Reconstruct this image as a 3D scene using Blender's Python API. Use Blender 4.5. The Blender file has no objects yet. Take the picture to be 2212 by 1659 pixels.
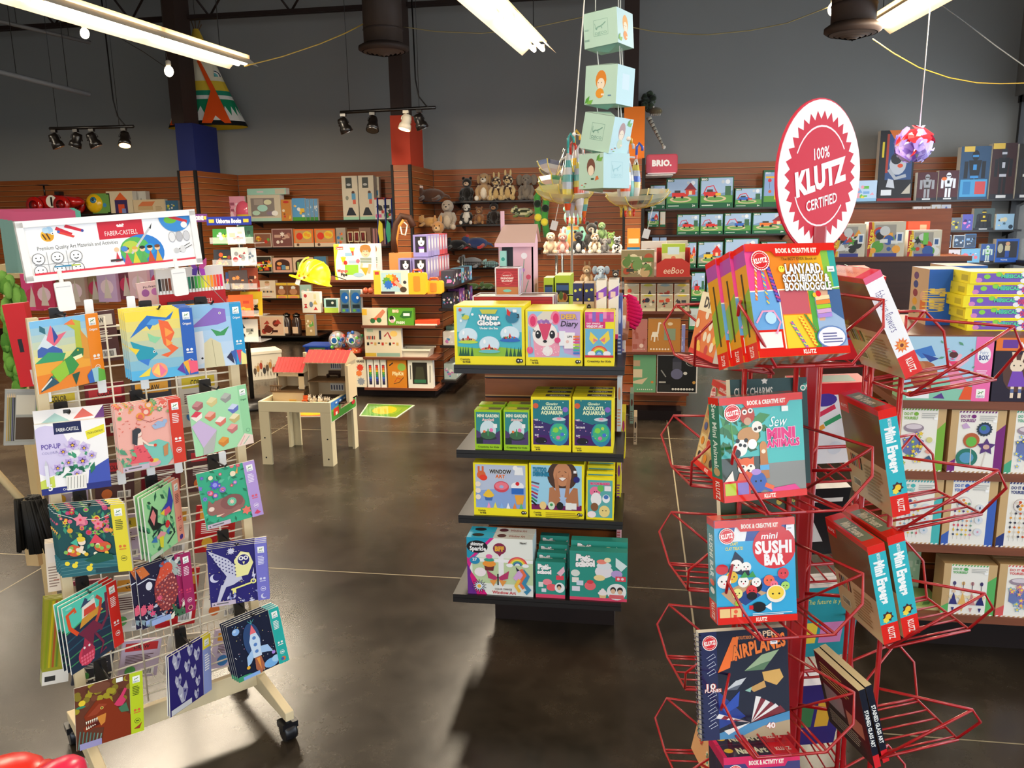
import bpy, math, random
from mathutils import Matrix, Vector
R_ = math.radians
SC = bpy.context.scene
COL = SC.collection
# ---------------------------------------------------------------- camera
FPX = 1750.0
CAM = Vector((0, 0, 1.62))
cam_data = bpy.data.cameras.new('camera')
cam_data.sensor_width = 36.0
cam_data.lens = 36.0 * FPX / 2212
cam_data.clip_start = 0.02
cam = bpy.data.objects.new('camera', cam_data)
COL.objects.link(cam)
CAMR = Matrix.Rotation(R_(9.0), 3, 'Z') @ Matrix.Rotation(R_(-11.4), 3, 'X') @ Matrix.Rotation(R_(0.9), 3, 'Y')
cam.matrix_world = Matrix.Translation(CAM) @ (CAMR @ Matrix.Rotation(R_(90), 3, 'X')).to_4x4()
SC.camera = cam
# ---------------------------------------------------------------- colour management
SC.view_settings.view_transform = 'Standard'
SC.view_settings.look = 'None'
SC.view_settings.gamma = 1.0
SC.view_settings.use_curve_mapping = False
SC.view_settings.exposure = 0.0
# ---------------------------------------------------------------- world: bright hazy daylight outside the windows
w = bpy.data.worlds.new('world'); SC.world = w; w.use_nodes = True
w.node_tree.nodes['Background'].inputs[0].default_value = (0.80, 0.90, 1.0, 1)
w.node_tree.nodes['Background'].inputs[1].default_value = 2.2
# ---------------------------------------------------------------- lamps of the room
def area(name, loc, rot, sx, sy, watt, col):
    d = bpy.data.lights.new(name, 'AREA'); d.shape = 'RECTANGLE'; d.size = sx; d.size_y = sy
    d.energy = watt; d.color = col
    o = bpy.data.objects.new(name, d); COL.objects.link(o); o.location = loc
    o.rotation_euler = rot
    return o
WARM = (1.0, 0.86, 0.66)
# daylight through the shop windows (side wall of glass, and the shop front behind the camera)
area('daylight_side_window', (4.4, 5.6, 1.75), (0, R_(90), 0), 2.4, 9.0, 190, (0.80, 0.90, 1.0))
area('daylight_shop_front', (0.9, -3.1, 1.9), (R_(90), 0, 0), 6.0, 2.6, 68, (0.95, 0.97, 1.0))
# fluorescent rows (z, three rows, the lit tubes are built below; each carries its own lamp)
FLUO = []
# ================================================================ helpers
def ray(px, py):
    return CAMR @ Vector((px - 1106, FPX, 829.5 - py))
def onY(px, py, Y):
    d = ray(px, py); return CAM + d * ((Y - CAM.y) / d.y)
def onX(px, py, X):
    d = ray(px, py); return CAM + d * ((X - CAM.x) / d.x)
def onZ(px, py, Z=0.0):
    d = ray(px, py); return CAM + d * ((Z - CAM.z) / d.z)
def onP(px, py, p, n):
    d = ray(px, py); return CAM + d * ((Vector(p) - CAM).dot(n) / d.dot(n))
def lin(c):
    return c / 12.92 if c <= 0.04045 else ((c + 0.055) / 1.055) ** 2.4
NAMED = dict(white='f4f2ee', cream='efe6d2', black='141414', grey='8c8c8c', lgrey='c9c9c9', dgrey='444444', red='d3171e', dred='8f1418',
    orange='f08a1d', yellow='f7dc1b', lemon='fbee4a', lime='a6d030', green='2f9e48', dgreen='0f5f33', teal='1d8f86', aqua='52c2c4', sky='9fd0ee',
    blue='2a66c4', navy='1b2352', purple='6a3fa0', lilac='b79be0', pink='ef7fae', hot='e51e78', rose='f6c3d0', peach='f7b89b', coral='f06a55',
    tan='cda873', kraft='c39a63', brown='6b3f22', dbrown='38200f', skin='e7b48e', dskin='a8704a', mint='a8dcc0', gold='d9a93a', silver='b9bcc2')
_hc = {}
def hx(c):
    if not isinstance(c, str): return c
    if c not in _hc:
        s = NAMED.get(c, c)
        _hc[c] = tuple(lin(int(s[i:i + 2], 16) / 255) for i in (0, 2, 4)) + (1.0,)
    return _hc[c]
def material(name, rough=0.5, metal=0.0, spec=0.5, color=None, bump=0.0, bscale=60.0, coat=0.0, var=0.0, emit=None, alpha=1.0, trans=0.0, sheen=0.0):
    m = bpy.data.materials.new(name); m.use_nodes = True
    nt = m.node_tree; b = nt.nodes['Principled BSDF']
    b.inputs['Roughness'].default_value = rough; b.inputs['Metallic'].default_value = metal
    b.inputs['Specular IOR Level'].default_value = spec
    b.inputs['Coat Weight'].default_value = coat; b.inputs['Coat Roughness'].default_value = 0.08
    b.inputs['Transmission Weight'].default_value = trans; b.inputs['Alpha'].default_value = alpha
    b.inputs['Sheen Weight'].default_value = sheen
    if color is None:
        a = nt.nodes.new('ShaderNodeAttribute'); a.attribute_name = 'Col'; src = a.outputs['Color']
    else:
        c = nt.nodes.new('ShaderNodeRGB'); c.outputs[0].default_value = hx(color); src = c.outputs[0]
    tc = nt.nodes.new('ShaderNodeTexCoord')
    if var > 0:
        n = nt.nodes.new('ShaderNodeTexNoise'); n.inputs['Scale'].default_value = bscale * 0.15; n.inputs['Detail'].default_value = 4
        nt.links.new(tc.outputs['Object'], n.inputs['Vector'])
        mr = nt.nodes.new('ShaderNodeMapRange'); mr.inputs[3].default_value = 1 - var; mr.inputs[4].default_value = 1 + var
        nt.links.new(n.outputs[0], mr.inputs[0])
        mx = nt.nodes.new('ShaderNodeVectorMath'); mx.operation = 'SCALE'
        nt.links.new(src, mx.inputs[0]); nt.links.new(mr.outputs[0], mx.inputs['Scale']); src = mx.outputs[0]
    nt.links.new(src, b.inputs['Base Color'])
    if emit:
        b.inputs['Emission Color'].default_value = hx(emit[0]); b.inputs['Emission Strength'].default_value = emit[1]
    if bump > 0:
        n = nt.nodes.new('ShaderNodeTexNoise'); n.inputs['Scale'].default_value = bscale; n.inputs['Detail'].default_value = 3
        bp = nt.nodes.new('ShaderNodeBump'); bp.inputs['Strength'].default_value = bump; bp.inputs['Distance'].default_value = 0.01
        nt.links.new(tc.outputs['Object'], n.inputs['Vector']); nt.links.new(n.outputs[0], bp.inputs['Height']); nt.links.new(bp.outputs[0], b.inputs['Normal'])
    return m
CARD = material('printed_card', 0.42, spec=0.35)
GLOSSY = material('laminated_card', 0.14, spec=0.5, coat=0.3)
MATTE = material('matte_paint', 0.6, spec=0.3)
PLASTIC = material('moulded_plastic', 0.28, spec=0.5)
PLUSH = material('plush_fur', 0.95, spec=0.1, bump=0.6, bscale=90, var=0.18, sheen=0.4)
CLOTH = material('sewn_cloth', 0.85, spec=0.15, bump=0.25, bscale=160)
WOODM = material('pale_wood', 0.45, spec=0.35, var=0.12, bscale=30)
METAL = material('painted_wire', 0.3, spec=0.5, coat=0.3)
CHROME = material('bright_metal', 0.22, metal=1.0)
CLEAR = material('clear_plastic', 0.08, spec=0.5, color='ffffff', alpha=0.22)
FILM = material('clear_film', 0.12, spec=0.6, color='ffffff', alpha=0.14)
GLASSM = material('window_glass', 0.03, color='ffffff', trans=1.0, alpha=0.25)

class MB:
    """collects coloured faces, then links them as ONE mesh object"""
    def __init__(s): s.v = []; s.f = []; s.c = []; s.sm = []; s.m = []; s.xf = None; s.mi = 0
    def pt(s, p):
        s.v.append(tuple(s.xf @ Vector(p)) if s.xf else tuple(p)); return len(s.v) - 1
    def face(s, pts, col, smooth=False):
        s.f.append([s.pt(p) for p in pts]); s.c.append(hx(col)); s.sm.append(smooth); s.m.append(s.mi)
    def idx(s, ids, col, smooth=False):
        s.f.append(list(ids)); s.c.append(hx(col)); s.sm.append(smooth); s.m.append(s.mi)
    def box(s, x0, x1, y0, y1, z0, z1, col, cols=None, ch=0):
        p = [s.pt(q) for q in ((x0, y0, z0), (x1, y0, z0), (x1, y1, z0), (x0, y1, z0), (x0, y0, z1), (x1, y0, z1), (x1, y1, z1), (x0, y1, z1))]
        cs = cols or {}
        for k, q in (('f', (0, 1, 5, 4)), ('r', (1, 2, 6, 5)), ('b', (2, 3, 7, 6)), ('l', (3, 0, 4, 7)), ('t', (4, 5, 6, 7)), ('d', (3, 2, 1, 0))):
            s.idx([p[i] for i in q], cs.get(k, col))
        return s
    def rbox(s, x0, x1, y0, y1, z0, z1, col, r=0.01, n=3, ax='z'):
        """box with corners rounded about one axis"""
        ar = []
        if ax == 'z': a0, a1, b0, b1 = x0, x1, y0, y1
        elif ax == 'y': a0, a1, b0, b1 = x0, x1, z0, z1
        else: a0, a1, b0, b1 = y0, y1, z0, z1
        for cx, cy, t0 in ((a1 - r, b1 - r, 0), (a0 + r, b1 - r, 90), (a0 + r, b0 + r, 180), (a1 - r, b0 + r, 270)):
            for k in range(n + 1):
                t = R_(t0 + 90 * k / n); ar.append((cx + r * math.cos(t), cy + r * math.sin(t)))
        lo, hi = (z0, z1) if ax == 'z' else (y0, y1) if ax == 'y' else (x0, x1)
        g = (lambda a, b, c: (a, b, c)) if ax == 'z' else (lambda a, b, c: (a, c, b)) if ax == 'y' else (lambda a, b, c: (c, a, b))
        A = [s.pt(g(a, b, lo)) for a, b in ar]; Bq = [s.pt(g(a, b, hi)) for a, b in ar]; N = len(ar)
        for i in range(N): s.idx((A[i], A[(i + 1) % N], Bq[(i + 1) % N], Bq[i]), col, False)
        s.idx(A[::-1], col); s.idx(Bq, col)
        return s
    def prism(s, poly, d, col, side=None, ax='y', y0=0.0):
        """extrude an outline (x,z) along y from y0 to y0+d"""
        g = (lambda a, b, c: (a, c, b)) if ax == 'y' else (lambda a, b, c: (a, b, c)) if ax == 'z' else (lambda a, b, c: (c, a, b))
        A = [s.pt(g(a, b, y0)) for a, b in poly]; Bq = [s.pt(g(a, b, y0 + d)) for a, b in poly]; n = len(poly)
        s.idx(A, col); s.idx(Bq[::-1], col)
        for i in range(n): s.idx((A[i], Bq[i], Bq[(i + 1) % n], A[(i + 1) % n]), side or col)
        return s
    def tube(s, path, r, col, n=8, closed=False, caps=True):
        path = [Vector(p) for p in path]; N = len(path); rings = []; prev = None
        for i, p in enumerate(path):
            if closed: t = path[(i + 1) % N] - path[i - 1]
            else: t = path[min(i + 1, N - 1)] - path[max(i - 1, 0)]
            t.normalize()
            if prev is None:
                a = Vector((0, 0, 1)) if abs(t.z) < 0.9 else Vector((1, 0, 0)); u = t.cross(a).normalized()
            else:
                u = (prev - t * prev.dot(t)).normalized()
            prev = u; v = t.cross(u); rr = r[i] if isinstance(r, (list, tuple)) else r
            rings.append([s.pt(p + (u * math.cos(2 * math.pi * k / n) + v * math.sin(2 * math.pi * k / n)) * rr) for k in range(n)])
        for i in range(N if closed else N - 1):
            a, b = rings[i], rings[(i + 1) % N]
            for k in range(n): s.idx((a[k], a[(k + 1) % n], b[(k + 1) % n], b[k]), col, True)
        if caps and not closed:
            s.idx(rings[0][::-1], col); s.idx(rings[-1], col)
        return s
    def lathe(s, prof, col, n=16, c=(0, 0, 0), cols=None, cap=True, ax='z'):
        """revolve (r,h) about an axis"""
        g = (lambda a, b, h: (c[0] + a, c[1] + b, c[2] + h)) if ax == 'z' else (lambda a, b, h: (c[0] + a, c[1] + h, c[2] + b)) if ax == 'y' else (lambda a, b, h: (c[0] + h, c[1] + a, c[2] + b))
        rg = [[s.pt(g(r * math.cos(2 * math.pi * k / n), r * math.sin(2 * math.pi * k / n), h)) for k in range(n)] for r, h in prof]
        for i in range(len(rg) - 1):
            cc = cols[i] if cols else col
            for k in range(n): s.idx((rg[i][k], rg[i][(k + 1) % n], rg[i + 1][(k + 1) % n], rg[i + 1][k]), cc, True)
        if cap:
            s.idx(rg[0][::-1], cols[0] if cols else col); s.idx(rg[-1], cols[-1] if cols else col)
        return s
    def ball(s, c, r, col, n=12, m=8, rot=None, fn=None):
        """ellipsoid; r number or (rx,ry,rz); fn(x,y,z)->colour on the unit sphere"""
        if not isinstance(r, (list, tuple)): r = (r, r, r)
        Q = rot if rot else Matrix.Identity(3); c = Vector(c)
        def P(i, k):
            a = math.pi * i / m; b = 2 * math.pi * k / n
            return Vector((math.sin(a) * math.cos(b), math.sin(a) * math.sin(b), math.cos(a)))
        def put(u): return s.pt(c + Q @ Vector((u.x * r[0], u.y * r[1], u.z * r[2])))
        top, bot = put(P(0, 0)), put(P(m, 0)); rg = [[put(P(i, k)) for k in range(n)] for i in range(1, m)]
        def cf(i, k):
            return fn(*P(i + .5, k + .5)) if fn else col
        for k in range(n):
            k2 = (k + 1) % n
            s.idx((top, rg[0][k], rg[0][k2]), cf(0, k), True); s.idx((bot, rg[-1][k2], rg[-1][k]), cf(m - 1, k), True)
            for i in range(m - 2): s.idx((rg[i][k], rg[i + 1][k], rg[i + 1][k2], rg[i][k2]), cf(i + 1, k), True)
        return s
    def build(s, name, mat=None, parent=None, loc=None, rot=None, bevel=0, mats=None):
        me = bpy.data.meshes.new(name); me.from_pydata(s.v, [], s.f)
        for q in (mats or [mat or CARD]): me.materials.append(q)
        me.polygons.foreach_set('use_smooth', s.sm)
        if mats: me.polygons.foreach_set('material_index', s.m)
        at = me.attributes.new('Col', 'FLOAT_COLOR', 'FACE')
        at.data.foreach_set('color', [q for c in s.c for q in c])
        me.update()
        o = bpy.data.objects.new(name, me); COL.objects.link(o)
        if parent: o.parent = parent
        if loc is not None: o.location = loc
        if rot is not None:
            if isinstance(rot, Matrix): o.rotation_euler = rot.to_euler()
            else: o.rotation_euler = rot
        if bevel:
            b = o.modifiers.new('edge', 'BEVEL'); b.width = bevel; b.segments = 2; b.limit_method = 'ANGLE'
        return o

def tag(o, label, cat, group=None, kind=None):
    if label: o['label'] = label
    if cat: o['category'] = cat
    if group: o['group'] = group
    if kind: o['kind'] = kind
    return o
def thing(name, label, cat, loc=(0, 0, 0), rot=None, group=None):
    o = bpy.data.objects.new(name, None); COL.objects.link(o); o.location = loc; o.empty_display_size = 0.05
    if rot is not None: o.rotation_euler = rot.to_euler() if isinstance(rot, Matrix) else rot
    return tag(o, label, cat, group)
def dup(o, loc=None, rot=None, label=None, group=None, parent=None):
    c = o.copy(); COL.objects.link(c)
    if parent: c.parent = parent
    if loc is not None: c.location = loc
    if rot is not None: c.rotation_euler = rot.to_euler() if isinstance(rot, Matrix) else rot
    if label: c['label'] = label
    if group: c['group'] = group
    for ch in list(o.children): dup(ch, parent=c)
    return c
# ---------------------------------------------------------------- lettering
_tx = {}
def glyphs(txt, bold=0.0):
    k = (txt, bold)
    if k not in _tx:
        cu = bpy.data.curves.new('lettering', 'FONT'); cu.body = txt; cu.size = 1; cu.resolution_u = 2; cu.offset = bold
        cu.align_x = 'LEFT'; cu.space_character = 1.06 if bold > .03 else 1.0
        ob = bpy.data.objects.new('lettering', cu)
        me = ob.to_mesh()
        vs = [(v.co.x, v.co.y) for v in me.vertices]; fs = [list(p.vertices) for p in me.polygons]
        ob.to_mesh_clear(); bpy.data.objects.remove(ob); bpy.data.curves.remove(cu)
        xs = [a for a, b in vs] or [0, 1]
        _tx[k] = (vs, fs, min(xs), max(xs))
    return _tx[k]
# ---------------------------------------------------------------- artwork: a list of flat printed shapes in face units (0..1, 0..1)
def R(x0, y0, x1, y1, c): return ('P', [(x0, y0), (x1, y0), (x1, y1), (x0, y1)], c)
def P(pts, c): return ('P', pts, c)
def C(x, y, r, c, ry=None, n=14, a0=0, a1=360): return ('C', x, y, r, c, ry, n, a0, a1)
def T(s, x, y, h, c, w=None, b=0.02, o=None, rot=0, al=0.5, sh=0): return ('T', s, x, y, h, c, w, b, o, rot, al, sh)
def S(x, y, r, c, n=5, k=0.45, rot=90): return ('S', x, y, r, c, n, k, rot)
def L(pts, wd, c): return ('L', pts, wd, c)
def lines(x0, y0, x1, y1, n, c, seed=1, f=0.45):
    q = random.Random(seed); st = (y1 - y0) / n
    return [R(x0, y0 + i * st, x0 + (x1 - x0) * q.uniform(.7, 1), y0 + i * st + st * f, c) for i in range(n)]
def sub(art, x0, y0, x1, y1):
    """place artwork inside a rectangle of another face"""
    out = []; sx, sy = x1 - x0, y1 - y0
    for a in art:
        k = a[0]
        if k == 'P': out.append(('P', [(x0 + x * sx, y0 + y * sy) for x, y in a[1]], a[2]))
        elif k == 'L': out.append(('L', [(x0 + x * sx, y0 + y * sy) for x, y in a[1]], a[2] * sx, a[3]))
        elif k == 'C': out.append(('C', x0 + a[1] * sx, y0 + a[2] * sy, a[3] * sx, a[4], a[5] * sy if a[5] else None) + a[6:])
        elif k == 'S': out.append(('S', x0 + a[1] * sx, y0 + a[2] * sy, a[3] * sx) + a[4:])
        else: out.append(('T', a[1], x0 + a[2] * sx, y0 + a[3] * sy, a[4] * sy, a[5], a[6] * sx if a[6] else None) + a[7:])
    return out
def clip(p):
    for ax, lim, sg in ((0, 0, 1), (0, 1, -1), (1, 0, 1), (1, 1, -1)):
        out = []
        for i in range(len(p)):
            a, b = p[i - 1], p[i]; da, db = (a[ax] - lim) * sg, (b[ax] - lim) * sg
            if (da < 0) != (db < 0):
                t = da / (da - db); out.append((a[0] + (b[0] - a[0]) * t, a[1] + (b[1] - a[1]) * t))
            if db >= 0: out.append(b)
        p = out
        if len(p) < 3: return []
    return p
def draw(mb, art, w, h, M, eps=0.00006, cut=True):
    """print artwork on a face: M maps (u metres, v metres, out) to local coordinates"""
    z = eps
    for a in art:
        k = a[0]
        def q(x, y): return M @ Vector((x * w, y * h, z))
        def poly(pts, c):
            if cut and any(not (0 <= u <= 1 and 0 <= v <= 1) for u, v in pts): pts = clip(pts)
            if len(pts) > 2: mb.face([q(u, v) for u, v in pts], c)
        if k == 'P': poly(a[1], a[2])
        elif k == 'C':
            _, x, y, r, c, ry, n, a0, a1 = a
            rx = r; ry = ry if ry else r * w / h
            poly([(x + rx * math.cos(R_(a0 + (a1 - a0) * i / n)), y + ry * math.sin(R_(a0 + (a1 - a0) * i / n))) for i in range(n + (a1 - a0 != 360))], c)
        elif k == 'S':
            _, x, y, r, c, n, kk, rot = a; pts = []
            for i in range(2 * n):
                rr = r if i % 2 == 0 else r * kk; t = R_(rot + 180 * i / n)
                pts.append((x + rr * math.cos(t), y + rr * w / h * math.sin(t)))
            for i in range(2 * n): poly([(x, y), pts[i], pts[(i + 1) % (2 * n)]], c)
        elif k == 'L':
            pts = [Vector((x * w, y * h)) for x, y in a[1]]; hw = a[2] * w / 2
            Lf = []; Rt = []
            for i, p in enumerate(pts):
                t = pts[min(i + 1, len(pts) - 1)] - pts[max(i - 1, 0)]
                nrm = Vector((-t.y, t.x)); nrm = nrm.normalized() if nrm.length > 1e-9 else Vector((0, 1))
                Lf.append(((p.x + nrm.x * hw) / w, (p.y + nrm.y * hw) / h)); Rt.append(((p.x - nrm.x * hw) / w, (p.y - nrm.y * hw) / h))
            for i in range(len(pts) - 1): poly([Rt[i], Rt[i + 1], Lf[i + 1], Lf[i]], a[3])
        else:
            _, s, x, y, th, c, tw, b, oc, rot, al, sh = a
            for pas in ((1, oc), (0, c)):
                if pas[1] is None: continue
                vs, fs, xa, xb = glyphs(s, b); ht = th * (w if abs(rot) > 45 else h) / 0.72; sx = ht
                if tw: sx = tw * w / max(xb - xa, 1e-6)
                if pas[0]: vs = glyphs(s, b + 0.035)[0]; fs = glyphs(s, b + 0.035)[1]
                cr, sr = math.cos(R_(rot)), math.sin(R_(rot)); ids = []
                for vx, vy in vs:
                    X = (vx - xa - (xb - xa) * al) * sx + sh * vy * ht; Y = (vy - 0.35) * ht
                    ids.append(mb.pt(M @ Vector((x * w + X * cr - Y * sr, y * h + X * sr + Y * cr, z))))
                for f in fs: mb.idx([ids[i] for i in f], pas[1])
                z += eps
        z += eps
def faceM(side, w, d, h):
    """(u,v,out) -> local, for a box x -w/2..w/2, y 0..d, z 0..h whose front looks to -y"""
    if side == 'f': return Matrix(((1, 0, 0, -w / 2), (0, 0, -1, 0), (0, 1, 0, 0), (0, 0, 0, 1)))
    if side == 'l': return Matrix(((0, 0, -1, -w / 2), (-1, 0, 0, d), (0, 1, 0, 0), (0, 0, 0, 1)))
    if side == 'r': return Matrix(((0, 0, 1, w / 2), (1, 0, 0, 0), (0, 1, 0, 0), (0, 0, 0, 1)))
    if side == 't': return Matrix(((1, 0, 0, -w / 2), (0, 1, 0, 0), (0, 0, 1, h), (0, 0, 0, 1)))
    if side == 'b': return Matrix(((-1, 0, 0, w / 2), (0, 0, 1, d), (0, 1, 0, 0), (0, 0, 0, 1)))
    return Matrix(((1, 0, 0, -w / 2), (0, -1, 0, d), (0, 0, -1, 0), (0, 0, 0, 1)))
FS = {'f': lambda w, d, h: (w, h), 'b': lambda w, d, h: (w, h), 'l': lambda w, d, h: (d, h), 'r': lambda w, d, h: (d, h), 't': lambda w, d, h: (w, d), 'd': lambda w, d, h: (w, d)}
def carton(name, label, cat, w, d, h, col, arts=None, loc=(0, 0, 0), rot=None, group=None, cols=None, mat=None, eps=0.00006, kindpart=None):
    """a printed box: base at the front bottom edge, front looks to -y; arts {side: artwork}"""
    mb = MB(); mb.box(-w / 2, w / 2, 0, d, 0, h, col, cols)
    for sd, art in (arts or {}).items():
        fw, fh = FS[sd](w, d, h); draw(mb, art, fw, fh, faceM(sd, w, d, h), eps)
    o = mb.build(name, mat or CARD, loc=loc, rot=rot)
    return tag(o, label, cat, group)
def rotm(yaw=0, tilt=0, roll=0):
    """yaw about z, tilt leans the top back, roll turns in the face plane"""
    return Matrix.Rotation(R_(yaw), 3, 'Z') @ Matrix.Rotation(R_(-tilt), 3, 'X') @ Matrix.Rotation(R_(-roll), 3, 'Y')
def autoyaw(quad, p, lo, hi, tilt=0):
    """the yaw at which the four corners come out square"""
    best = None
    for yw in range(lo, hi):
        Q0 = rotm(yw, tilt); n = Q0 @ Vector((0, -1, 0)); u = Q0 @ Vector((1, 0, 0)); v = Q0 @ Vector((0, 0, 1)); uv = []
        for x, y in quad:
            e = onP(x, y, p, n) - p; uv.append(Vector((e.dot(u), e.dot(v))))
        e = uv[1] - uv[0] + uv[2] - uv[3]; f = uv[0] - uv[3] + uv[1] - uv[2]
        if e.x <= 0 or f.y <= 0: continue
        s = abs(math.atan2(e.y, e.x) - math.atan2(-f.x, f.y))
        if best is None or s < best[0]: best = (s, yw)
    return best[1] if best else (lo + hi) // 2
def fit(quad, p, yaw, tilt=0):
    """pixels TL TR BR BL of a face in the plane through p -> (bottom-centre, width, height, rotation)"""
    Q0 = rotm(yaw, tilt); n = Q0 @ Vector((0, -1, 0)); u = Q0 @ Vector((1, 0, 0)); v = Q0 @ Vector((0, 0, 1)); p = Vector(p)
    uv = []
    for x, y in quad:
        e = onP(x, y, p, n) - p; uv.append(Vector((e.dot(u), e.dot(v))))
    tl, tr, br, bl = uv
    e = (tr - tl) + (br - bl); roll = math.degrees(math.atan2(e.y, e.x))
    w = ((tr - tl).length + (br - bl).length) / 2; h = ((tl - bl).length + (tr - br).length) / 2
    ce = (tl + tr + br + bl) / 4
    up = Vector((-math.sin(R_(roll)), math.cos(R_(roll)))); b = ce - up * h / 2
    return p + u * b.x + v * b.y, w, h, rotm(yaw, tilt, roll)

ORD = ('', 'second', 'third', 'fourth', 'fifth', 'sixth', 'seventh', 'eighth')
def goods(Y, zs, items, group=None, cat='box', name='toy_box', mat=None, col='f2ede2', eps=.00006):
    """boxes standing on a shelf: (x0, x1, ytop, depth, label, art, options); pixels across, the shelf top at height zs, fronts at Y"""
    out = []
    for it in items:
        x0, x1, yt, d, lab, art = it[:6]; op = it[6] if len(it) > 6 else {}
        Yi = Y + op.get('dy', 0); z0 = zs + op.get('dz', 0)
        a = onY(x0, yt, Yi); b = onY(x1, yt, Yi)
        w = b.x - a.x - .002; h = max((a.z + b.z) / 2 - z0, .02)
        ar = {'f': art}; ar.update(op.get('arts', {}))
        nm = op.get('name', name); ct = op.get('cat', cat); c = op.get('col', col)
        o = Vector(((a.x + b.x) / 2, Yi, z0)); rot = rotm(op.get('yaw', 0), op.get('tilt', 0))
        k = carton(nm, lab, ct, w, d, h, c, ar, o, rot, op.get('group', group), cols=op.get('cols'), mat=op.get('mat', mat), eps=eps)
        n = op.get('n', 1)
        if n > 1 and not k.get('group'): k['group'] = 'copies of the ' + lab[:60]
        for i in range(1, n):
            dup(k, o + rot @ Vector((op.get('sh', 0) * i, (d + op.get('gap', .002)) * i, op.get('up', 0) * i)), label='%s copy behind the %s' % (ORD[i] if i < 8 else 'another', lab))
        out.append((k, w, h))
    return out
# ================================================================ the room
WY=11.1;RX=4.45;LX=-11.0;FY=-3.6;CZ=5.3
def struct(o):o['kind']='structure';return o
def floor_mat():
 m=bpy.data.materials.new('stained_concrete');m.use_nodes=True;nt=m.node_tree;b=nt.nodes['Principled BSDF']
 tc=nt.nodes.new('ShaderNodeTexCoord')
 n1=nt.nodes.new('ShaderNodeTexNoise');n1 .inputs['Scale'].default_value=1.4;n1 .inputs['Detail'].default_value=9;n1 .inputs['Roughness'].default_value=0.68
 n2=nt.nodes.new('ShaderNodeTexNoise');n2 .inputs['Scale'].default_value=14;n2 .inputs['Detail'].default_value=6
 rp=nt.nodes.new('ShaderNodeValToRGB')
 rp.color_ramp.elements[0].position=0.34;rp.color_ramp.elements[0].color=hx('1d1811')
 rp.color_ramp.elements[1].position=0.78;rp.color_ramp.elements[1].color=hx('493f31')
 e=rp.color_ramp.elements.new(0.52);e.color=hx('312920')
 mx=nt.nodes.new('ShaderNodeMixRGB');mx.blend_type='OVERLAY';mx.inputs[0].default_value=0.22
 nt.links.new(tc.outputs['Object'],n1 .inputs['Vector']);nt.links.new(tc.outputs['Object'],n2 .inputs['Vector'])
 nt.links.new(n1 .outputs[0],rp.inputs[0]);nt.links.new(rp.outputs[0],mx.inputs[1]);nt.links.new(n2 .outputs[0],mx.inputs[2])
 nt.links.new(mx.outputs[0],b.inputs['Base Color'])
 mr=nt.nodes.new('ShaderNodeMapRange');mr.inputs[3].default_value=0.16;mr.inputs[4].default_value=0.36
 nt.links.new(n1 .outputs[0],mr.inputs[0]);nt.links.new(mr.outputs[0],b.inputs['Roughness'])
 bp=nt.nodes.new('ShaderNodeBump');bp.inputs['Strength'].default_value=0.12;bp.inputs['Distance'].default_value=0.004
 nt.links.new(n2 .outputs[0],bp.inputs['Height']);nt.links.new(bp.outputs[0],b.inputs['Normal'])
 b.inputs['Specular IOR Level'].default_value=0.5
 return m
FLOORM=floor_mat()
JOINT=material('joint_filler',0.5,color='8d8064')
mb=MB();mb.face([(LX,FY,0),(RX+3,FY,0),(RX+3,WY+.2,0),(LX,WY+.2,0)],'black')
mb.mi=1
def strip(x0,y0,x1,y1,wd):
 d=Vector((y0-y1,x1-x0,0)).normalized()*wd/2
 mb.face([(x0-d.x,y0-d.y,.0004),(x1-d.x,y1-d.y,.0004),(x1+d.x,y1+d.y,.0004),(x0+d.x,y0+d.y,.0004)],'grey')
strip(LX,3.42,RX,3.42,.007);strip(.24,FY,.24,WY,.008);strip(-2.85,FY,-2.85,WY,.006);strip(LX,5.98,RX,5.98,.005);strip(.24,2.46,RX,2.46,.006)
struct(mb.build('floor',mats=[FLOORM,JOINT]))
WALLM=material('grey_wall_paint',0.75,spec=0.25,color='8f8e8a',bump=0.12,bscale=9,var=0.04)
DARKM=material('dark_ceiling_paint',0.8,spec=0.2,color='2a211d')
mb=MB();mb.box(LX-.2,RX+1.5,WY,WY+.2,0,CZ,'grey');struct(mb.build('wall_back',WALLM))
mb=MB();mb.box(LX-.2,LX,FY,WY,0,CZ,'grey');struct(mb.build('wall_left',WALLM))
mb=MB()
mb.box(RX,RX+.2,FY,WY,3.0,CZ,'grey');mb.box(RX,RX+.2,FY,WY,0,.12,'grey')
struct(mb.build('wall_right',WALLM))
ALU=material('dark_anodised_frame',0.4,spec=0.5,color='2b2a2c')
mb=MB()
for y in[WY-.08-1.5*k for k in range(10)]:mb.box(RX+.04,RX+.14,y-.03,y+.03,.12,3.0,'grey')
mb.box(RX+.04,RX+.14,FY,WY,2.92,3.0,'grey');mb.box(RX+.04,RX+.14,FY,WY,.12,.2,'grey');mb.box(RX+.04,RX+.14,FY,WY,1.0,1.06,'grey')
wf=struct(mb.build('window_1',ALU))
mb=MB();mb.box(RX+.085,RX+.091,FY,WY,.2,2.92,'white');mb.build('pane',GLASSM,parent=wf)
mb=MB();mb.box(LX,RX,FY-.2,FY,3.2,CZ,'grey');mb.box(LX,RX,FY-.2,FY,0,.25,'grey');mb.box(LX,-4.5,FY-.2,FY,.25,3.2,'grey')
struct(mb.build('wall_front',WALLM))
mb=MB();mb.box(LX-.2,RX+.2,FY-.2,WY+.2,CZ,CZ+.15,'black');struct(mb.build('ceiling',DARKM))
mb=MB();mb.face([(RX+.2,FY-8,-.05),(RX+30,FY-8,-.05),(RX+30,WY+30,-.05),(RX+.2,WY+30,-.05)],'grey')
struct(mb.build('pavement',material('pale_pavement',.8,color='b9bdc2')))
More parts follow.
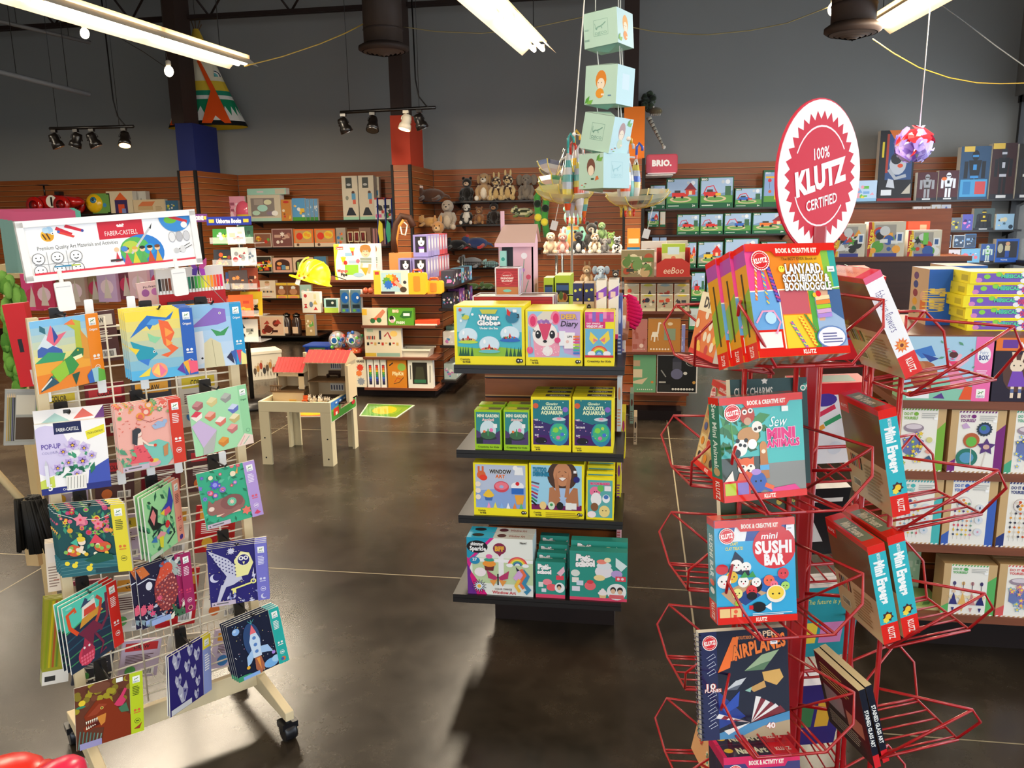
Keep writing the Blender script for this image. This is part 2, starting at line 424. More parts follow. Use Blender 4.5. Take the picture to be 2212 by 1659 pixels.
# ---------------------------------------------------------------- steel columns with painted, boxed-in feet
COLX=(-5.75,-2.91,-.075)
for cx,ccol,nm in zip(COLX,('1c2660','b8381c','ee7a1a'),('navy','rust red','orange')):
 cl,cr=(.21,-.04)if cx<-5 else(.14,.03);mb=MB();mb.box(cx-cl,cx+cr,10.06,10.42,2.9,CZ,'3a2a22')
 struct(tag(mb.build('column',MATTE),'dark brown steel column above the %s boxed foot'%nm,'column'))
 mb=MB();mb.box(cx-.13,cx+.11,9.99,WY-.5,2.2,2.9,ccol)
 struct(tag(mb.build('column',MATTE),'%s painted box around the column, above the slat panelling'%nm,'column'))
# ---------------------------------------------------------------- slat panelling
def slat_mat():
 m=material('cherry_slat',0.42,spec=0.4);nt=m.node_tree;b=nt.nodes['Principled BSDF']
 at=[n for n in nt.nodes if n.type=='ATTRIBUTE'][0];tc=[n for n in nt.nodes if n.type=='TEX_COORD'][0]
 mp=nt.nodes.new('ShaderNodeMapping');mp.inputs['Scale'].default_value=(1.6,1.6,26)
 nz=nt.nodes.new('ShaderNodeTexNoise');nz.inputs['Scale'].default_value=2.2;nz.inputs['Detail'].default_value=7
 mr=nt.nodes.new('ShaderNodeMapRange');mr.inputs[3].default_value=.62;mr.inputs[4].default_value=1.38
 ml=nt.nodes.new('ShaderNodeVectorMath');ml.operation='SCALE'
 nt.links.new(tc.outputs['Object'],mp.inputs[0]);nt.links.new(mp.outputs[0],nz.inputs['Vector']);nt.links.new(nz.outputs[0],mr.inputs[0])
 nt.links.new(at.outputs['Color'],ml.inputs[0]);nt.links.new(mr.outputs[0],ml.inputs['Scale']);nt.links.new(ml.outputs[0],b.inputs['Base Color'])
 return m
SLAT=slat_mat()
SLC,LIPC,GAPC='985020','d09a62','2a150c'
def slats(mb,x0,x1,y,z0,z1,pitch=.0762,th=.02,face=-1):
 mb.box(x0,x1,y+.008,y+th,z0,z1,GAPC)
 z=z1
 while z>z0+.02:
  b=max(z-pitch+.012,z0);mb.box(x0,x1,y,y+.0081,b,z,SLC);mb.box(x0,x1,y+.001,y+.0082,b-.0045,b-.0002,LIPC)
  z-=pitch
def slats_x(mb,y0,y1,x,z0,z1,pitch=.0762):
 mb.box(x-.02,x-.008,y0,y1,z0,z1,GAPC);z=z1
 while z>z0+.02:
  b=max(z-pitch+.012,z0);mb.box(x-.0081,x,y0,y1,b,z,SLC);mb.box(x-.0082,x-.001,y0,y1,b-.0045,b-.0002,LIPC)
  z-=pitch
ST=2.31
for n,(x0,x1)in enumerate(((LX,COLX[0]-.13),(COLX[0]+.12,COLX[1]-.13),(COLX[1]+.12,COLX[2]-.11),(COLX[2]+.11,4.3))):
 mb=MB();slats(mb,x0,x1,WY-.025,.12,ST);mb.box(x0,x1,WY-.1,WY-.005,0,.115,'2a150c')
 struct(mb.build('wall_back_slat_panel',SLAT))
for cx,nm in zip(COLX,('navy','rust red','orange')):
 mb=MB();slats(mb,cx-.105,cx+.085,9.955,.05,ST+.0);slats_x(mb,9.975,WY-.03,cx+.115,.05,ST);mb.box(cx-.13,cx+.094,9.976,WY-.03,.05,ST,GAPC)
 struct(mb.build('wall_back_column_panel',SLAT))
 mb=MB();mb.box(cx-.135,cx-.106,9.945,9.985,.0,ST+.005,'15110f');mb.box(cx+.086,cx+.122,9.945,9.985,0,ST+.005,'15110f')
 struct(mb.build('trim_column',MATTE))
# ---------------------------------------------------------------- roof trusses, pipes
def truss(y,z0,z1,x0,x1):
 mb=MB()
 for z in(z0,z1):mb.box(x0,x1,y-.05,y-.01,z,z+.05,'2b1d18');mb.box(x0,x1,y+.01,y+.05,z,z+.05,'2b1d18')
 x=x0;k=0
 while x<x1-.01:
  a,b=(z0+.025,z1+.025)if k%2==0 else(z1+.025,z0+.025)
  mb.tube([(x,y,a),(x+.55,y,b)],.014,'2b1d18',6);x+=.55;k+=1
 struct(tag(mb.build('ceiling_truss',MATTE),None,None))
truss(10.4,4.22,4.95,LX,RX);truss(7.6,4.22,4.95,LX,RX);truss(4.6,4.22,4.95,LX,RX)
def pipe(p,q,r,col,lab,nm='pipe',cat='pipe',drop=True):
 t=thing(nm,lab,cat,p)
 MB().tube([(0,0,0),q-p],r,col,10).build('tube',MATTE,parent=t)
 m=MB();e=q-p
 for f in(.35,.8):
  m.tube([e*f,e*f+Vector((0,0,CZ-(p+e*f).z-.01))],.004,'2c2724',5)
 m.build('hanger_rod',MATTE,parent=t);return t
pa,pb=onY(-60,140,8.2),onY(193,204,9.4)
pipe(pa,pb,.028,'8a8784','pale grey pipe ending in mid air, beside the dark grey wall')
pa,pb=onY(-60,32,8.4),onY(195,92,9.6)
pipe(pa,pb,.022,'77726c','thin grey conduit behind the long tube light fixture')
# ================================================================ ceiling fittings
TUBEM=material('lit_fluorescent_tube',0.4,color='ffffff',emit=('ffe9c8',22.0))
BULBM=material('lit_bulb',0.4,color='ffffff',emit=('fff0c8',9.0))
SPOTM=material('lit_spot_face',0.4,color='ffffff',emit=('ffc27a',9.0))
WHITEM=material('white_enamel',0.4,spec=0.5,color='e9dcc4')
BLK=material('black_enamel',0.3,spec=0.5,color='17120f')
def fixture(p,q,n,lab,fmat=None):
 d=(q-p).normalized();t=thing('fluorescent_light',lab,'ceiling light',p,group='tube lights under the roof')
 rot=Matrix((d,Vector((0,0,1)).cross(d).normalized(),d.cross(Vector((0,0,1)).cross(d).normalized()))).transposed()
 t.rotation_euler=rot.to_euler();Ln=1.22*n
 mb=MB();pr=[(-.16,0),(-.07,.075),(-.07,.11),(.07,.11),(.07,.075),(.16,0)]
 for i in range(5):
  (a,b),(c,e)=pr[i],pr[i+1]
  mb.face([(0,a,b),(Ln,a,b),(Ln,c,e),(0,c,e)],'white');mb.face([(0,a,b+.002),(0,c,e+.002),(Ln,c,e+.002),(Ln,a,b+.002)],'white')
 mb.build('reflector',WHITEM,parent=t)
 for k in range(n):
  for s in(-.04,.04):
   m=MB();m.tube([(k*1.22+.03,s,.035),(k*1.22+1.19,s,.035)],.019,'white',10);m.build('tube',TUBEM,parent=t)
   for e in(.015,1.175):
    MB().box(k*1.22+e,k*1.22+e+.03,s-.015,s+.015,.03,.078,'white').build('lamp_holder',WHITEM,parent=t)
 for f in(.1,.9):MB().tube([(Ln*f,0,.11),(Ln*f,0,CZ-p.z-.02)],.004,'2c2724',5).build('hanging_chain',MATTE,parent=t)
 c=p+d*Ln/2
 l=area('tube_and_fill_light',c-Vector((0,0,.03)),(0,0,math.atan2(d.y,d.x)),Ln,.25,85*n,WARM)
 return t
fz=3.1
fixture(onZ(527,147,fz),onZ(61,8,fz),3,'long tube light hanging in front of the navy-footed column')
fixture(onZ(1165,118,fz),onZ(1040,0,fz),2,'tube light between the dark air duct and the hanging cubes')
fixture(onZ(1880,75,fz),onZ(2010,0,fz),2,'tube light beside the air duct nearest the glass wall')
for x in(-3.4,-.7,2.0):area('tube_and_fill_light',(x,.4,3.1),(0,0,R_(90)),3.6,.25,50,WARM)  # added fill: unseen overhead lamps without fixtures, brightening the foreground
area('tube_and_fill_light',(-7.5,6.5,3.1),(0,0,R_(90)),3.6,.25,110,WARM)  # added unseen lamp with no fixture, fills the far left
area('tube_and_fill_light',(-6.0,2.5,3.1),(0,0,R_(90)),3.6,.25,110,WARM)  # another added lamp out of view, no fixture, fills the near left
def duct(c,r,lean,lab):
 t=thing('air_duct',lab,'air duct',c)
 path=[Vector((0,0,.05)),Vector((0,0,.5)),Vector((lean*.3,-.05,.8)),Vector((lean,-.15,1.3)),Vector((lean*1.5,-.2,CZ-c.z-.02))]
 mb=MB();mb.tube(path,r,'41342c',22)
 for h in(.18,.48):mb.lathe([(r+.001,h),(r+.006,h+.01),(r+.001,h+.02)],'3a2d26',22,cap=False)
 mb.build('pipe',MATTE,parent=t)
 mb=MB();mb.lathe([(r,.06),(r*1.28,.03),(r*1.28,0),(r*1.1,-.02)],'3a2d26',24,cap=False)
 for k in range(5):
  rr=r*(1.05-.22*k);mb.lathe([(rr,-.02-.004*k),(rr-.035,-.03-.01*k)],'54463c',24,cap=False)
 mb.lathe([(r,.0),(.01,-.0)],'120d0a',20,cap=False)
 mb.build('diffuser_grille',MATTE,parent=t)
duct(onY(829,108,8.5),.2,-.06,'brown round air duct in front of the rust red column')
duct(onY(1842,68,7.0),.165,.03,'brown round air duct with a bare bulb beside it')
# ---------------------------------------------------------------- track lights
def track(a,b,heads,cordx,lab):
 t=thing('track_light',lab,'track light',a,group=None);e=b-a
 mb=MB();mb.tube([(0,0,0),e],.018,'17120f',4);mb.build('rail',BLK,parent=t)
 mb=MB();c=e*cordx;top=CZ-a.z-.02
 mb.tube([c,c+Vector((-.05,0,.02)),c+Vector((-.13,0,.12)),c+Vector((-.16,0,.3)),c+Vector((-.18,0,top))],.008,'17120f',6)
 mb.build('power_cord',BLK,parent=t)
 mb=MB()
 for f in(.1,.83):mb.tube([e*f,e*f+Vector((0,0,top))],.003,'2c2724',5)
 mb.build('hanger_rod',BLK,parent=t)
 for f,kind in heads:
  p=e*f;white=kind=='lit_white';tl={'back':(.05,-.5),'down':(.35,.2),'side':(-.35,-.1),'lit':(.12,-.35),'lit_white':(-.22,-.2)}[kind]
  d=Vector((tl[0],tl[1],-1)).normalized();k='17120f' if not white else 'efe2c8'
  o=Vector((0,0,-.13));u=d.orthogonal().normalized();v=d.cross(u)
  mb=MB();mb.box(p.x-.03,p.x+.03,p.y-.02,p.y+.02,-.045+p.z,-.015+p.z,k);mb.tube([p+Vector((0,0,-.04)),p+Vector((0,0,-.075))],.011,k,8)
  ar=[p+o+u*(.062*math.cos(x))+Vector((0,0,.062*math.sin(x)))for x in[math.pi*i/10 for i in range(11)]]
  mb.tube(ar,.006,k,5)
  prof=[(-.075,.02),(-.07,.045),(-.03,.055),(.02,.05),(.035,.065),(.09,.072)]
  mb.tube([p+o+d*h for h,r in prof],[r for h,r in prof],k,16)
  hd=mb.build('lamp_head',BLK if not white else WHITEM,parent=t)
  mb=MB();mb.tube([p+o+d*.0905,p+o+d*.094],.062,'white',16)
  mb.build('lamp_face',SPOTM if kind.startswith('lit')else CHROME,parent=hd)
  if kind.startswith('lit'):
   l=bpy.data.lights.new('spot_beam','SPOT');l.energy=260;l.color=(1,.78,.5);l.spot_size=R_(75);l.spot_blend=.7;l.shadow_soft_size=.05
   q=bpy.data.objects.new('spot_beam',l);COL.objects.link(q);q.location=a+p+o+d*.12
   q.rotation_euler=Vector((d.x,d.y,d.z)).to_track_quat('-Z','Y').to_euler()
 return t
track(onY(107,278,9),onY(289,273,9),((.05,'down'),(.31,'side'),(.5,'down'),(.88,'lit')),.94,'black track light by the pale pipe, its fourth lamp lit')
track(onY(735,243,9),onY(941,232,9),((.03,'down'),(.34,'back'),(.69,'lit_white'),(.83,'down')),.95,'black track light crossing the rust red column, one white lamp lit')
# ---------------------------------------------------------------- bare bulbs on a slack cord
def cord(pts,Y,lab,r=.006,col='c9a64a'):
 q=[onY(x,y,Y if not isinstance(Y,tuple)else Y[0]+(Y[1]-Y[0])*i/(len(pts)-1))for i,(x,y)in enumerate(pts)];P2=[]
 for i in range(len(q)-1):
  for k in range(4):P2 .append(q[i].lerp(q[i+1],k/4))
 P2 .append(q[-1]);o=q[0].copy()
 mb=MB();mb.tube([p-o for p in P2],r,col,5)
 return tag(mb.build('bulb_cord',PLASTIC,loc=o),lab,'cord')
cord([(255,80),(310,112),(365,150)],8.2,'thin dark cord running to the bulb by the navy-footed column',.004,'3a3026')
cord([(528,143),(610,122),(690,95),(745,72),(792,48)],(7.35,8.45),'yellow cord sagging from the long tube light to the air duct')
cord([(872,58),(940,68),(1040,72),(1150,60),(1258,37),(1330,52),(1412,68),(1480,74),(1530,75),(1620,66),(1700,50),(1798,12)],(8.5,7.6),'slack pale cord running from one air duct to the bare bulb by the other',.005,'b0a070')
cord([(1885,84),(1930,115),(1985,146),(2050,168),(2110,179),(2160,181),(2230,179)],7.4,'yellow cord sagging away towards the glass wall',.0045,'b09038')
cord([(2030,8),(2090,52),(2150,98),(2230,155)],7.4,'straight grey cable slanting down to the glass wall',.005,'8a8a86')
for x,y,Y,lab in((183,72,8.2,'glowing bulb on a yellow loop below the conduit'),(365,154,8.2,'glowing bulb left of the navy-footed column'),(1800,20,7.6,'glowing bare bulb beside the brown duct')):
 p=onY(x,y,Y);t=thing('light_bulb',lab,'light bulb',p,group=None)
 MB().ball((0,0,0),(.045,.045,.055),'white',14,10).build('bulb',BULBM,parent=t)
 MB().lathe([(.022,.05),(.026,.06),(.026,.1),(.01,.11)],'e9dcc4',12).build('socket',PLASTIC,parent=t)
 MB().tube([(0,0,.1),(-.02,0,.2),(.0,0,CZ-p.z-.03)],.004,'3a3026',5).build('cord',PLASTIC,parent=t)
# ---------------------------------------------------------------- hanging tepee
c=onY(450,276,10.74);r=.56;hh=onY(430,62,10.74).z-c.z
tp=thing('toy_tepee','yellow and green patterned toy tepee hanging behind the navy-footed column','tepee',c)
mb=MB();mb.xf=Matrix.Diagonal((1,.55,1,1));N=24
bands=[(0,'1c1c1c'),(.05,'efe9da'),(.10,'efe9da'),(.20,'1f8a5a'),(.27,'efe9da'),(.31,'2a8f6a'),(.36,'e8c23c'),(.46,'efe2c0'),(.72,'e8d9b0'),(.74,'c8452a'),(.79,'d8b23a'),(1.0,'c9951f')]
ap=Vector((-.06,0,hh))
def tpt(h,k):
 rr=r*(1-h*.93);a=2*math.pi*k/N;s=(1-.04*math.sin(math.pi*h))
 return Vector((rr*s*math.cos(a),rr*s*math.sin(a),0))+ap*h
for i in range(len(bands)-1):
 h0,h1=bands[i][0],bands[i+1][0]
 for k in range(N):
  if bands[i+1][0]==.20:
   mb.face([tpt(h0,k),tpt(h0,k+1),tpt(h1,k+.5)],'efe9da');mb.face([tpt(h0,k),tpt(h1,k+.5),tpt(h1,k)],'1f8a5a');mb.face([tpt(h0,k+1),tpt(h1,k+1),tpt(h1,k+.5)],'1f8a5a')
  else:mb.face([tpt(h0,k),tpt(h0,k+1),tpt(h1,k+1),tpt(h1,k)],bands[i][1])
mb.face([tpt(0,k)for k in range(N)][::-1],'f2d21c');mb.build('tent_cloth',CLOTH,parent=tp)
mb=MB();mb.xf=Matrix.Diagonal((1,.55,1,1))
for s in(-1,1):
 a=[tpt(.66,18+s*.5)*1.0,tpt(.35,18+s*2.2),tpt(.02,18+s*.6),tpt(.02,18+s*3.6),tpt(.4,18+s*2.9),tpt(.68,18+s*1.2)]
 mb.face([p+Vector((0,-.035,0))for p in a],'f0561a')
mb.build('door_flap',CLOTH,parent=tp)
for k in(13.5,21.5):
 p=tpt(.5,k);p.y*=.55;n=Vector((math.cos(2*math.pi*k/N),2*math.sin(2*math.pi*k/N),.35)).normalized()
 mb=MB();u=Vector((0,0,1)).cross(n).normalized();v=n.cross(u);Q=Matrix((u,v,n)).transposed().to_4x4();Q.translation=p+n*.006
 draw(mb,[C(0,0,.095,'efe9da'),C(0,0,.082,'2a2a2a',n=20),C(0,0,.07,'efe9da',n=20),C(0,0,.05,'6fb7b0',n=16),C(0,0,.02,'3a8f8a')],1,1,Q,.0006)
 mb.build('round_motif',CLOTH,parent=tp)
mb=MB()
for dx,dz in((-.06,.12),(.0,.14),(.07,.1),(.09,.05)):mb.tube([ap+Vector((0,0,-.08)),ap+Vector((dx,0,dz))],.006,'6b4a2a',5)
mb.build('tent_pole',MATTE,parent=tp)
MB().tube([ap,ap+Vector((0,0,CZ-c.z-ap.z-.02))],.003,'2c2724',5).build('hanging_line',MATTE,parent=tp)
# ---------------------------------------------------------------- string of four hanging cubes
kid=lambda hair,top:[C(.5,.62,.17,hair,.25),C(.5,.52,.12,'f3dfc3',.15),C(.48,.28,.13,top,.13),R(.52,.22,.62,.27,'f3dfc3'),C(.42,.55,.012,'black'),C(.52,.55,.012,'black')]
leaf=lambda x,y,s=1:[P([(x,y),(x+.12*s,y+.05*s),(x+.14*s,y+.2*s),(x+.03*s,y+.12*s)],'5aa03a'),P([(x+.05,y),(x+.2*s,y-.02),(x+.26*s,y+.1*s),(x+.12*s,y+.08*s)],'7cb64a')]
def frame_logo(c='86ad98'):
 return[L([(.3,.3),(.3,.75),(.72,.75),(.72,.3),(.3,.3)],.012,c),T('DJECO',.51,.37,.08,c,w=.34,b=.01),L([(.36,.5),(.42,.55),(.5,.56),(.58,.6),(.66,.66)],.028,c),L([(.42,.55),(.38,.47)],.02,c),L([(.52,.57),(.55,.49)],.02,c),L([(.36,.5),(.34,.66)],.014,c)]
tiny=[R(.1,.1,.17,.13,'coral'),R(.24,.14,.32,.17,'8a5a3a'),R(.2,.05,.27,.08,'8fbf6a')]
cubes=[([(1260,32),(1332,13),(1335,92),(1262,106)],-24,frame_logo()+[R(.03,.5,.14,.54,'9fbfae'),R(.02,.2,.16,.25,'8fae9e')],kid('e8a04a','e8842a')+leaf(.02,.1),'topmost pale mint card cube, framed emblem on its front'),
([(1263,144),(1332,137),(1333,224),(1265,225)],-27,kid('e0862a','e8962a')+leaf(.02,.02)+[R(.74,.2,.84,.23,'5a7fa0')],[R(.3,.4,.7,.8,'cfe3ea')],'second hanging cube from the top, orange-haired child on its front'),
([(1262,240),(1325,253),(1318,330),(1254,321)],-30,frame_logo('6f9a86'),kid('b08a86','c9d8b8')+leaf(.7,.8)+tiny,'third hanging cube from the top, tilted, framed emblem on its front'),
([(1252,335),(1305,329),(1302,406),(1249,409)],-44,kid('7a4a3a','e8842a')[:2]+[R(.5,.25,.62,.3,'3a5a3a'),P([(.66,.22),(.82,.26),(.78,.36),(.7,.34)],'d8743a')]+leaf(.72,.78)+tiny,frame_logo('9fcdd2'),'lowest of the hanging cubes, brown-haired child on its front')]
prev=None;tops=[]
for quad,yaw,fa,ra,lab in cubes:
 o,wd,h,rot=fit(quad,onY(quad[1][0],quad[1][1],2.52),yaw)
 s=(wd+h)/2*1.0
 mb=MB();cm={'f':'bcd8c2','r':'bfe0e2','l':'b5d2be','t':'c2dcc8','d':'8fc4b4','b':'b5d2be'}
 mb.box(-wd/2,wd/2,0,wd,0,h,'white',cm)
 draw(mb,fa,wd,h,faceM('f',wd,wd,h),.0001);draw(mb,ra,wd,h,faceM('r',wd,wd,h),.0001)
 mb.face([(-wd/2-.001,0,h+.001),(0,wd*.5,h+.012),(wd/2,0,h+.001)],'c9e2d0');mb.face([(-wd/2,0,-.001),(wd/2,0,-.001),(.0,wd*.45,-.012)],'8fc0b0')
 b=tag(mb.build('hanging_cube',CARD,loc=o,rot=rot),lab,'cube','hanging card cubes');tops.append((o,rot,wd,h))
mb=MB();o0=tops[0][0].copy()
for i,(o,rot,wd,h)in enumerate(tops):
 for dx,dy in((-.3,.35),(.3,.65),(.36,.4)):
  a=o+rot@Vector((dx*wd,dy*wd,h));b=(tops[i-1][0]+tops[i-1][1]@Vector((dx*wd,dy*wd,0)))if i else Vector((a.x,a.y,3.3))
  mb.tube([a-o0,b-o0],.0016,'efeae0',5)
a=onY(1240,290,2.5);b=onY(1264,-20,2.5);mb.tube([b-o0,(a+b)/2-o0,a-o0,onY(1252,292,2.5)-o0],.002,'efeae0',5)
mb.tube([b-o0,Vector((b.x,b.y,CZ-.02))-o0],.002,'efeae0',5);mb.ball(a-o0,.006,'efeae0',8,6)
mb.ball(onY(1358,300,2.5)-o0,.007,'f0e6d8',8,6)
tag(mb.build('cube_string',CLOTH,loc=o0),'white string threading the four hanging mint cubes','string')
# ---------------------------------------------------------------- swirl lamp, sign, plush on the column
p=onY(1974,312,6.3);t=thing('swirl_lamp','purple and red interlocking-leaf lamp globe hanging on a white cord','lamp shade',p)
mb=MB();q=random.Random(5)
for k in range(26):
 a=Vector((q.gauss(0,1),q.gauss(0,1),q.gauss(0,1))).normalized();u=a.orthogonal().normalized();v=a.cross(u)
 th=q.uniform(0,6.28);u,v=u*math.cos(th)+v*math.sin(th),v*math.cos(th)-u*math.sin(th)
 cc=q.choice(['9a86d0','8a74c8','b3a3e2','a592d8'])if a.z<.25 or q.random()<.5 else 'e0202a'
 prs=[a*.11+u*.075*math.cos(2*math.pi*i/9)*1.1+v*.05*math.sin(2*math.pi*i/9)for i in range(9)]
 ce=mb.pt(a*.128);ids=[mb.pt(x)for x in prs]
 for i in range(9):mb.idx((ce,ids[i],ids[(i+1)%9]),cc,False)
for k in range(8):
 a=Vector((q.gauss(0,1),q.gauss(0,1)-.5,q.gauss(0,1)+.4)).normalized();u=a.orthogonal().normalized()
 mb.tube([a*.1,a*.13+u*.02,a*.13+u*.05],[.012,.008,.001],q.choice(['e0202a','c9bdf0']),6)
mb.build('shade',PLASTIC,parent=t)
MB().tube([(.03,0,.11),(.045,0,CZ-p.z-.02)],.004,'d8d8d6',6).build('cord',PLASTIC,parent=t)
p=onY(1395,376,10.15);x1=onY(1464,350,10.15).x;zt=onY(1430,333,10.15).z;wd=x1-p.x;h=zt-p.z
t=thing('shop_sign','red rounded BRIO sign on a bracket at the end of the train set shelves','sign',((p.x+x1)/2,10.15,p.z))
mb=MB();mb.rbox(-wd/2,wd/2,0,.16,0,h,'b01c2e',.03,4,'y');mb.rbox(-wd/2+.01,wd/2-.01,-.004,.0,.012,h-.01,'c2334a',.025,4,'y')
draw(mb,[T('BRIO.',.5,.55,.3,'white',w=.62,b=.06),R(.06,.0,.94,.05,'efd5d8')],wd,h,Matrix(((1,0,0,-wd/2),(0,0,-1,-.005),(0,1,0,0),(0,0,0,1))),.0003)
mb.build('sign_box',PLASTIC,parent=t);MB().box(-wd/2,wd/2-.05,.02,WY-10.15-.03,-.02,-.004,'d8d2ca').build('bracket',MATTE,parent=t)
p=onY(1394,240,10.84);t=thing('plush_dinosaur','dark scaly plush reptile clinging to the orange column, striped leg dangling','plush toy',p)
mb=MB();q=random.Random(2)
for k in range(60):mb.ball((q.uniform(-.02,.1),q.uniform(-.12,.02),q.uniform(.0,.2)),q.uniform(.02,.045),q.choice(['2c3424','3a4530','20281a','4a553a']),8,6)
for k in range(10):mb.ball((q.uniform(-.36,-.2),q.uniform(-.08,.02),q.uniform(-.0,.09)),q.uniform(.02,.04),q.choice(['2c3424','3a4530','4a553a']),8,6)
mb.tube([(-.3,.0,.04),(-.15,.02,.06),(0,0,.08)],.06,'2c3424',10)
mb.ball((.13,-.1,-.02),(.085,.07,.055),'6a6048',12,8);mb.ball((.16,-.13,-.02),(.04,.03,.02),'9a8a5a',10,6);mb.ball((.1,-.15,.03),.012,'efe9da',8,6)
for k in range(5):mb.lathe([(.008,0),(.001,-.03)],'efe9da',6,(.08+.025*k,-.15,-.055))
mb.build('body',PLUSH,parent=t)
mb=MB();a=Vector((.04,-.06,-.08));b=onY(1434,318,10.78)-p
for k in range(9):
 f0,f1=k/9,(k+.85)/9;mb.tube([a.lerp(b,f0),a.lerp(b,f1)],[.032-.018*f0,.034-.018*f1],'c3bda8' if k%2==0 else 'a8a290',10);mb.tube([a.lerp(b,f1),a.lerp(b,f1+.016)],.03-.018*f1,'1e1a16',10)
mb.ball(b,.025,'e6dfd0',10,8);mb.build('leg',PLUSH,parent=t)
# ================================================================ wheeled wire rack on the left
RKY=48.0
RK0=Vector((-1.603,1.934,0));RU=Vector((math.cos(R_(RKY)),math.sin(R_(RKY)),0));RN=Vector((math.sin(R_(RKY)),-math.cos(R_(RKY)),0))
RW=.53
rk=thing('display_rack','wheeled pale wood and cream wire rack of hanging craft kits','display rack',RK0,(0,0,R_(RKY)))
PALEW='d9c7a0';WIRE='eee6d2'
for x in(0,RW):
 MB().box(x-.014,x+.014,-.012,.012,.10,1.385,PALEW).build('upright',WOODM,parent=rk,bevel=.002)
MB().box(.014,RW-.014,-.011,.011,.10,.165,PALEW).build('bottom_rail',WOODM,parent=rk,bevel=.002)
for x in(0,RW):
 mb=MB();mb.prism([(-.235,.075),(-.235,.105),(-.02,.135),(.02,.135),(.235,.105),(.235,.075)],.028,PALEW,ax='x',y0=x-.014)
 mb.build('foot',WOODM,parent=rk,bevel=.002)
 for y in(-.215,.215):
  m=MB();m.lathe([(.028,-.02),(.030,-.012),(.030,.012),(.028,.02)],'16161a',18,(x+.0,y,.0305),ax='x');m.box(x-.026,x+.026,y-.02,y+.026,.045,.066,'16161a');m.tube([(x,y,.06),(x,y,.085)],.006,'b0b0b0',8)
  m.build('caster',PLASTIC,parent=rk)
mb=MB()
zs=[.2+.0+i*.0 for i in range(0)]
z=.20
while z<1.36:
 for dz in(0,.026):mb.tube([(.01,0,z+dz),(RW-.01,0,z+dz)],.0026,WIRE,6)
 z+=.086
for k in range(1,6):mb.tube([(RW*k/6,-.004,.18),(RW*k/6,-.004,1.375)],.0026,WIRE,6)
mb.build('wire_grid',METAL,parent=rk)
mb=MB()
for z in(.24,.27,.30,.33,.36,.39):mb.tube([(.02,.012,z),(.02,.14,z),(RW-.02,.14,z),(RW-.02,.012,z)],.0018,WIRE,5)
for k in range(22):
 x=.02+(RW-.04)*k/21;mb.tube([(x,.012,.24),(x,.14,.24),(x,.14,.39)],.0014,WIRE,5)
mb.build('wire_basket',METAL,parent=rk)
p0=RK0+RU*RW/2-RN*0.0
o,wd,h,rot=fit([(33,481),(415,456),(432,566),(61,609)],p0,RKY)
sg=thing('header_sign','white framed Faber-Castell header sign above the left wire rack','sign',o,rot)
mb=MB();mb.box(-wd/2,wd/2,-.004,.012,0,h,'f2f0ec')
sart=[R(.03,.09,.97,.93,'fafafa'),
R(.42,.6,.68,.93,'d0273a'),T('FABER-CASTELL',.55,.7,.085,'fbe9e6',w=.19,b=.0),P([(.53,.8),(.55,.86),(.57,.8)],'fbe9e6'),C(.535,.83,.007,'fbe9e6'),C(.565,.84,.007,'fbe9e6'),
T('Premium Quality Art Materials and Activities',.3,.54,.07,'333333',w=.44,b=-.002),
C(.145,.75,.035,'f0b832'),C(.15,.73,.028,'e0a020'),L([(.12,.78),(.135,.68)],.008,'5a3a1a'),L([(.14,.8),(.155,.68)],.008,'5a3a1a'),C(.16,.84,.02,'a9d0ea'),C(.14,.84,.017,'bcdcf0'),C(.172,.78,.008,'white'),C(.174,.78,.003,'black'),
P([(.19,.84),(.27,.72),(.28,.76),(.2,.89)],'d4263a'),P([(.24,.87),(.33,.77),(.34,.81),(.25,.92)],'d4263a'),P([(.2,.78),(.28,.68),(.29,.71),(.21,.81)],'e0463a'),C(.335,.79,.008,'3a4aa0'),C(.207,.8,.008,'3a6ac0'),
C(.655,.3,.13,'2f7fd0',.34,26),C(.615,.36,.09,'5ab45a',.24,18),C(.59,.42,.05,'b6cf4a',.12,12),C(.7,.36,.035,'2a9ad8',.1),
L([(.59,.3),(.72,.75)],.012,'c9c9cc'),P([(.715,.74),(.735,.83),(.725,.72)],'2a2a2a')]
for i,(x,cc,hc)in enumerate(((.56,'d8486a','5a3a22'),(.61,'d8cf3a','e0b04a'),(.655,'5aa85a','2a2a2a'),(.7,'c8502a','3a2a1a'),(.745,'e0b03a','7a4a2a'))):
 sart+=[P([(x-.022,.12),(x+.022,.12),(x,.34)],cc),C(x,.37,.016,'f0c8a0'),C(x,.4,.017,hc,.03)]
sart+=[P([(.49,.18),(.52,.18),(.505,.36)],'d8384a'),C(.505,.4,.014,'f0c8a0'),C(.55,.4,.02,'4a8ad0',.05)]
sart+=[C(.88,.93,.1,'3a8ad0',.3,18,180,360),C(.85,.86,.04,'6ab83a',.07),P([(.84,.9),(.95,.78),(.955,.83),(.85,.95)],'d0303a'),C(.93,.75,.02,'white')]
for i,g in enumerate(('e6e6e6','b9b9bd','cfcfd2')):sart+=[C(.845+i*.045,.54,.021,'9a9aa0',.1),C(.845+i*.045,.54,.019,g,.09)]
sart+=[L([(.86,.28),(.95,.4)],.004,'444444'),L([(.88,.25),(.96,.36)],.004,'444444'),C(.86,.28,.016,'cccccc',.05),C(.9,.3,.016,'dddddd',.07)]
for i in range(3):
 for j in range(2):
  x,y=.075+.1*i,.36-.21*j
  sart+=[C(x,y,.034,'444444',.1,20),C(x,y,.031,'fafafa',.091,20),C(x-.012,y+.02,.004,'333333'),C(x+.012,y+.02,.004,'333333'),L([(x-.012,y-.03),(x,y-.045),(x+.012,y-.03)],.005,'333333')]
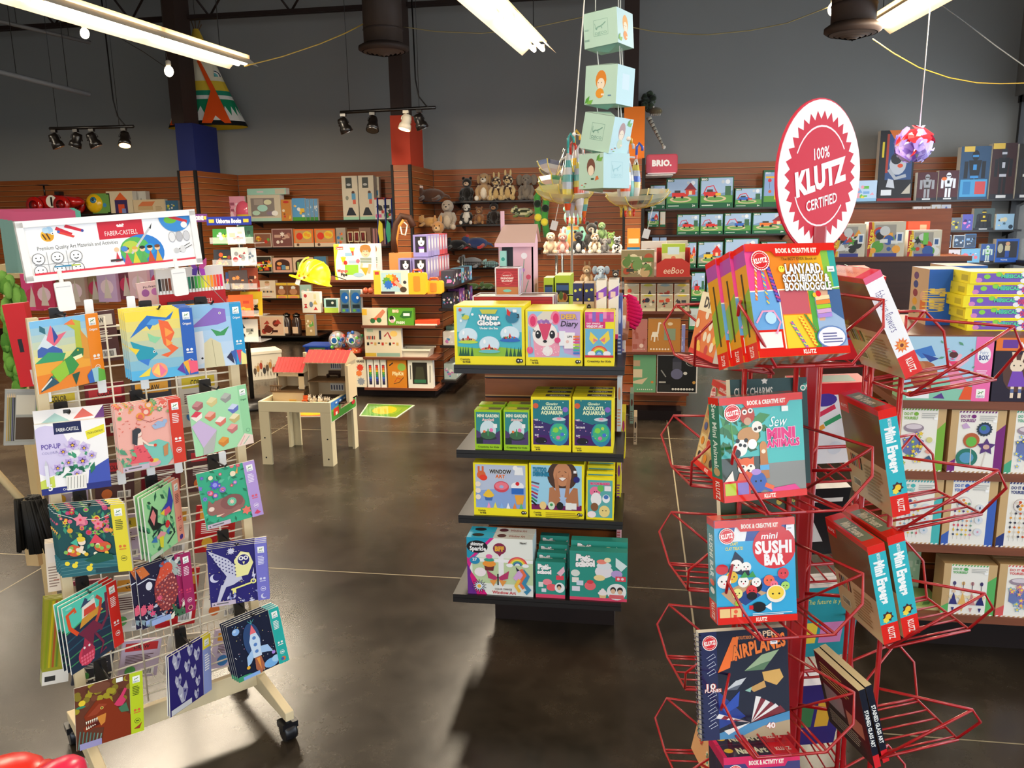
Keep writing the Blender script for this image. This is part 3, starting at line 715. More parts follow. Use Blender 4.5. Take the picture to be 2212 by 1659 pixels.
sart+=[R(.12,.1,.123,.47,'999999'),R(.225,.1,.228,.47,'999999'),R(.05,.255,.3,.265,'999999'),R(.15,.19,.24,.215,'3a8ab0'),R(.24,.19,.29,.215,'b8c84a'),
R(.46,.19,.53,.23,'4a3a3a'),R(.04,.085,.97,.12,'d42a3e'),R(.045,.105,.965,.108,'e86a78')]
sart=[a for a in sart]
draw(mb,sart,wd,h,Matrix(((1,0,0,-wd/2),(0,0,-1,-.0042),(0,1,0,0),(0,0,0,1))),.00004)
mb.build('sign_panel',CARD,parent=sg)
mb=MB()
t=.013
for a in((-wd/2-.004,wd/2+.004,h-t,h+.004),(-wd/2-.004,wd/2+.004,-.004,t),(-wd/2-.004,-wd/2+t,0,h),(wd/2-t,wd/2+.004,0,h)):mb.box(a[0],a[1],-.012,.014,a[2],a[3],'f4f2ee')
mb.build('sign_frame',PLASTIC,parent=sg)
for q in([(114,612),(152,606),(160,668),(124,674)],[(366,583),(396,577),(405,636),(374,640)]):
 a,w2,h2,r2=fit(q,p0+RN*.012,RKY);M=rot.inverted();b=M@(a-o)
 m=MB();m.rbox(b.x-w2/2,b.x+w2/2,-.022,-.0125,b.z,b.z+h2,'f0efec',.006,3,'y');m.box(b.x-w2/2+.004,b.x+w2/2-.004,-.0225,-.022,b.z+h2*.82,b.z+h2*.85,'c9c9c9')
 m.tube([(b.x,-.012,b.z+h2-.01),(b.x,-.008,b.z+h2+.03)],.006,'f0efec',8);m.build('sign_clip',PLASTIC,parent=sg)
# ---------------------------------------------------------------- hanging kits
def logo(x,y,s,asp=1.0):
 return[R(x-s,y-s*asp,x+s,y+s*asp,'fbfbf6'),L([(x-s*.6,y-s*.1*asp),(x-s*.1,y+s*.2*asp),(x+s*.6,y+s*.5*asp)],s*.18,'4a8a3a'),L([(x-s*.2,y+.1*s*asp),(x-s*.4,y+s*.5*asp)],s*.12,'4a8a3a'),L([(x+s*.1,y+.3*s*asp),(x+s*.3,y-s*.1*asp)],s*.12,'4a8a3a'),T('DJECO',x,y-s*.62*asp,s*.4*asp,'3f7f9f',w=s*1.5,b=.02)]
def band(c,ink='white',small='white',title=None):
 a=[R(.8,0,1,1,c)]+logo(.9,.885,.055)
 if title:a+=[T(title,.9,.77,.035,ink,w=.13,b=.02)]
 else:a+=lines(.84,.63,.96,.79,6,ink,3,.5)
 return a+[C(.87,.38,.022,small),C(.93,.38,.022,small),R(.85,.33,.95,.345,small)]+[C(.9,.2,.045,ink,n=16),C(.9,.2,.038,c,n=16),R(.875,.19,.925,.21,ink)]
def warn():return[R(.02,.01,.42,.085,'c9b9c9'),P([(.04,.03),(.08,.03),(.06,.065)],'5a5a5a'),R(.1,.04,.3,.06,'6a6a6a')]
rr=random.Random(11)
def flowers(cols,n,x0=0,y0=0,x1=.8,y1=1,r=.04):
 a=[]
 for i in range(n):
  x,y,s=rr.uniform(x0,x1),rr.uniform(y0,y1),rr.uniform(.5,1.2)*r;c=rr.choice(cols)
  if rr.random()<.5:a+=[S(x,y,s,c,rr.choice([5,6,8]),.55),C(x,y,s*.3,rr.choice(cols))]
  else:a+=[C(x,y,s,c),C(x,y,s*.6,rr.choice(cols))]
 return a
def stars(n,cols=('white','fbe98a'),x1=.8):return[S(rr.uniform(.02,x1-.02),rr.uniform(.02,.98),rr.uniform(.005,.014),rr.choice(cols),4,.4)for i in range(n)]
def leafs(cols,n,x0=0,y0=0,x1=.8,y1=1,l=.1):
 a=[]
 for i in range(n):
  x,y,t,s=rr.uniform(x0,x1),rr.uniform(y0,y1),rr.uniform(0,6.28),rr.uniform(.6,1.2)*l;c,d=math.cos(t),math.sin(t)
  a.append(P([(x,y),(x+c*s*.5-d*s*.22,y+d*s*.5+c*s*.22),(x+c*s,y+d*s),(x+c*s*.5+d*s*.22,y+d*s*.5-c*s*.22)],rr.choice(cols)))
 return a
def grad(c0,c1,n=8,x1=.8):
 a,b=hx(c0),hx(c1);return[R(0,i/n,x1,(i+1)/n,tuple(a[k]+(b[k]-a[k])*i/(n-1)for k in range(4)))for i in range(n)]
A_dino=grad('f28a2a','f8d84a',4)+sub(grad('e8e08a','7fc0ea',6,1),0,.42,.8,1)+[P([(.06,.62),(.2,.8),(.38,.55)],'d8e4ea'),P([(.06,.6),(.12,.64),(.2,.6),(.28,.63),(.4,.56),(.42,.46),(.05,.5)],'3f63b0'),P([(0,.42),(.2,.55),(.45,.5),(.4,.4)],'3aa06a'),
P([(.2,.72),(.28,.92),(.34,.76),(.5,.8),(.36,.66),(.3,.62)],'e86a80'),P([(.3,.66),(.3,.9),(.37,.74)],'2f4a9a'),P([(.13,.93),(.2,.88),(.2,.8),(.12,.85)],'2a6a7a'),P([(.62,.95),(.72,.92),(.7,.4),(.6,.4),(.62,.8),(.5,.9)],'b8c23a'),P([(.47,.9),(.6,.96),(.64,.87)],'f07a3a'),P([(.7,.8),(.82,.62),(.82,.36),(.7,.38)],'e09a3a'),
P([(.5,.45),(.62,.55),(.72,.52),(.7,.42),(.55,.38)],'2f7a4a'),P([(.53,.42),(.68,.45),(.69,.4),(.56,.37)],'fbf6c0'),P([(.4,.4),(.52,.46),(.62,.3),(.52,.2),(.3,.15),(.2,.2)],'3f9a4a'),P([(.2,.28),(.42,.4),(.46,.2),(.3,.1)],'9acb3a'),P([(.02,.02),(.2,.22),(.3,.1)],'2f5a6a'),L([(.04,.05),(.2,.18)],.02,'efe9da'),P([(.5,.18),(.62,.2),(.54,.02)],'2a5a4a'),C(.63,.51,.012,'yellow')]+band('f08a1d',title='Origami')+[P([(.72,.12),(.8,.2),(.84,0),(.74,0)],'3a6ac0'),P([(.8,.2),(.92,.22),(.9,0),(.82,0)],'9fd0d8'),P([(.9,.2),(1,.15),(1,0),(.88,0)],'6ab84a')]
A_sea=grad('5ab4e0','f7dc4a',7)+[P([(.04,.62),(.2,.82),(.32,.93),(.6,.88),(.72,.97),(.66,.86),(.4,.8),(.34,.72),(.3,.78)],'2f74c4'),P([(.3,.8),(.38,.88),(.6,.86),(.42,.78)],'5aa0dc'),P([(.48,.86),(.62,.82),(.7,.65),(.62,.5),(.74,.42),(.56,.3),(.46,.34),(.62,.38),(.52,.5),(.5,.64)],'ef6a3a'),P([(.56,.74),(.68,.66),(.56,.6)],'f7a04a'),P([(.56,.58),(.66,.5),(.56,.46)],'f7a04a'),P([(.04,.58),(.22,.5),(.36,.46),(.42,.36),(.3,.28),(.12,.3)],'2a9ab0'),P([(.12,.3),(.3,.3),(.26,.2)],'3f7fd0'),P([(.3,.68),(.4,.62),(.5,.6),(.4,.52),(.32,.56)],'8fd0a0'),C(.37,.4,.02,'white'),C(.37,.4,.01,'black'),P([(.0,.5),(.16,.45),(.1,.38)],'f0cf3a'),P([(.1,.05),(.3,.18),(.26,.05)],'f0d84a'),C(.42,.12,.12,'f7a07a'),P([(.32,.1),(.42,.22),(.44,.02)],'f7d06a'),P([(.42,.02),(.42,.22),(.52,.1)],'f0789a')]+band('2f63b8',title='Origami')+[P([(.68,.1),(.78,.2),(.8,.02)],'6a3fa0'),P([(.78,.2),(.9,.24),(.86,.0)],'f0b03a'),P([(.86,.22),(1,.2),(1,.04),(.88,.02)],'f0607a')]
A_whale=grad('c9dcef','8fc0e8',5)+[P([(.1,.66),(.52,.95),(.72,.92),(.72,.72),(.56,.68)],'8a6ac0'),C(.62,.86,.022,'white'),C(.62,.86,.011,'black'),P([(.44,.62),(.6,.56),(.76,.64),(.66,.5),(.52,.5)],'3f9a5a'),P([(.12,.58),(.3,.6),(.3,.1),(.16,.05)],'dfe4ea'),P([(.3,.4),(.42,.48),(.58,.38),(.62,0),(.26,0)],'d8cfa8'),L([(.44,.44),(.46,.02)],.01,'b0a680'),C(.24,.16,.02,'black')]+band('2a9ad0',title='Origami')+[P([(.66,.14),(.76,.24),(.78,.02)],'2a2a4a'),P([(.74,.22),(.84,.26),(.82,0)],'3f63b0'),P([(.84,.24),(.94,.24),(.88,0)],'d8486a'),P([(.92,.22),(1,.16),(1,0),(.9,0)],'f0e48a')]
A_pop=[R(0,0,1,1,'faf7f6'),C(.15,.62,.3,'d9cfee',.36,20),R(.26,.84,.65,1.0,'1b2150'),T('FABER-CASTELL',.455,.9,.05,'white',w=.32,b=.01),T('POP-UP',.2,.68,.07,'6a58a8',w=.27,b=.03),T('COLORING',.2,.59,.035,'8a82b8',w=.27,b=0),P([(.7,.84),(.98,.92),(.98,.8),(.72,.72)],'f0e43a'),T('COLOR & CONSTRUCT',.84,.82,.03,'5a5a2a',w=.24,rot=8),
P([(.0,.2),(.2,.26),(.2,.1),(0,.05)],'cfdc5a'),P([(.65,.0),(1,.0),(1,.42),(.7,.28)],'4658b4'),R(0,0,1,.09,'2c3580'),T('5',.13,.1,.09,'white',w=.06,b=.04),T('Creative Studio',.45,.05,.03,'white',w=.3)]+leafs(['2f7a5a','3f9a72','1f5f4a','7ab89a'],26,.28,.22,.72,.52,.15)
for x,y,s in((.36,.6,.1),(.5,.68,.12),(.66,.62,.1),(.26,.38,.1),(.42,.44,.1),(.62,.44,.13),(.52,.26,.09),(.76,.5,.08)):
 A_pop+=[S(x,y,s,'d9cdea',5,.7,20),S(x,y-.01,s*.72,'b8a0d8',5,.65,56),S(x,y-.012,s*.4,'4a2f6a',5,.5),C(x,y-.015,s*.16,'f2c23a')]
A_pop+=[R(.36,.03,.64,.24,'f3efe6')]+[L([(.37+.045*i,.05),(.39+.045*i,.22)],.006,'4a4a4a')for i in range(6)]+[R(.08,.12,.13,.42,'e6e6ee'),P([(.08,.42),(.13,.42),(.105,.5)],'cfcfd8')]
A_girl=[R(0,0,.8,1,'f3b3a6')]+flowers(['e86a5a','f0a04a','8fb86a','f7cdb8','d88a8a','6aa06a'],26,0,.8,.8,1,.06)+[L([(.3,.8),(.5,.7),(.7,.74)],.01,'b0605a'),P([(.26,.02),(.3,.36),(.6,.42),(.76,.34),(.8,.1),(.7,0)],'7fc8b8'),P([(.52,.64),(.62,.7),(.74,.66),(.72,.6),(.56,.58)],'9fb8d8'),C(.73,.68,.035,'9fb8d8')]+leafs(['d8685a','e07a6a'],24,.02,.5,.6,.8,.04)+[P([(.24,.42),(.14,.12),(.5,.1),(.34,.42)],'e8606a')]+leafs(['b83a4a'],14,.18,.14,.44,.36,.04)+[P([(.25,.5),(.35,.5),(.36,.38),(.24,.38)],'f7dccb'),L([(.34,.46),(.44,.36),(.52,.34)],.03,'f7dccb'),C(.3,.56,.055,'f7dccb'),P([(.22,.62),(.3,.64),(.3,.56),(.27,.38),(.2,.42)],'3f4046'),C(.29,.6,.06,'3f4046',.045),C(.54,.34,.025,'e0503a'),P([(.66,.3),(.74,.34),(.72,.16),(.66,.14)],'c98a5a'),C(.5,.07,.1,'e0a0b0',.05),C(.5,.11,.07,'e8c85a',.03),C(.46,.12,.03,'d83a3a')]+leafs(['5a9a7a','7ab88a'],12,.0,.1,.2,.4,.14)+warn()+band('d8402f')
A_snack=[R(0,0,1,1,'a9dfae'),R(.84,0,1,1,'98d4a0')]+logo(.92,.88,.05)+[T('Origami',.92,.76,.03,'3f7f5a',w=.1)]+[C(.93,.24,.035,'4f8f6a',n=14),C(.93,.24,.029,'98d4a0',n=14)]
for x,y,c1,c2 in((.14,.82,'c98a8a','a86a6a'),(.38,.84,'e8dca8','d8c88a'),(.62,.86,'b9b9b0','9a9a94'),(.72,.66,'cfd8ee','6a7ac0'),(.32,.62,'f0b0a0','d8785a'),(.72,.5,'f0e4b8','c8b878'),(.48,.5,'f7ece0','e07a6a'),(.66,.34,'f0a8a0','c87a78'),(.1,.66,'e0485a','f7ece0'),(.48,.16,'e8a04a','d8883a')):
 A_snack+=[P([(x-.09,y-.02),(x,y+.06),(x+.1,y+.02),(x+.09,y-.05),(x-.01,y-.1)],c2),P([(x-.09,y),(x,y+.07),(x+.1,y+.03),(x,y-.03)],c1)]
A_snack+=[P([(.0,.5),(.14,.58),(.4,.36),(.14,.12)],'d0b8dc'),P([(.14,.12),(.4,.36),(.3,.02),(.12,-.0)],'b9b9b4'),P([(.7,.02),(.86,.2),(1,.14),(1,0),(.72,0)],'f0d8c8'),L([(.76,.02),(.86,.16)],.012,'e8a0a0'),L([(.82,.02),(.94,.14)],.012,'8fc0a0')]
A_cat=[R(0,0,.8,1,'3fae86')]+leafs(['2f8a68','2a7a5a','63c29c'],40,0,0,.8,1,.13)+flowers(['e8787a','6a63c0','8a7ad0','f0a0b0','d8506a'],14,0,.5,.8,1,.05)+[S(.27,.74,.1,'5a5ac8',8,.6),C(.27,.74,.04,'9a9ae8'),S(.72,.16,.09,'ef7a6a',6,.6),C(.42,.33,.3,'9a6a62',.16,20),C(.5,.38,.2,'8a5a56',.13,18),C(.16,.32,.1,'9a6a62',.1),P([(.08,.4),(.12,.5),(.18,.42)],'9a6a62'),P([(.17,.42),(.24,.48),(.26,.38)],'9a6a62'),C(.14,.34,.05,'efd8c8',.04),C(.5,.38,.08,'6ac09a',n=12),S(.5,.38,.05,'f0c8b8',8,.5),R(.2,.18,.62,.21,'f0c8b0'),P([(.6,.3),(.7,.24),(.3,.14),(.26,.18)],'9a6a62'),C(.22,.88,.04,'f2e2c0'),C(.6,.86,.05,'f2e2c0'),P([(.64,.86),(.7,.96),(.68,.84)],'e8a05a')]+warn()+band('b79ad8','f6ecfa','e0607a')+[P([(.84,.06),(.9,.12),(.96,.06),(.9,.04)],'d8486a')]
A_fairy=[R(0,0,.8,1,'1f4f52')]+leafs(['2f7a6a','3f9a7a','8fb84a','5a8a4a'],36,0,.45,.8,1,.1)+flowers(['d83a3a','e8a03a','f0c84a','c8487a','8ac05a','d86a8a'],34,0,.55,.8,1,.045)+[L([(0,.96),(.3,.84),(.6,.8),(.78,.86)],.008,'e8e8e0'),S(.36,.82,.11,'f08a9a',5,.55),S(.6,.74,.09,'f08a9a',5,.55),C(.36,.82,.02,'e83a5a'),C(.6,.74,.02,'e83a5a')]+[C(.22,.38,.1,'d8603a',.09),C(.62,.4,.12,'d8603a',.08),P([(.44,.46),(.54,.6),(.66,.46)],'e0485a')]+[C(rr.uniform(.1,.76),rr.uniform(.3,.46),.03,rr.choice(['e8c03a','8ac05a','d83a3a','f0e8c8']))for i in range(20)]+[C(.34,.5,.055,'f7e2cc'),C(.33,.54,.065,'e8c83a',.04),C(.33,.6,.03,'c8d03a'),L([(.34,.44),(.3,.34)],.05,'f7e2cc'),P([(.18,.5),(.28,.56),(.28,.44)],'4ab89a')]+[R(0,0,.8,.26,'2f6a72')]+[L([(0,.04+.05*i),(.4,.06+.05*i),(.8,.03+.05*i)],.006,'6a9a9a')for i in range(4)]+[P([(.34,.22),(.54,.32),(.74,.28),(.76,.2),(.5,.16)],'1f5a48'),C(.1,.2,.035,'f2dc3a'),C(.2,.16,.04,'f2dc3a'),C(.23,.2,.022,'f2dc3a'),C(.4,.1,.045,'f2dc3a'),C(.43,.15,.022,'f2dc3a')]+[R(.48,.02,.8,.09,'244a54')]+band('e8d83a','6a6a2a','e07a3a')
A_bird=[R(0,0,.8,1,'a3e2a0')]+leafs(['3f9a6a','2a6a4a','74c48a','1f4a3a'],40,0,0,.8,1,.14)+[P([(.06,.62),(.2,.82),(.34,.7),(.3,.52),(.4,.46),(.34,.4),(.16,.44)],'1a2622'),P([(.12,.66),(.22,.76),(.28,.64),(.2,.5)],'f08a8a'),P([(.44,.66),(.62,.74),(.72,.96),(.78,.7),(.7,.56),(.5,.58)],'3a4ab0'),P([(.5,.64),(.66,.66),(.7,.56),(.52,.54)],'f0607a'),P([(.4,.62),(.52,.66),(.5,.56)],'f2dc3a'),L([(.14,.36),(.4,.44),(.62,.4),(.74,.2),(.5,.1)],.03,'1f3a3a'),C(.56,.4,.06,'e0303a',.06),P([(.22,.3),(.36,.36),(.5,.28),(.36,.2)],'f0a0a8'),P([(.08,.28),(.22,.34),(.24,.22)],'3f7fc0'),P([(.5,.3),(.62,.34),(.56,.22)],'3f7fc0'),P([(.3,.28),(.42,.26),(.38,.08),(.3,.12)],'e8e03a')]+[R(.02,.01,.36,.08,'c8d8c0')]+band('f0a088','8a4a4a','d8486a')+[C(.9,.06,.05,'4a3a8a',.04)]
A_lion=[R(0,0,.8,1,'221e3a')]+[L([(0,.74),(.2,.78),(.36,.7)],.02,'d8dce8'),C(.56,.92,.14,'6a86b0',.05),P([(.0,.98),(.14,1),(.24,.84),(.08,.8)],'d8743a')]+leafs(['aab8b0','d4dcd4','6a8a80'],16,.52,.62,.8,1,.18)+leafs(['c8ccd8','8aa0a8'],18,.0,.02,.4,.3,.12)+[C(.2,.66,.06,'e8e8f0',.07),C(.5,.5,.22,'8a3a40',.34,22),C(.56,.84,.1,'d8543a',.1),P([(.3,.6),(.44,.9),(.66,.8),(.5,.7)],'d8543a'),P([(.44,.94),(.5,.98),(.52,.9)],'c8483a')]+[C(.5+.18*math.cos(i*2.4)*math.sqrt(i/40),.46+.3*math.sin(i*2.4)*math.sqrt(i/40),.018,rr.choice(['d87a6a','c85a4a','e89a8a']))for i in range(60)]+flowers(['e0607a','d8487a'],5,0,.2,.4,.45,.07)+stars(50,('d8d8e0',))+leafs(['e8e4d0','3f6a4a'],14,.5,.0,.8,.24,.16)+[R(.16,.01,.52,.1,'9ab0dc')]+band('a3285e','f7dbe6','d8406a')+[C(.9,.07,.05,'f0b0a0',n=6),C(.9,.07,.035,'6a2a3a')]
A_owl=[R(0,0,.8,1,'2a2470')]+stars(60)+[P([(.02,.98),(.34,.8),(.5,.62),(.56,.42),(.4,.34),(.2,.3),(.3,.5),(.16,.72)],'c9c9dc'),P([(.44,.76),(.56,.9),(.7,.86),(.76,.68),(.66,.48),(.46,.46)],'efe9a0'),C(.6,.76,.12,'f4f0c0',n=16),C(.6,.75,.1,'2a2470'),C(.56,.78,.04,'white'),C(.64,.78,.04,'white'),C(.56,.78,.02,'2a2470'),C(.64,.78,.02,'2a2470'),P([(.58,.72),(.62,.72),(.6,.66)],'efe9a0'),P([(.1,.05),(.2,.36),(.3,.36),(.14,.03)],'c9c9dc')]+[C(.1+.05*(i%8),.9-.06*(i//8)-.03*(i%8),.012,'2a2470')for i in range(36)]+[L([(.36,.26),(.72,.34)],.03,'efe98a'),C(.74,.36,.05,'efe98a'),C(.74,.36,.025,'2a2470'),P([(.38,.26),(.38,.18),(.44,.2),(.44,.28)],'efe98a'),C(.1,.5,.08,'d0d0e6',n=16),C(.14,.52,.07,'2a2470',n=16),S(.4,.93,.07,'d0d0e6',10,.6),P([(.76,.6),(.72,.44),(.75,.44),(.73,.32),(.79,.48),(.76,.48)],'d0d0e6')]+leafs(['d0d0e6','8a90c8'],14,.3,.02,.78,.2,.09)+warn()+band('7a78cc','e8e6fa','d8d8f2')+[C(.9,.07,.05,'d8d8f0'),C(.92,.08,.04,'7a78cc')]
A_octo=[R(0,0,.8,1,'24344a'),P([(0,.62),(.0,1),(.8,1),(.8,.8),(.5,.7)],'5ad0b8')]+[L([(0,.6-.12*i),(.3,.68-.13*i),(.8,.62-.12*i)],.02,rr.choice(['3f8a5a','4aa86a','2a5a6a','5ab8a8']))for i in range(5)]+[P([(.24,.58),(.7,.68),(.62,.76),(.3,.7)],'d89a3a'),P([(.3,.7),(.34,.92),(.56,.96),(.58,.76)],'efe9dc'),P([(.34,.72),(.36,.82),(.56,.84),(.57,.74)],'d84a3a'),P([(.3,.86),(.4,.98),(.5,.9)],'3a4a6a'),L([(.2,.52),(.08,.66),(.06,.86),(.2,.9),(.2,.84)],.06,'e8562a'),L([(.5,.5),(.62,.66),(.68,.84),(.6,.92)],.055,'c84a3a'),L([(.6,.4),(.76,.56),(.78,.9)],.05,'7a2f48'),P([(.2,.52),(.5,.6),(.66,.44),(.48,.4),(.42,.2),(.28,.22),(.3,.42)],'7a2a44'),C(.3,.16,.15,'d8405a',.15,20),P([(.2,.16),(.3,.42),(.46,.2)],'b03450')]+[C(.2+.05*(i%5),.06+.05*(i//5),.02,'f0708a')for i in range(15)]+[C(.27,.28,.02,'white'),C(.36,.28,.02,'white'),L([(.5,.4),(.62,.2),(.54,.06),(.66,.1)],.04,'7a2a44'),C(.1,.95,.06,'8fe0cc',.02),C(.5,.93,.07,'8fe0cc',.02)]+band('d8281f')
A_rocket=[R(0,0,.8,1,'1a2038')]+stars(70,('white','fbe98a','9fd0f0','e89ac0'))+[C(.14,.86,.07,'8ab4e8'),C(.12,.88,.03,'b8d4f4'),C(.4,.62,.16,'2f4a78',.3,20),P([(.36,.3),(.34,.6),(.44,.86),(.54,.6),(.52,.3)],'cfe2f4'),P([(.38,.72),(.44,.88),(.5,.72)],'f0707a'),C(.44,.64,.035,'5a86c8'),C(.44,.52,.035,'5a86c8'),C(.44,.4,.035,'5a86c8'),P([(.36,.46),(.24,.36),(.22,.2),(.3,.24),(.36,.32)],'a8cbf0'),P([(.52,.46),(.66,.44),(.74,.28),(.62,.32),(.52,.34)],'a8cbf0'),C(.23,.18,.035,'f0b43a'),C(.74,.26,.035,'b08ae0'),P([(.38,.3),(.5,.3),(.54,.08),(.44,.0),(.36,.1)],'b0684a'),P([(.41,.28),(.47,.28),(.46,.06)],'f0a04a'),C(.66,.1,.14,'7ab4e8',.08),C(.76,.14,.08,'a8d4f4',.06),C(.1,.04,.2,'3f9a6a',.05),L([(.44,.88),(.44,.97)],.006,'5ad0c8'),L([(.44,.9),(.38,.96)],.006,'5ad0c8'),L([(.44,.9),(.5,.96)],.006,'5ad0c8'),R(.1,.0,.42,.06,'8ab4ec')]+band('2ab0a8')+[C(.9,.08,.045,'d8743a'),C(.88,.08,.03,'3f63b0')]
A_beasts=[R(0,0,.8,1,'2a2170')]
for x,y,s in((.18,.84,.17),(.5,.9,.12),(.66,.76,.13),(.42,.66,.12),(.2,.5,.13),(.56,.5,.13),(.3,.26,.2),(.66,.3,.1),(.62,.1,.1)):
 A_beasts+=[P([(x-s*.6,y+s*.3),(x-s*.4,y+s),(x,y+s*.5),(x+s*.4,y+s),(x+s*.6,y+s*.2),(x+s*.2,y-s*.7),(x-s*.2,y-s*.7)],'b9b9cc'),P([(x,y+s*.5),(x+s*.6,y+s*.2),(x+s*.1,y-s*.6)],'7a78a8'),P([(x-s*.4,y),(x-s*.1,y+s*.1),(x-s*.2,y-s*.3)],'e4e4ee'),C(x+s*.25,y+s*.15,s*.12,'2a2170')]
A_beasts+=[R(.02,.01,.5,.1,'d9d9dc'),R(.8,0,1,1,'8a98d0'),R(.8,.78,1,1,'e8d83a')]+logo(.9,.88,.055)+lines(.84,.4,.96,.7,7,'white',5)
A_rex=[R(0,0,.8,1,'6a3a28')]+[C(rr.uniform(0,.8),rr.uniform(.6,1),.05,rr.choice(['7a4630','8a7a2a','5a3222','a89a2a']))for i in range(30)]+[C(.1,.74,.05,'f0d03a'),C(.08,.68,.07,'3f8a6a',.02),C(.36,.92,.16,'7a4a36',.08),P([(.12,.52),(.3,.72),(.5,.7),(.62,.5),(.8,.34),(.8,0),(.36,0),(.4,.26),(.26,.3),(.12,.26),(.1,.34),(.3,.44),(.14,.44)],'8a3418'),P([(.16,.5),(.34,.66),(.46,.62),(.3,.5)],'a0442a'),P([(.12,.42),(.3,.46),(.42,.46),(.4,.34),(.2,.3),(.14,.34),(.28,.4)],'5a1a14'),P([(.3,.46),(.44,.48),(.42,.34),(.36,.3)],'d88a3a'),C(.38,.58,.025,'e8c85a'),C(.38,.58,.012,'black')]+[P([(.14+.03*i,.43+.004*i),(.165+.03*i,.43+.004*i),(.15+.03*i,.38)],'f6f0d8')for i in range(6)]+[P([(.14+.03*i,.3+.01*i),(.165+.03*i,.3+.01*i),(.15+.03*i,.36)],'f6f0d8')for i in range(5)]+[P([(.56,.58),(.66,.7),(.72,.8),(.76,.78),(.7,.66),(.74,.6),(.68,.52),(.6,.54)],'d8406a'),P([(.62,.5),(.74,.56),(.78,.4),(.66,.42)],'4a7a5a')]+[L([(.02+.05*i,.02),(.06+.05*i,.3-.02*i)],.018,rr.choice(['7a9a8a','5a8074']))for i in range(7)]+[R(.04,.0,.36,.1,'a09ac8'),R(.6,.92,.7,.99,'f6f6f0')]+band('c2d62a','4a5a1a','e0703a')+[P([(.84,.08),(.92,.12),(.97,.16),(.93,.06)],'a8402a')]
KH='hanging kits on the left wire rack'
def hang(quad,art,lab,yaw=RKY,d=.1,n=1,gap=.007,th=.004,col='f0ece2',name='craft_kit',group=KH,shift=0,mat=CARD,backlab=None,flap=None):
 p=onP((quad[0][0]+quad[1][0])/2,(quad[0][1]+quad[1][1])/2,RK0+RN*d,RN)
 o,wd,h,rot=fit(quad,p,autoyaw(quad,p,max(15,yaw-32),min(92,yaw+36)))
 arts={'f':art}
 k=carton(name,lab,'craft kit',wd,th,h,col,arts,o,rot,group,mat=mat,eps=.00004)
 bd=rot@Vector((0,1,0))
 for i in range(1,n):
  q=dup(k,o+bd*gap*i+rot@Vector((shift*i,0,.003*i)),label=(backlab or 'copy behind the '+lab))
 hz=rot@Vector((0,0,h+(flap or .0)))
 c=o+hz;back=c-RN*((c-RK0).dot(RN)-.004)
 t=thing('hook',lab_hook(lab),'display hook',back,group='black hooks on the left wire rack')
 e=c-back;f=e+RN*.018
 t.rotation_euler=(0,0,0)
 m=MB();m.tube([(0,0,.0),e*.5,e+Vector((0,0,.002)),f+Vector((0,0,.012))],.0028,'141414',6);m.build('prong',METAL,parent=t)
 m=MB();m.xf=Matrix.Rotation(R_(RKY),4,'Z');m.rbox(-.017,.017,-.006,.004,-.05,.018,'17171a',.004,3,'y');m.build('hook_plate',PLASTIC,parent=t)
 return k
def lab_hook(l):return 'black hook holding the '+' '.join(l.split(',')[0].split()[:9])
hang([(62,696),(210,675),(228,820),(85,852)],A_dino,'origami kit with folded dinosaurs and an orange band',40,.11)
hang([(266,676),(415,663),(428,808),(287,823)],A_sea,'origami kit with sea animals and a deep blue band',40,.13,4,shift=-.004)
hang([(392,664),(520,653),(533,786),(410,798)],A_whale,'origami kit with a purple whale and light blue band',44,.1,2)
kp=hang([(72,921),(227,901),(240,1052),(92,1069)],A_pop,'pop-up coloring box with purple pansies in a basket',40,.11,2,.022,.02,flap=.02)
hang([(244,881),(390,858),(400,996),(265,1022)],A_girl,'pink kit with a girl kneeling by a pond, red band',40,.12,3,shift=-.002)
hang([(402,856),(532,829),(547,957),(425,987)],A_snack,'mint green origami kit with folded paper sweets',46,.11)
hang([(423,1026),(548,992),(569,1111),(447,1144)],A_cat,'green kit with a sleeping brown cat and lilac band',47,.11)
hang([(116,1098),(268,1089),(289,1228),(134,1249)],A_fairy,'dark green kit with a fairy in flowers, yellow band',36,.12,4,shift=-.006)
hang([(307,1078),(385,1032),(397,1162),(325,1214)],A_bird,'pale green kit with bright birds, turned nearly edge-on',68,.1,3,gap=.012)
hang([(296,1226),(404,1193),(424,1311),(304,1364)],A_lion,'dark kit with a red scaly beast and plum band',50,.1,2,shift=-.014)
hang([(446,1186),(574,1172),(583,1290),(455,1314)],A_owl,'violet scratch kit with a pale owl holding a key',44,.12,4,shift=.001)
hang([(136,1317),(248,1250),(269,1389),(154,1457)],A_octo,'sea green kit with a giant red octopus, red band',58,.1,3,gap=.014)
hang([(488,1356),(600,1308),(624,1425),(516,1474)],A_rocket,'navy kit with a pale rocket among stars, teal band',52,.12,4,shift=-.004)
hang([(365,1419),(452,1368),(458,1488),(367,1552)],A_beasts,'indigo kit covered in grey faceted animal heads',66,.1,2)
hang([(160,1489),(307,1447),(311,1577),(166,1623)],A_rex,'brown kit with a roaring tyrannosaur, lime band',46,.11)
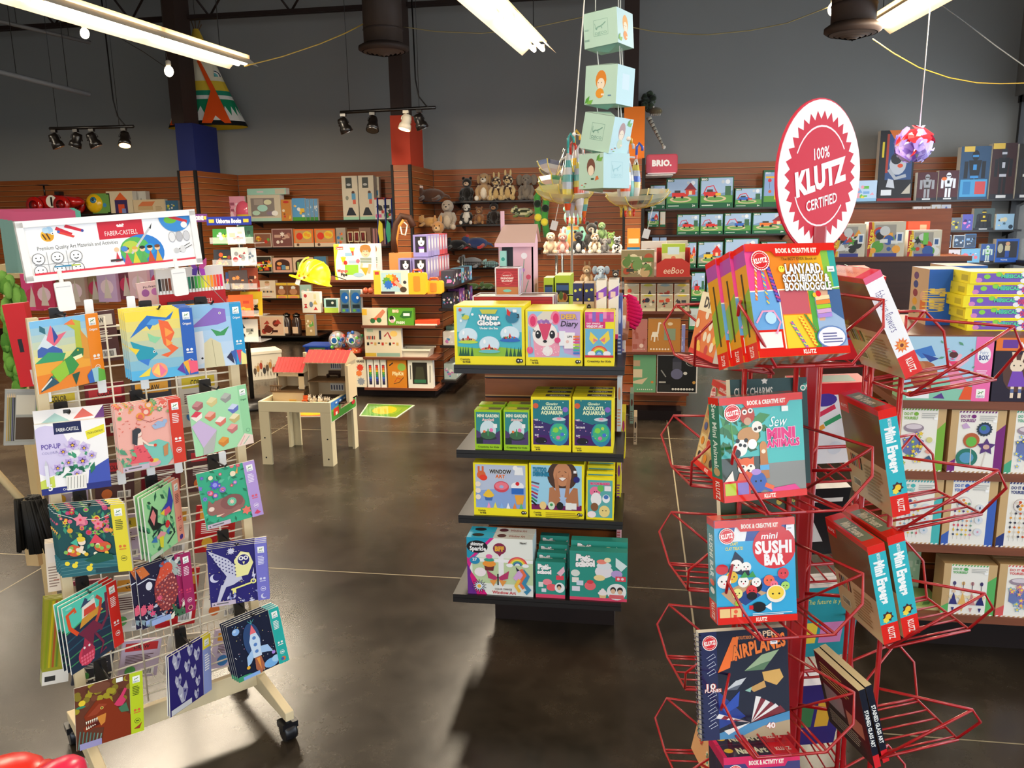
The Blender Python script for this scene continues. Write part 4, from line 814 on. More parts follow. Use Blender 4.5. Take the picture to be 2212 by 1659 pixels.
# ---------------------------------------------------------------- goods on the far side of the rack
def back(quad,d,art,lab,col,n=1,gap=.012,th=.01,name='stationery_pack',yaw=RKY,cat='stationery',mat=CARD,shift=0,group=None):
 p=onP(sum(q[0]for q in quad)/4,sum(q[1]for q in quad)/4,RK0-RN*d,RN)
 o,wd,h,rot=fit(quad,p,yaw);g=group or('packs of one kind: '+lab[:40]if n>1 else None)
 k=carton(name,lab,cat,wd,th,h,col,{'f':art},o,rot,g,mat=mat)
 bd=rot@Vector((0,1,0))
 for i in range(1,n):dup(k,o+bd*gap*i+rot@Vector((shift*i,0,0)),label=lab+', one hanging behind')
 return k
def rect(x0,y0,x1,y1,sl=-.1):
 m=(x1-x0)*sl;return[(x0,y0),(x1,y0+m),(x1,y1+m),(x0,y1)]
back([(14,658),(62,654),(80,832),(34,838)],.05,[R(.35,.42,.55,.58,'1a1a1a'),R(.6,.02,.9,.2,'d8c8c0')],'red zipped pencil folder hanging at the outer edge of the left rack','c8171c',5,.012,.005,'folder',10,'folder',shift=-.004)
back([(338,584),(487,570),(484,664),(344,676)],.06,[R(0,0,1,.42,'b3121d'),T('FABER-CASTELL',.55,.2,.1,'white',w=.5,b=.0)]+[R(.02+.048*i,.46,.058+.048*i,.78,c)for i,c in enumerate(['1a1a1a','6a5a52','5a3a2a','7a3a22','b9b9c0','2a4a9a','2f74c4','3aa0d0','2a9a9a','1f7a5a','0f4a2a','2f9a3a','6ac03a','b8d83a','f7e63a','f7c82a','f59a1d','f0602a','e8302a','e5185a'])]+[R(.025+.048*i,.42,.053+.048*i,.5,'f2f2f0')for i in range(20)],'clear pack of twenty rainbow felt pens behind the rack top','d8d2cc',th=.015,name='felt_pen_pack',cat='pens')
back(rect(10,842,78,962,-.02),.08,[R(.05,.05,.95,.95,'9a9a92'),R(.35,.55,.95,.9,'c9c2b0'),R(.35,.1,.95,.5,'4a3a2a')]+[R(.06+.055*i,.08,.1+.055*i,.86,c)for i,c in enumerate(['b99a5a','8a7a3a','6a6a2a','3a3a5a','2a2a2a'])]+[P([(.06+.055*i,.86),(.1+.055*i,.86),(.08+.055*i,.94)],'d8b88a')for i in range(5)],'clear tin of sketching pencils at the rack edge','a0a09a',name='pencil_set',cat='pencils')
back(rect(100,1175,138,1280,-.15),.06,[R(.1,.6,.9,.9,'f0e6d8')]+lines(.1,.1,.7,.55,8,'a08a7a')+[C(.4+.08*i,.24,.03,'b8502a')for i in range(5)],'cream card pad with a barcode at the outer side of the rack','efe2cf',4,.012,.005,name='card_pad',yaw=38)
back([(78,1300),(150,1290),(152,1470),(108,1478)],.06,[R(0,.0,1,.16,'e8e4dc'),R(.1,.04,.5,.1,'333333')]+[L([(.1+.14*i,.2),(.2+.13*i,.98)],.08,c)for i,c in enumerate(['8a9a1a','c8b81a','b05a2a','6a8a2a','a8a02a','8a6a2a'])],'olive and orange printed bag hanging low on the outer side','9a9a2a',4,.01,.006,name='activity_bag',yaw=46)
q=random.Random(8)
rows=[(690,800),(845,960),(1010,1100),(1130,1230),(1260,1380),(1400,1480)]
pal=[('b81c22','red'),('7a1a24','dark red'),('d8d2c8','pale grey'),('e6dcc8','cream'),('a8506a','plum'),('5a3a3a','brown'),('c8b8d0','lilac'),('3a3a44','charcoal')]
nth=('topmost','second','third','fourth','fifth','lowest')
for r,(y0,y1)in enumerate(rows):
 for c in range(4):
  col,cn=pal[(r*3+c*5+(r*c)%3)%8];x0=70+c*100+r*18;y=y0-c*12
  ink='efe6dc' if col not in('d8d2c8','e6dcc8','c8b8d0')else '5a3a3a'
  art=[R(.08,.72,.92,.93,q.choice(['d8c23a','e8e0d0','3f9a5a','c8343a','e0a03a'])),T(q.choice(['ART','DRAW','PAINT','COLOR']),.5,.82,.1,'2a2a2a',w=.4)]+lines(.12,.4,.88,.64,6,ink,r*4+c)+[R(.55,.06,.9,.24,'f4f2ee')]+[R(.57+.03*i,.09,.585+.03*i,.21,'222222')for i in range(9)]+[C(.28,.2,.14,q.choice(['d8743a','3f7fc0','5aa85a','e0b03a']))]
  back(rect(x0,y,x0+84,y1-c*12,-.12),.035+.012*(c%2),art,'%s pack seen through the wires, %s row, %s from the outer side'%(cn,nth[r],('first','second','third','fourth')[c]),col,name='art_pack',cat='art supply')
back([(300,612),(352,604),(356,680),(304,690)],.1,[C(.3,.7,.16,'a860a0'),C(.7,.7,.16,'c878b0'),T('Pic-Frame',.55,.86,.06,'5a3a4a',w=.6)],'pale pink card with butterfly print behind the sign clips','f0c8c4',name='gift_card')
wp=max(v.co.x for v in kp.data.vertices);hp=max(v.co.z for v in kp.data.vertices);m=MB();m.box(-wp,wp,.017,.0195,hp,hp+.034,'efeae6')
draw(m,[P([(.1,0),(.3,.7),(.5,0)],'a8c8c0'),P([(.55,.1),(.7,.9),(.85,.2)],'d8685a'),P([(.85,0),(1,1),(1,0)],'6a3a7a'),R(.42,.6,.52,.9,'3a3a3a')],2*wp,.034,Matrix(((1,0,0,-wp),(0,0,-1,.0168),(0,1,0,hp),(0,0,0,1))));m.build('hang_flap',CARD,parent=kp)
for x,y in((192,664),(283,656),(220,832),(312,824),(385,1006),(325,1014),(262,1030),(100,852),(480,990)):
 e=onP(x,y,RK0+RN*.006,RN);e=Matrix.Rotation(R_(-RKY),3,'Z')@(e-RK0);m=MB();m.rbox(e.x-.011,e.x+.011,-.01,-.005,e.z-.022,e.z+.022,'eef0f0',.003,2,'y');m.build('label_holder',PLASTIC,parent=rk)
# ================================================================ red wire spinner of book and craft kits
SY=15.0
SN={'f':Vector((math.sin(R_(SY)),-math.cos(R_(SY)),0))}
SN['r']=Vector((-SN['f'].y,SN['f'].x,0));SN['b']=-SN['f'];SN['l']=-SN['r']
SYAW={'f':SY,'r':SY+90,'b':SY+180,'l':SY-90}
SP=onY(1742,900,1.66);SP.z=0;TO=-.12;LO=.04
REDW='a90e15'
sp=thing('spinner_rack','red wire spinner stand holding craft kit boxes on four sides','display stand',SP,(0,0,R_(SY)))
mb=MB();mb.rbox(-.014,.014,-.014,.014,.03,1.6,'a5121a',.005,2);mb.build('pole',METAL,parent=sp)
mb=MB();mb.lathe([(.28,0),(.28,.015),(.03,.045),(.02,.08)],'a5121a',28);mb.build('base',METAL,parent=sp)
TZ=[onY(x,y,1.40).z-.034 for x,y in((1738,770),(1653,1080),(1635,1346),(1612,1596))];TZ.append(TZ[3]-.25)
for k in 'frbl':
 Q=Matrix.Rotation(R_(SYAW[k]-SY),4,'Z')
 for s in(-.05,.05):
  m=MB();m.xf=Q;m.tube([(TO+s,-.09+LO*(k=='l'),.1),(TO+s,-.09+LO*(k=='l'),1.4)],.005,REDW,8)
  m.build('ladder_rod',METAL,parent=sp)
 for z in(.12,.34,.6,.86,1.13,1.4):
  m=MB();m.xf=Q
  m.tube([(TO-.05,-.09+LO*(k=='l'),z),(TO+.05,-.09+LO*(k=='l'),z),(-.002,-.012,z-.02)],.004,REDW,6)
  m.build('cross_brace',METAL,parent=sp)
 for z in TZ:
  m=MB();m.xf=Q@Matrix.Translation((TO,-.093+(.04 if k=='l' else 0),z-(.05 if k!='f' else 0)));r=.0028
  for x in(-.06,-.03,0,.03,.06):m.tube([(x,0,0),(x,-.165,.022)],r*.75,REDW,6)
  m.tube([(-.075,0,0),(.075,0,0)],r,REDW,6)
  for s in(-1,1):
   m.tube([(0,-.165,.022),(s*.066,-.165,.022),(s*.108,-.178,.085),(s*.125,-.145,.125),(s*.05,0,.135)],r,REDW,6)
   m.tube([(s*.075,0,0),(s*.07,-.165,.022)],r,REDW,6);m.tube([(s*.075,0,0),(s*.125,-.145,.125)],r,REDW,6);m.tube([(s*.05,.003,0),(s*.05,.003,.14)],r,REDW,6)
  m.build('wire_basket',METAL,parent=sp)
c=onY(1770,381,1.66);sg=thing('topper_sign','round white sign with red starburst, KLUTZ certified, atop the red spinner','sign',c,rotm(47,0))
SR=.139
mb=MB();mb.lathe([(SR+.003,0),(SR+.003,.004)],'d2293f',48,(0,-.002,0),ax='y');mb.lathe([(SR,-.0035),(SR,-.002)],'f6f3f2',48,ax='y')
K=Matrix(((1,0,0,0),(0,0,-1,-.0036),(0,1,0,0),(0,0,0,1)))
D=2*SR
arc=lambda r,a0,a1,y0=0:[(r*math.cos(R_(a0+(a1-a0)*i/12)),r*math.sin(R_(a0+(a1-a0)*i/12))+y0)for i in range(13)]
draw(mb,[S(0,0,.43,'cb0f30',32,.87),L(arc(.33,155,35),.012,'f6e4e6'),L(arc(.33,205,325),.012,'f6e4e6'),T('100%',-.01,.155,.075,'f8eef0',w=.19,rot=9),T('KLUTZ',0,0,.15,'f8eef0',w=.62,b=.06,rot=12),T('CERTIFIED',.02,-.17,.07,'f8eef0',w=.38,rot=10)],D,D,K,.00015,cut=False)
mb.build('sign_disc',MATTE,parent=sg);MB().tube([(0,.008,-SR*.9),(0,.008,-SR-.09)],.005,'c3151b',8).build('sign_stem',METAL,parent=sg)
# ---------------------------------------------------------------- kits, front side
badge=lambda x,y,r:[C(x,y,r,'f4efe8',n=24),S(x,y,r*.94,'d8242c',24,.92),C(x,y,r*.76,'f4efe8',n=24),C(x,y,r*.72,'d8242c',n=24),T('KLUTZ',x,y,r*.42,'f6efe8',w=r*1.5,b=.06,rot=8)]
def klutz(art,hd='BOOK & CREATIVE KIT',hc='dd2418',foot=True):
 a=art+[R(0,.93,1,1,hc),P([(.28,.93),(.84,.93),(.8,.885),(.32,.885)],hc),T(hd,.56,.935,.04,'f6e6d8',w=.46,b=.05)]
 if foot:a+=[R(0,0,1,.065,hc),T('KLUTZ',.55,.033,.035,'f6e6d8',w=.14,b=.05)]
 return a+badge(.15,.85,.1)
price=lambda x,y:[R(x-.04,y-.025,x+.04,y+.025,'f2f2f4'),R(x-.025,y-.01,x+.025,y,'9a9aa0')]
twist=lambda x0,y0,x1,y1,cs,w=.03,n=9:[L([(x0,y0),(x1,y1)],w,cs[0])]+[L([(x0+(x1-x0)*(i+.1)/n-w*.4,y0+(y1-y0)*(i+.1)/n),(x0+(x1-x0)*(i+.8)/n+w*.4,y0+(y1-y0)*(i+.8)/n)],w*.45,cs[1+i%(len(cs)-1)])for i in range(n)]
A_lan=[R(0,0,1,1,'f08a2a'),P([(0,.5),(.22,.95),(0,.95)],'e8418a'),P([(.0,.5),(.0,1),(.12,1),(.26,.5)],'ea4a92'),P([(.5,.55),(.62,.95),(.86,.95),(.9,.55)],'f4b32a'),P([(.86,.55),(.84,.95),(1,.95),(1,.55)],'8ac04a'),P([(.94,.6),(.92,.95),(1,.95),(1,.6)],'3aa8a0'),R(0,.24,.32,.58,'6fa8dc'),R(0,.06,.3,.24,'dd2418'),R(.03,.08,.28,.22,'f2ece6'),R(.32,.37,.63,.58,'c8606a'),R(.33,.06,.66,.36,'f0cf3a'),R(.64,.06,1,.58,'9fb8d8'),R(.64,.06,.7,.58,'5aa84a'),P([(.72,.58),(.9,.58),(.78,.3),(.72,.3)],'e0b090'),P([(.86,.58),(1,.58),(1,.3),(.84,.4)],'4a6a9a'),L([(.31,.58),(.31,.05)],.012,'f6efe0'),L([(.0,.58),(.4,.59),(.7,.575),(1,.6)],.012,'f6efe0')]+twist(.1,.82,.06,.5,['e8743a','f0b04a','e8f0f4'],.025)+twist(.16,.82,.18,.46,['5a9ad0','f0d04a','e86a3a'],.03)+twist(.22,.82,.3,.48,['3a3a7a','c84a8a','6a5ac0'],.045,12)+twist(.4,.3,.54,.06,['3a8ac0','e85a9a','f0e04a'])+twist(.5,.34,.64,.08,['ef6a2a','f7e04a'],.04)+twist(.56,.36,.66,.2,['e84a2a','3f9a4a'],.03)+[L([(.02,.3),(.1,.4),(.22,.4),(.28,.3),(.22,.2)],.02,'e8a0c0'),C(.18,.34,.06,'b8dcf4')]+[L([(.7,y),(.86,y+.01)],.04,c)for y,c in((.5,'f0d8a8'),(.46,'f08a3a'),(.42,'9ad03a'),(.38,'d8a8d0'),(.34,'b08ad8'))]+[C(.7,.53,.025,'f2c23a'),C(.74,.54,.03,'e0323a'),C(.82,.15,.15,'e8e4ec',.085,20),C(.82,.15,.165,'7a9ac8',.095,20)][:2]+[C(.82,.15,.165,'6a8ac0',.1,22),C(.82,.15,.15,'eeeaf2',.088,22)]+lines(.72,.1,.94,.2,4,'6a6a9a',2)+[C(.37,.77,.035,'f7e04a',n=12),C(.36,.78,.006,'black'),C(.385,.78,.006,'black'),T('The BEST EVER Book of',.58,.86,.025,'5a3a1a',w=.4,b=.01),T('LANYARD,',.62,.77,.085,'f8f4f0',w=.42,b=.05,o='3a2a1a'),T('SCOUBIDOU &',.63,.685,.07,'f8f4f0',w=.52,b=.05,o='3a2a1a'),T('BOONDOGGLE',.64,.61,.07,'f8f4f0',w=.52,b=.05,o='3a2a1a')]+price(.92,.76)
A_sew=[R(0,0,1,1,'4fb8b4'),R(0,0,.5,.42,'4a5450'),R(.45,.06,1,.34,'8a8a86')]+leafs(['2a6a3a','1f5a34','3f8a4a'],26,0,.45,.45,.9,.2)+[L([(.12,.9),(.16,.4)],.015,'5a9a4a'),C(.33,.82,.09,'b83a20',.09),C(.3,.85,.03,'f2ece0'),C(.37,.86,.03,'f2ece0'),C(.3,.85,.014,'black'),C(.37,.86,.014,'black'),C(.33,.76,.045,'c89a7a'),C(.33,.62,.13,'c08a52',.085,18),C(.44,.7,.065,'efe6da'),C(.42,.68,.02,'3a2a20'),C(.47,.69,.02,'3a2a20'),C(.22,.5,.09,'f2eee8',.07),C(.25,.53,.07,'f2eee8'),C(.2,.58,.025,'1a1a1a'),C(.3,.58,.025,'1a1a1a'),C(.23,.54,.02,'1a1a1a'),C(.28,.53,.02,'1a1a1a'),C(.18,.46,.05,'1a1a1a'),P([(.2,.42),(.2,.3),(.36,.3),(.38,.42),(.3,.36)],'f2f0ea'),C(.28,.34,.1,'e8642a',.075),P([(.18,.42),(.24,.4),(.19,.34)],'e8642a'),P([(.38,.42),(.34,.4),(.38,.34)],'e8642a'),C(.24,.31,.055,'f4ece0',.04),C(.34,.31,.05,'f4ece0',.04),C(.25,.33,.012,'black'),C(.34,.33,.012,'black'),C(.31,.29,.015,'black'),P([(.2,.27),(.38,.27),(.4,.1),(.12,.1)],'e0562a'),P([(.02,.2),(.12,.3),(.14,.16)],'efe6da'),P([(.46,.5),(.54,.5),(.56,.2),(.45,.2)],'b8743a'),C(.5,.5,.045,'c8844a',.06),C(.5,.46,.025,'efe0c8'),R(.45,.28,.56,.33,'5aa8d8'),C(.42,.17,.1,'3a5fb0',.1),C(.39,.18,.012,'black'),C(.45,.18,.012,'black'),C(.4,.27,.06,'b08ad0',.03),L([(.48,.12),(.62,.06),(.74,.09)],.04,'3a5fb0'),L([(.5,.14),(.6,.1)],.05,'e8642a'),P([(.6,.1),(.86,.12),(1,.0),(.55,.02)],'e03a8a'),P([(.5,.06),(1,.06),(1,0),(.5,.0)],'d8307a'),R(0,0,.32,.2,'d8242c'),R(.02,.05,.15,.18,'b8c832'),R(.17,.05,.3,.18,'8a74c0'),C(.37,.6-.06,.055,'f6f4f0',.05),T('Sew',.68,.74,.1,'f2f4f2',w=.2,b=.0,sh=.3),T('MINI',.72,.62,.1,'e02a7a',w=.34,b=.07,o='f4d8e4'),T('ANIMALS',.74,.53,.07,'e02a7a',w=.4,b=.06,o='f4d8e4')]+[R(.74,.83,.82,.88,'f0eee8')]
def face3(x,y,r,c):return[C(x,y,r,c),C(x-r*.35,y+r*.05,r*.13,'1a1414'),C(x+r*.35,y+r*.05,r*.13,'1a1414'),C(x,y-r*.25,r*.12,'e0506a')]
A_sushi=[R(0,0,1,1,'38a8d8')]+[P([(.2+.16*i,1),(.28+.16*i,1),(.24+.16*i-.02,.79),(.16+.16*i-.02,.79)],'f4f2f0' if i%2 else '2f4f9a')for i in range(6)]+[P([(.28+.16*i,1),(.36+.16*i,1),(.32+.16*i-.02,.79),(.24+.16*i-.02,.79)],'2f4f9a' if i%2 else 'f4f2f0')for i in range(5)]+[P([(.06,.3),(.44,.42),(.64,.28),(.24,.16)],'c9a27a'),P([(.22,.24),(.42,.34),(.56,.26),(.36,.17)],'2f4a8a'),C(.7,.36,.2,'2a6ab8',.08,20),C(.74,.72,.27,'d8222c',.21,28),T('mini',.68,.83,.06,'f8f2f0',w=.2,b=.02,sh=.2),T('SUSHI',.73,.72,.115,'f8f2f0',w=.46,b=.05),T('BAR',.74,.6,.1,'f8f2f0',w=.26,b=.06),T('CRAFT',.24,.77,.03,'f0e05a',w=.1),T('CLAY TREATS!',.24,.725,.03,'f0e05a',w=.22),P([(.15,.5),(.25,.7),(.35,.62),(.36,.46)],'1f2a44')]+face3(.26,.56,.075,'f2eee8')+face3(.38,.54,.065,'f2eee8')+[R(.34,.46,.42,.51,'1a2030'),C(.08,.53,.08,'d8303a',.05)]+face3(.2,.45,.075,'f0c43a')+face3(.1,.41,.085,'f4f2ee')+face3(.34,.4,.07,'f4f0ea')+[P([(.3,.44),(.36,.5),(.4,.45),(.46,.5),(.5,.44)],'3f9a4a'),C(.5,.36,.075,'1a1a20',.07)]+face3(.5,.39,.06,'f4f0ea')+face3(.44,.31,.07,'d8323a')+[C(.44,.26,.065,'1c1c22',.04)]+face3(.26,.29,.065,'f0e88a')+face3(.66,.4,.07,'ef6a4a')+face3(.84,.46,.07,'d8404a')+face3(.72,.36,.05,'f0708a')+face3(.86,.34,.055,'a8d86a')+face3(.26,.2,.035,'9ad03a')+[C(.74,.27,.12,'efe6da',.085,22),C(.74,.28,.1,'f2d04a',.065,20),C(.7,.27,.012,'black'),C(.78,.27,.012,'black'),C(.52,.15,.09,'1c1c22',.05,18),P([(.6,.15),(.68,.19),(.68,.11)],'f2f2f2'),R(.4,.13,.45,.17,'d8222c'),R(0,0,.32,.17,'d8222c'),R(.03,.05,.16,.15,'ecc98a'),R(.17,.05,.3,.15,'ecc98a'),C(.23,.12,.025,'ef6a4a'),R(.2,.06,.24,.09,'e04a3a')]+lines(.44,.07,.96,.1,2,'d8ecf4')+price(.93,.9)
plane=lambda x,y,s,c1,c2:[P([(x-s,y-s*.4),(x,y+s*.3),(x+s,y+s*.5),(x+s*.5,y),(x,y-s*.1)],c1),P([(x-s,y-s*.4),(x,y-s*.1),(x+s*.5,y),(x+s*.1,y-s*.4)],c2)]
A_air=[R(0,0,1,1,'10162e'),R(.02,0,.2,1,'1c2350'),P([(.2,.1),(.2,.45),(.5,.2)],'1f3a8a'),P([(.2,.0),(1,.0),(1,.22),(.6,.14),(.2,.06)],'4a8ab8'),P([(.4,0),(1,0),(1,.14),(.7,.1)],'b09a7a')]+[P([(.55,.14),(.16+.06*i,.2-.03*i+.02*i),(.2+.06*i,.24-.02*i)],('e6e2e0','8a2a34')[i%2])for i in range(5)]+[P([(.56,.14),(.62+.055*i,.38-.02*i),(.68+.055*i,.37-.03*i)],('e6e2e0','7a2430')[i%2])for i in range(6)]+[P([(.25,.08),(.55,.14),(.3,.04)],'e6e2e0')]+plane(.7,.7,.2,'9ab08a','5a7a5a')+[P([(.55,.46),(.72,.52),(.74,.46),(.6,.42)],'c89a5a'),P([(.7,.6),(.9,.62),(.94,.54),(.86,.47),(.72,.52)],'d8a85a'),P([(.5,.44),(.58,.47),(.56,.42)],'8fc0b0'),P([(.24,.28),(.44,.44),(.42,.3),(.28,.24)],'2a4fb0')]+plane(.4,.5,.12,'c9ccd0','5a6070')+[P([(.2,.62),(.38,.94),(.44,.94),(.42,.72),(.35,.72),(.34,.66)],'f0702a'),T('AIRPLANES',.66,.84,.12,'f07a30',w=.62,b=.04,o='3a1a1a',rot=12,sh=.1),T('THE KLUTZ BOOK OF',.52,.93,.03,'ef8a4a',w=.2),T('PAPER',.74,.955,.05,'f0c8a0',w=.26,b=.03,rot=3),T('10',.12,.5,.05,'f0ece8',w=.1,b=.03,o='d8502a'),T('PLANES',.14,.46,.03,'f0ece8',w=.18,o='d8502a'),T('40',.78,.1,.05,'f0ece8',w=.1,b=.04,o='d8502a')]+[L([(.08,.76-.07*i),(.16,.8-.07*i),(.18,.77-.07*i),(.1,.74-.07*i)],.006,'c9cde0')for i in range(10)if i not in(3,4)]+badge(.12,.9,.085)+price(.84,.88)
A_nail=[R(0,0,1,1,'3a3570'),P([(.0,.0),(.0,.6),(.3,.8),(.5,.4),(.4,0)],'f0c0a0'),P([(.7,.8),(.9,.85),(.8,.4),(.66,.5)],'e8b090')]+[C(.4+.05*i,.5+.07*i,.05,c,.07)for i,c in enumerate(['c8d83a','f0d03a','f4f0ea','d8a06a'])]+price(.85,.7)
A_nail_top=[R(0,0,1,1,'2a2440'),R(.68,0,1,1,'d82430'),T('KLUTZ',.84,.45,.25,'f0d8d0',w=.2,b=.05),T('Nail Art',.42,.45,.45,'f0f0d8',w=.4,b=.04,o='3f7a4a'),C(.12,.5,.06,'e0b83a'),R(0,0,.05,1,'d81a5a')]
SP_lan=[R(0,0,1,1,'d8941f'),P([(0,.5),(1,.62),(1,.3),(0,.2)],'8aa83a'),R(0,.82,1,.95,'a84a9a'),R(0,0,1,.14,'d82418'),R(0,.95,1,1,'d82418'),T('KLUTZ',.5,.07,.3,'f4e4d8',w=.5,rot=90)]+[L([(.5,.2),(.5,.76)],.14,'4a3a1a')]
SP_sew=[R(0,0,1,1,'2f7a64'),R(0,0,1,.22,'d82418'),R(0,.93,1,1,'d82418'),T('Sew Mini Animals',.5,.62,.42,'d8e8dc',w=2.6,rot=-90,b=.02),T('KLUTZ',.5,.1,.4,'f4e4d8',w=.7,rot=-90),C(.5,.28,.3,'c0a070',.04)]
SP_su=[R(0,0,1,1,'2f8a94'),R(0,0,1,.2,'d82418'),R(0,.93,1,1,'d82418'),T('SUSHI BAR',.5,.64,.45,'d8ecec',w=1.8,rot=-90,b=.04),T('KLUTZ',.5,.1,.4,'f4e4d8',w=.7,rot=-90),C(.5,.3,.3,'f0f0ea',.03),C(.5,.38,.3,'e8684a',.03)]
TOP_red=[R(0,0,1,1,'d82418'),R(.15,.2,.85,.8,'7a8a72')]
GK='craft kit boxes on the red spinner'
def kit(name,lab,quad,tilt,art,d,spine=None,n=1,col='e8dcc8',Y=1.45,lo=0,hi=40,top=None,gap=0,mat=GLOSSY,side='r',dx=0,cat='craft kit',back=None):
 p=onY(sum(q[0]for q in quad)/4,sum(q[1]for q in quad)/4,Y)
 o,w,h,rot=fit(quad,p,autoyaw(quad,p,lo,hi,tilt),tilt)
 ar={'f':art}
 if spine:ar['l']=spine
 ar['t']=top or TOP_red
 if back:ar['b']=back
 k=carton(name,lab,cat,w,d,h,col,ar,o,rot,GK,mat=mat,cols={'d':'c9b48a','r':'d8cfc0','b':'cdb48c'},eps=.00003)
 for i in range(1,n):dup(k,o+rot@Vector((dx*i,(d+.001+gap)*i,0)),label='%s copy behind the %s'%(('','second','third','fourth')[i],lab))
 return k,o,w,h,rot
kit('craft_kit_box','rainbow lanyard and scoubidou kit, top front of the red spinner',[(1604.6,529),(1798,525),(1835,763),(1640,773)],20,klutz(A_lan),.036,SP_lan,3,Y=1.4,lo=10,hi=34,dx=-.006)
kit('craft_kit_box','teal kit of tiny felt animals on the red spinner',[(1551,860.5),(1731,846.6),(1742.5,1068),(1564,1087)],9,klutz(A_sew),.045,SP_sew,Y=1.42)
kit('craft_kit_box','blue sushi clay kit with smiling rice rolls',[(1542.5,1125),(1714.7,1116),(1722,1338),(1549,1350)],9,klutz(A_sushi),.045,SP_su,Y=1.44)
o_,w_,h_,r_=kit('spiral_book','navy spiral book of paper airplanes, below the sushi kit',[(1509.6,1363),(1699.5,1358),(1708,1582),(1516,1605)],9,A_air,.016,[R(0,0,1,1,'e8e4da')],Y=1.46,top=[R(0,0,1,1,'e8e2d2')],cat='book')[1:]
m=MB()
for i in range(22):m.tube([Vector((-w_/2+.006*math.cos(a),.006+.012*math.sin(a),h_*(.03+.94*i/21)))for a in[k*.7 for k in range(10)]],.0008,'2a2a50',4)
k2=[o for o in COL.objects if o.name=='spiral_book'][0];m.build('wire_binding',METAL,parent=k2)
p=onY(1645,1634,1.44);
kit('craft_kit_box','magenta nail art kit lowest in front, hand on its cover',[(1561.5,1636),(1728.6,1627),(1733,1850),(1572,1864)],10,klutz(A_nail,'BOOK & ACTIVITY KIT','d8185a',False),.05,[R(0,0,1,1,'2a2440'),R(0,.9,1,1,'d8185a')],2,Y=1.44,top=A_nail_top)
# ---------------------------------------------------------------- kits, right-hand side: spines towards the aisle, backs towards the pole
BK=lambda s:[R(0,0,1,1,'c9ab80'),R(0,.45,1,.95,s),R(0,.95,1,1,'d82418'),R(0,.84,.24,1,'d82418'),T('KLUTZ',.12,.9,.03,'f0d8d0',w=.16)]+lines(.35,.87,.9,.94,3,'7a5a3a')+[R(.1+.05*i,.3,.13+.05*i,.42,c)for i,c in enumerate(['8a3a3a','3a3a3a','6a7a8a','9a8a5a','d83a3a','1a1a1a'])]+[R(.1,.1,.3,.18,'e0cfae')]+[R(.11+.02*i,.11,.12+.02*i,.17,'3a2a1a')for i in range(9)]+lines(.45,.08,.9,.4,9,'9a7a52',4)
def sidekit(quad,roll_w,art,top,back,lab,w=.155,Y=1.45,cat='craft kit',name='craft_kit_box',col='c9a878'):
 p=onY(sum(q[0]for q in quad)/4,sum(q[1]for q in quad)/4,Y)
 yw=autoyaw(quad,p,2,30);o,d,h,rot=fit(quad,p,yw)
 mb=MB();mb.box(-d/2,d/2,0,w,0,h,col,{'l':'c9ab80','f':'e8e4dc'})
 draw(mb,art,d,h,faceM('f',d,w,h),.00004);draw(mb,back,w,h,faceM('l',d,w,h),.00004);draw(mb,top,w,d,Matrix(((0,1,0,-d/2),(-1,0,0,w),(0,0,1,h),(0,0,0,1))),.00004)
 return tag(mb.build(name,GLOSSY,loc=o,rot=rot),lab,cat,GK)
SP_er=[R(0,0,1,1,'33b3c0'),R(0,0,1,.2,'e0241a'),R(0,.92,1,1,'e0241a'),T('Mini Erasers',.52,.62,.55,'f4f6f4',w=2.6,rot=-90,b=.06),T('MAKE YOUR OWN',.55,.87,.2,'f4f6f4',w=.5,rot=-90),S(.5,.27,.34,'4a2a2a',7,.7),S(.36,.24,.2,'f0d84a',6,.7),C(.52,.27,.17,'f0c83a'),T('KLUTZ',.55,.1,.36,'f4e4d8',w=.75,rot=-90,b=.03)]
T_er=[R(0,0,1,1,'d82418'),R(.16,.12,.84,.88,'76846c'),T('Mini Erasers',.5,.5,.5,'d8d4b8',w=.44,b=.04)]
SP_fl=[R(0,0,1,1,'f2eff0'),R(0,0,1,.21,'e0241a'),R(0,.94,1,1,'e0507a'),T('fabulous flowers',.5,.64,.5,'5a4a8a',w=2.3,rot=-90,b=-.01),S(.5,.3,.42,'e8742a',11,.6),S(.5,.3,.26,'f0a03a',9,.6),C(.5,.3,.1,'7a2a1a'),T('KLUTZ',.55,.1,.36,'f4e4d8',w=.75,rot=-90,b=.03)]
sidekit([(1863.5,603),(1903,582),(1992.7,800),(1957,819)],0,SP_fl,[R(0,0,1,1,'d8243f'),R(.05,.05,.8,.95,'e8a080'),T('fabulous flowers',.45,.5,.35,'b85a4a',w=.5,b=-.01)],BK('7a5a40'),'tilted kit box with a white flower-craft spine, top right basket',Y=1.46)
sidekit([(1895.7,888),(1935,879.5),(1966.6,1108.6),(1928.6,1118.7)],0,SP_er,T_er,BK('6a5638'),'mini eraser kit box alone in the middle basket',Y=1.48)
sidekit([(1873,1183),(1909,1171.5),(1947,1382),(1909,1393)],0,SP_er,T_er,BK('6a5638'),'mini eraser kit box, the one nearer the pole of the lower pair',Y=1.46)
sidekit([(1915,1161.5),(1952,1149.6),(1988.7,1366),(1953,1378)],0,SP_er,T_er,BK('6a5638'),'mini eraser kit box, the outer one of the lower pair',Y=1.49)
SP_st=[R(0,0,1,1,'141828'),R(0,0,1,.16,'d8242c'),T('STAINED GLASS ART',.5,.5,.6,'f0f0ea',w=6.5,rot=-90,b=.03)]+stars(14,x1=1)
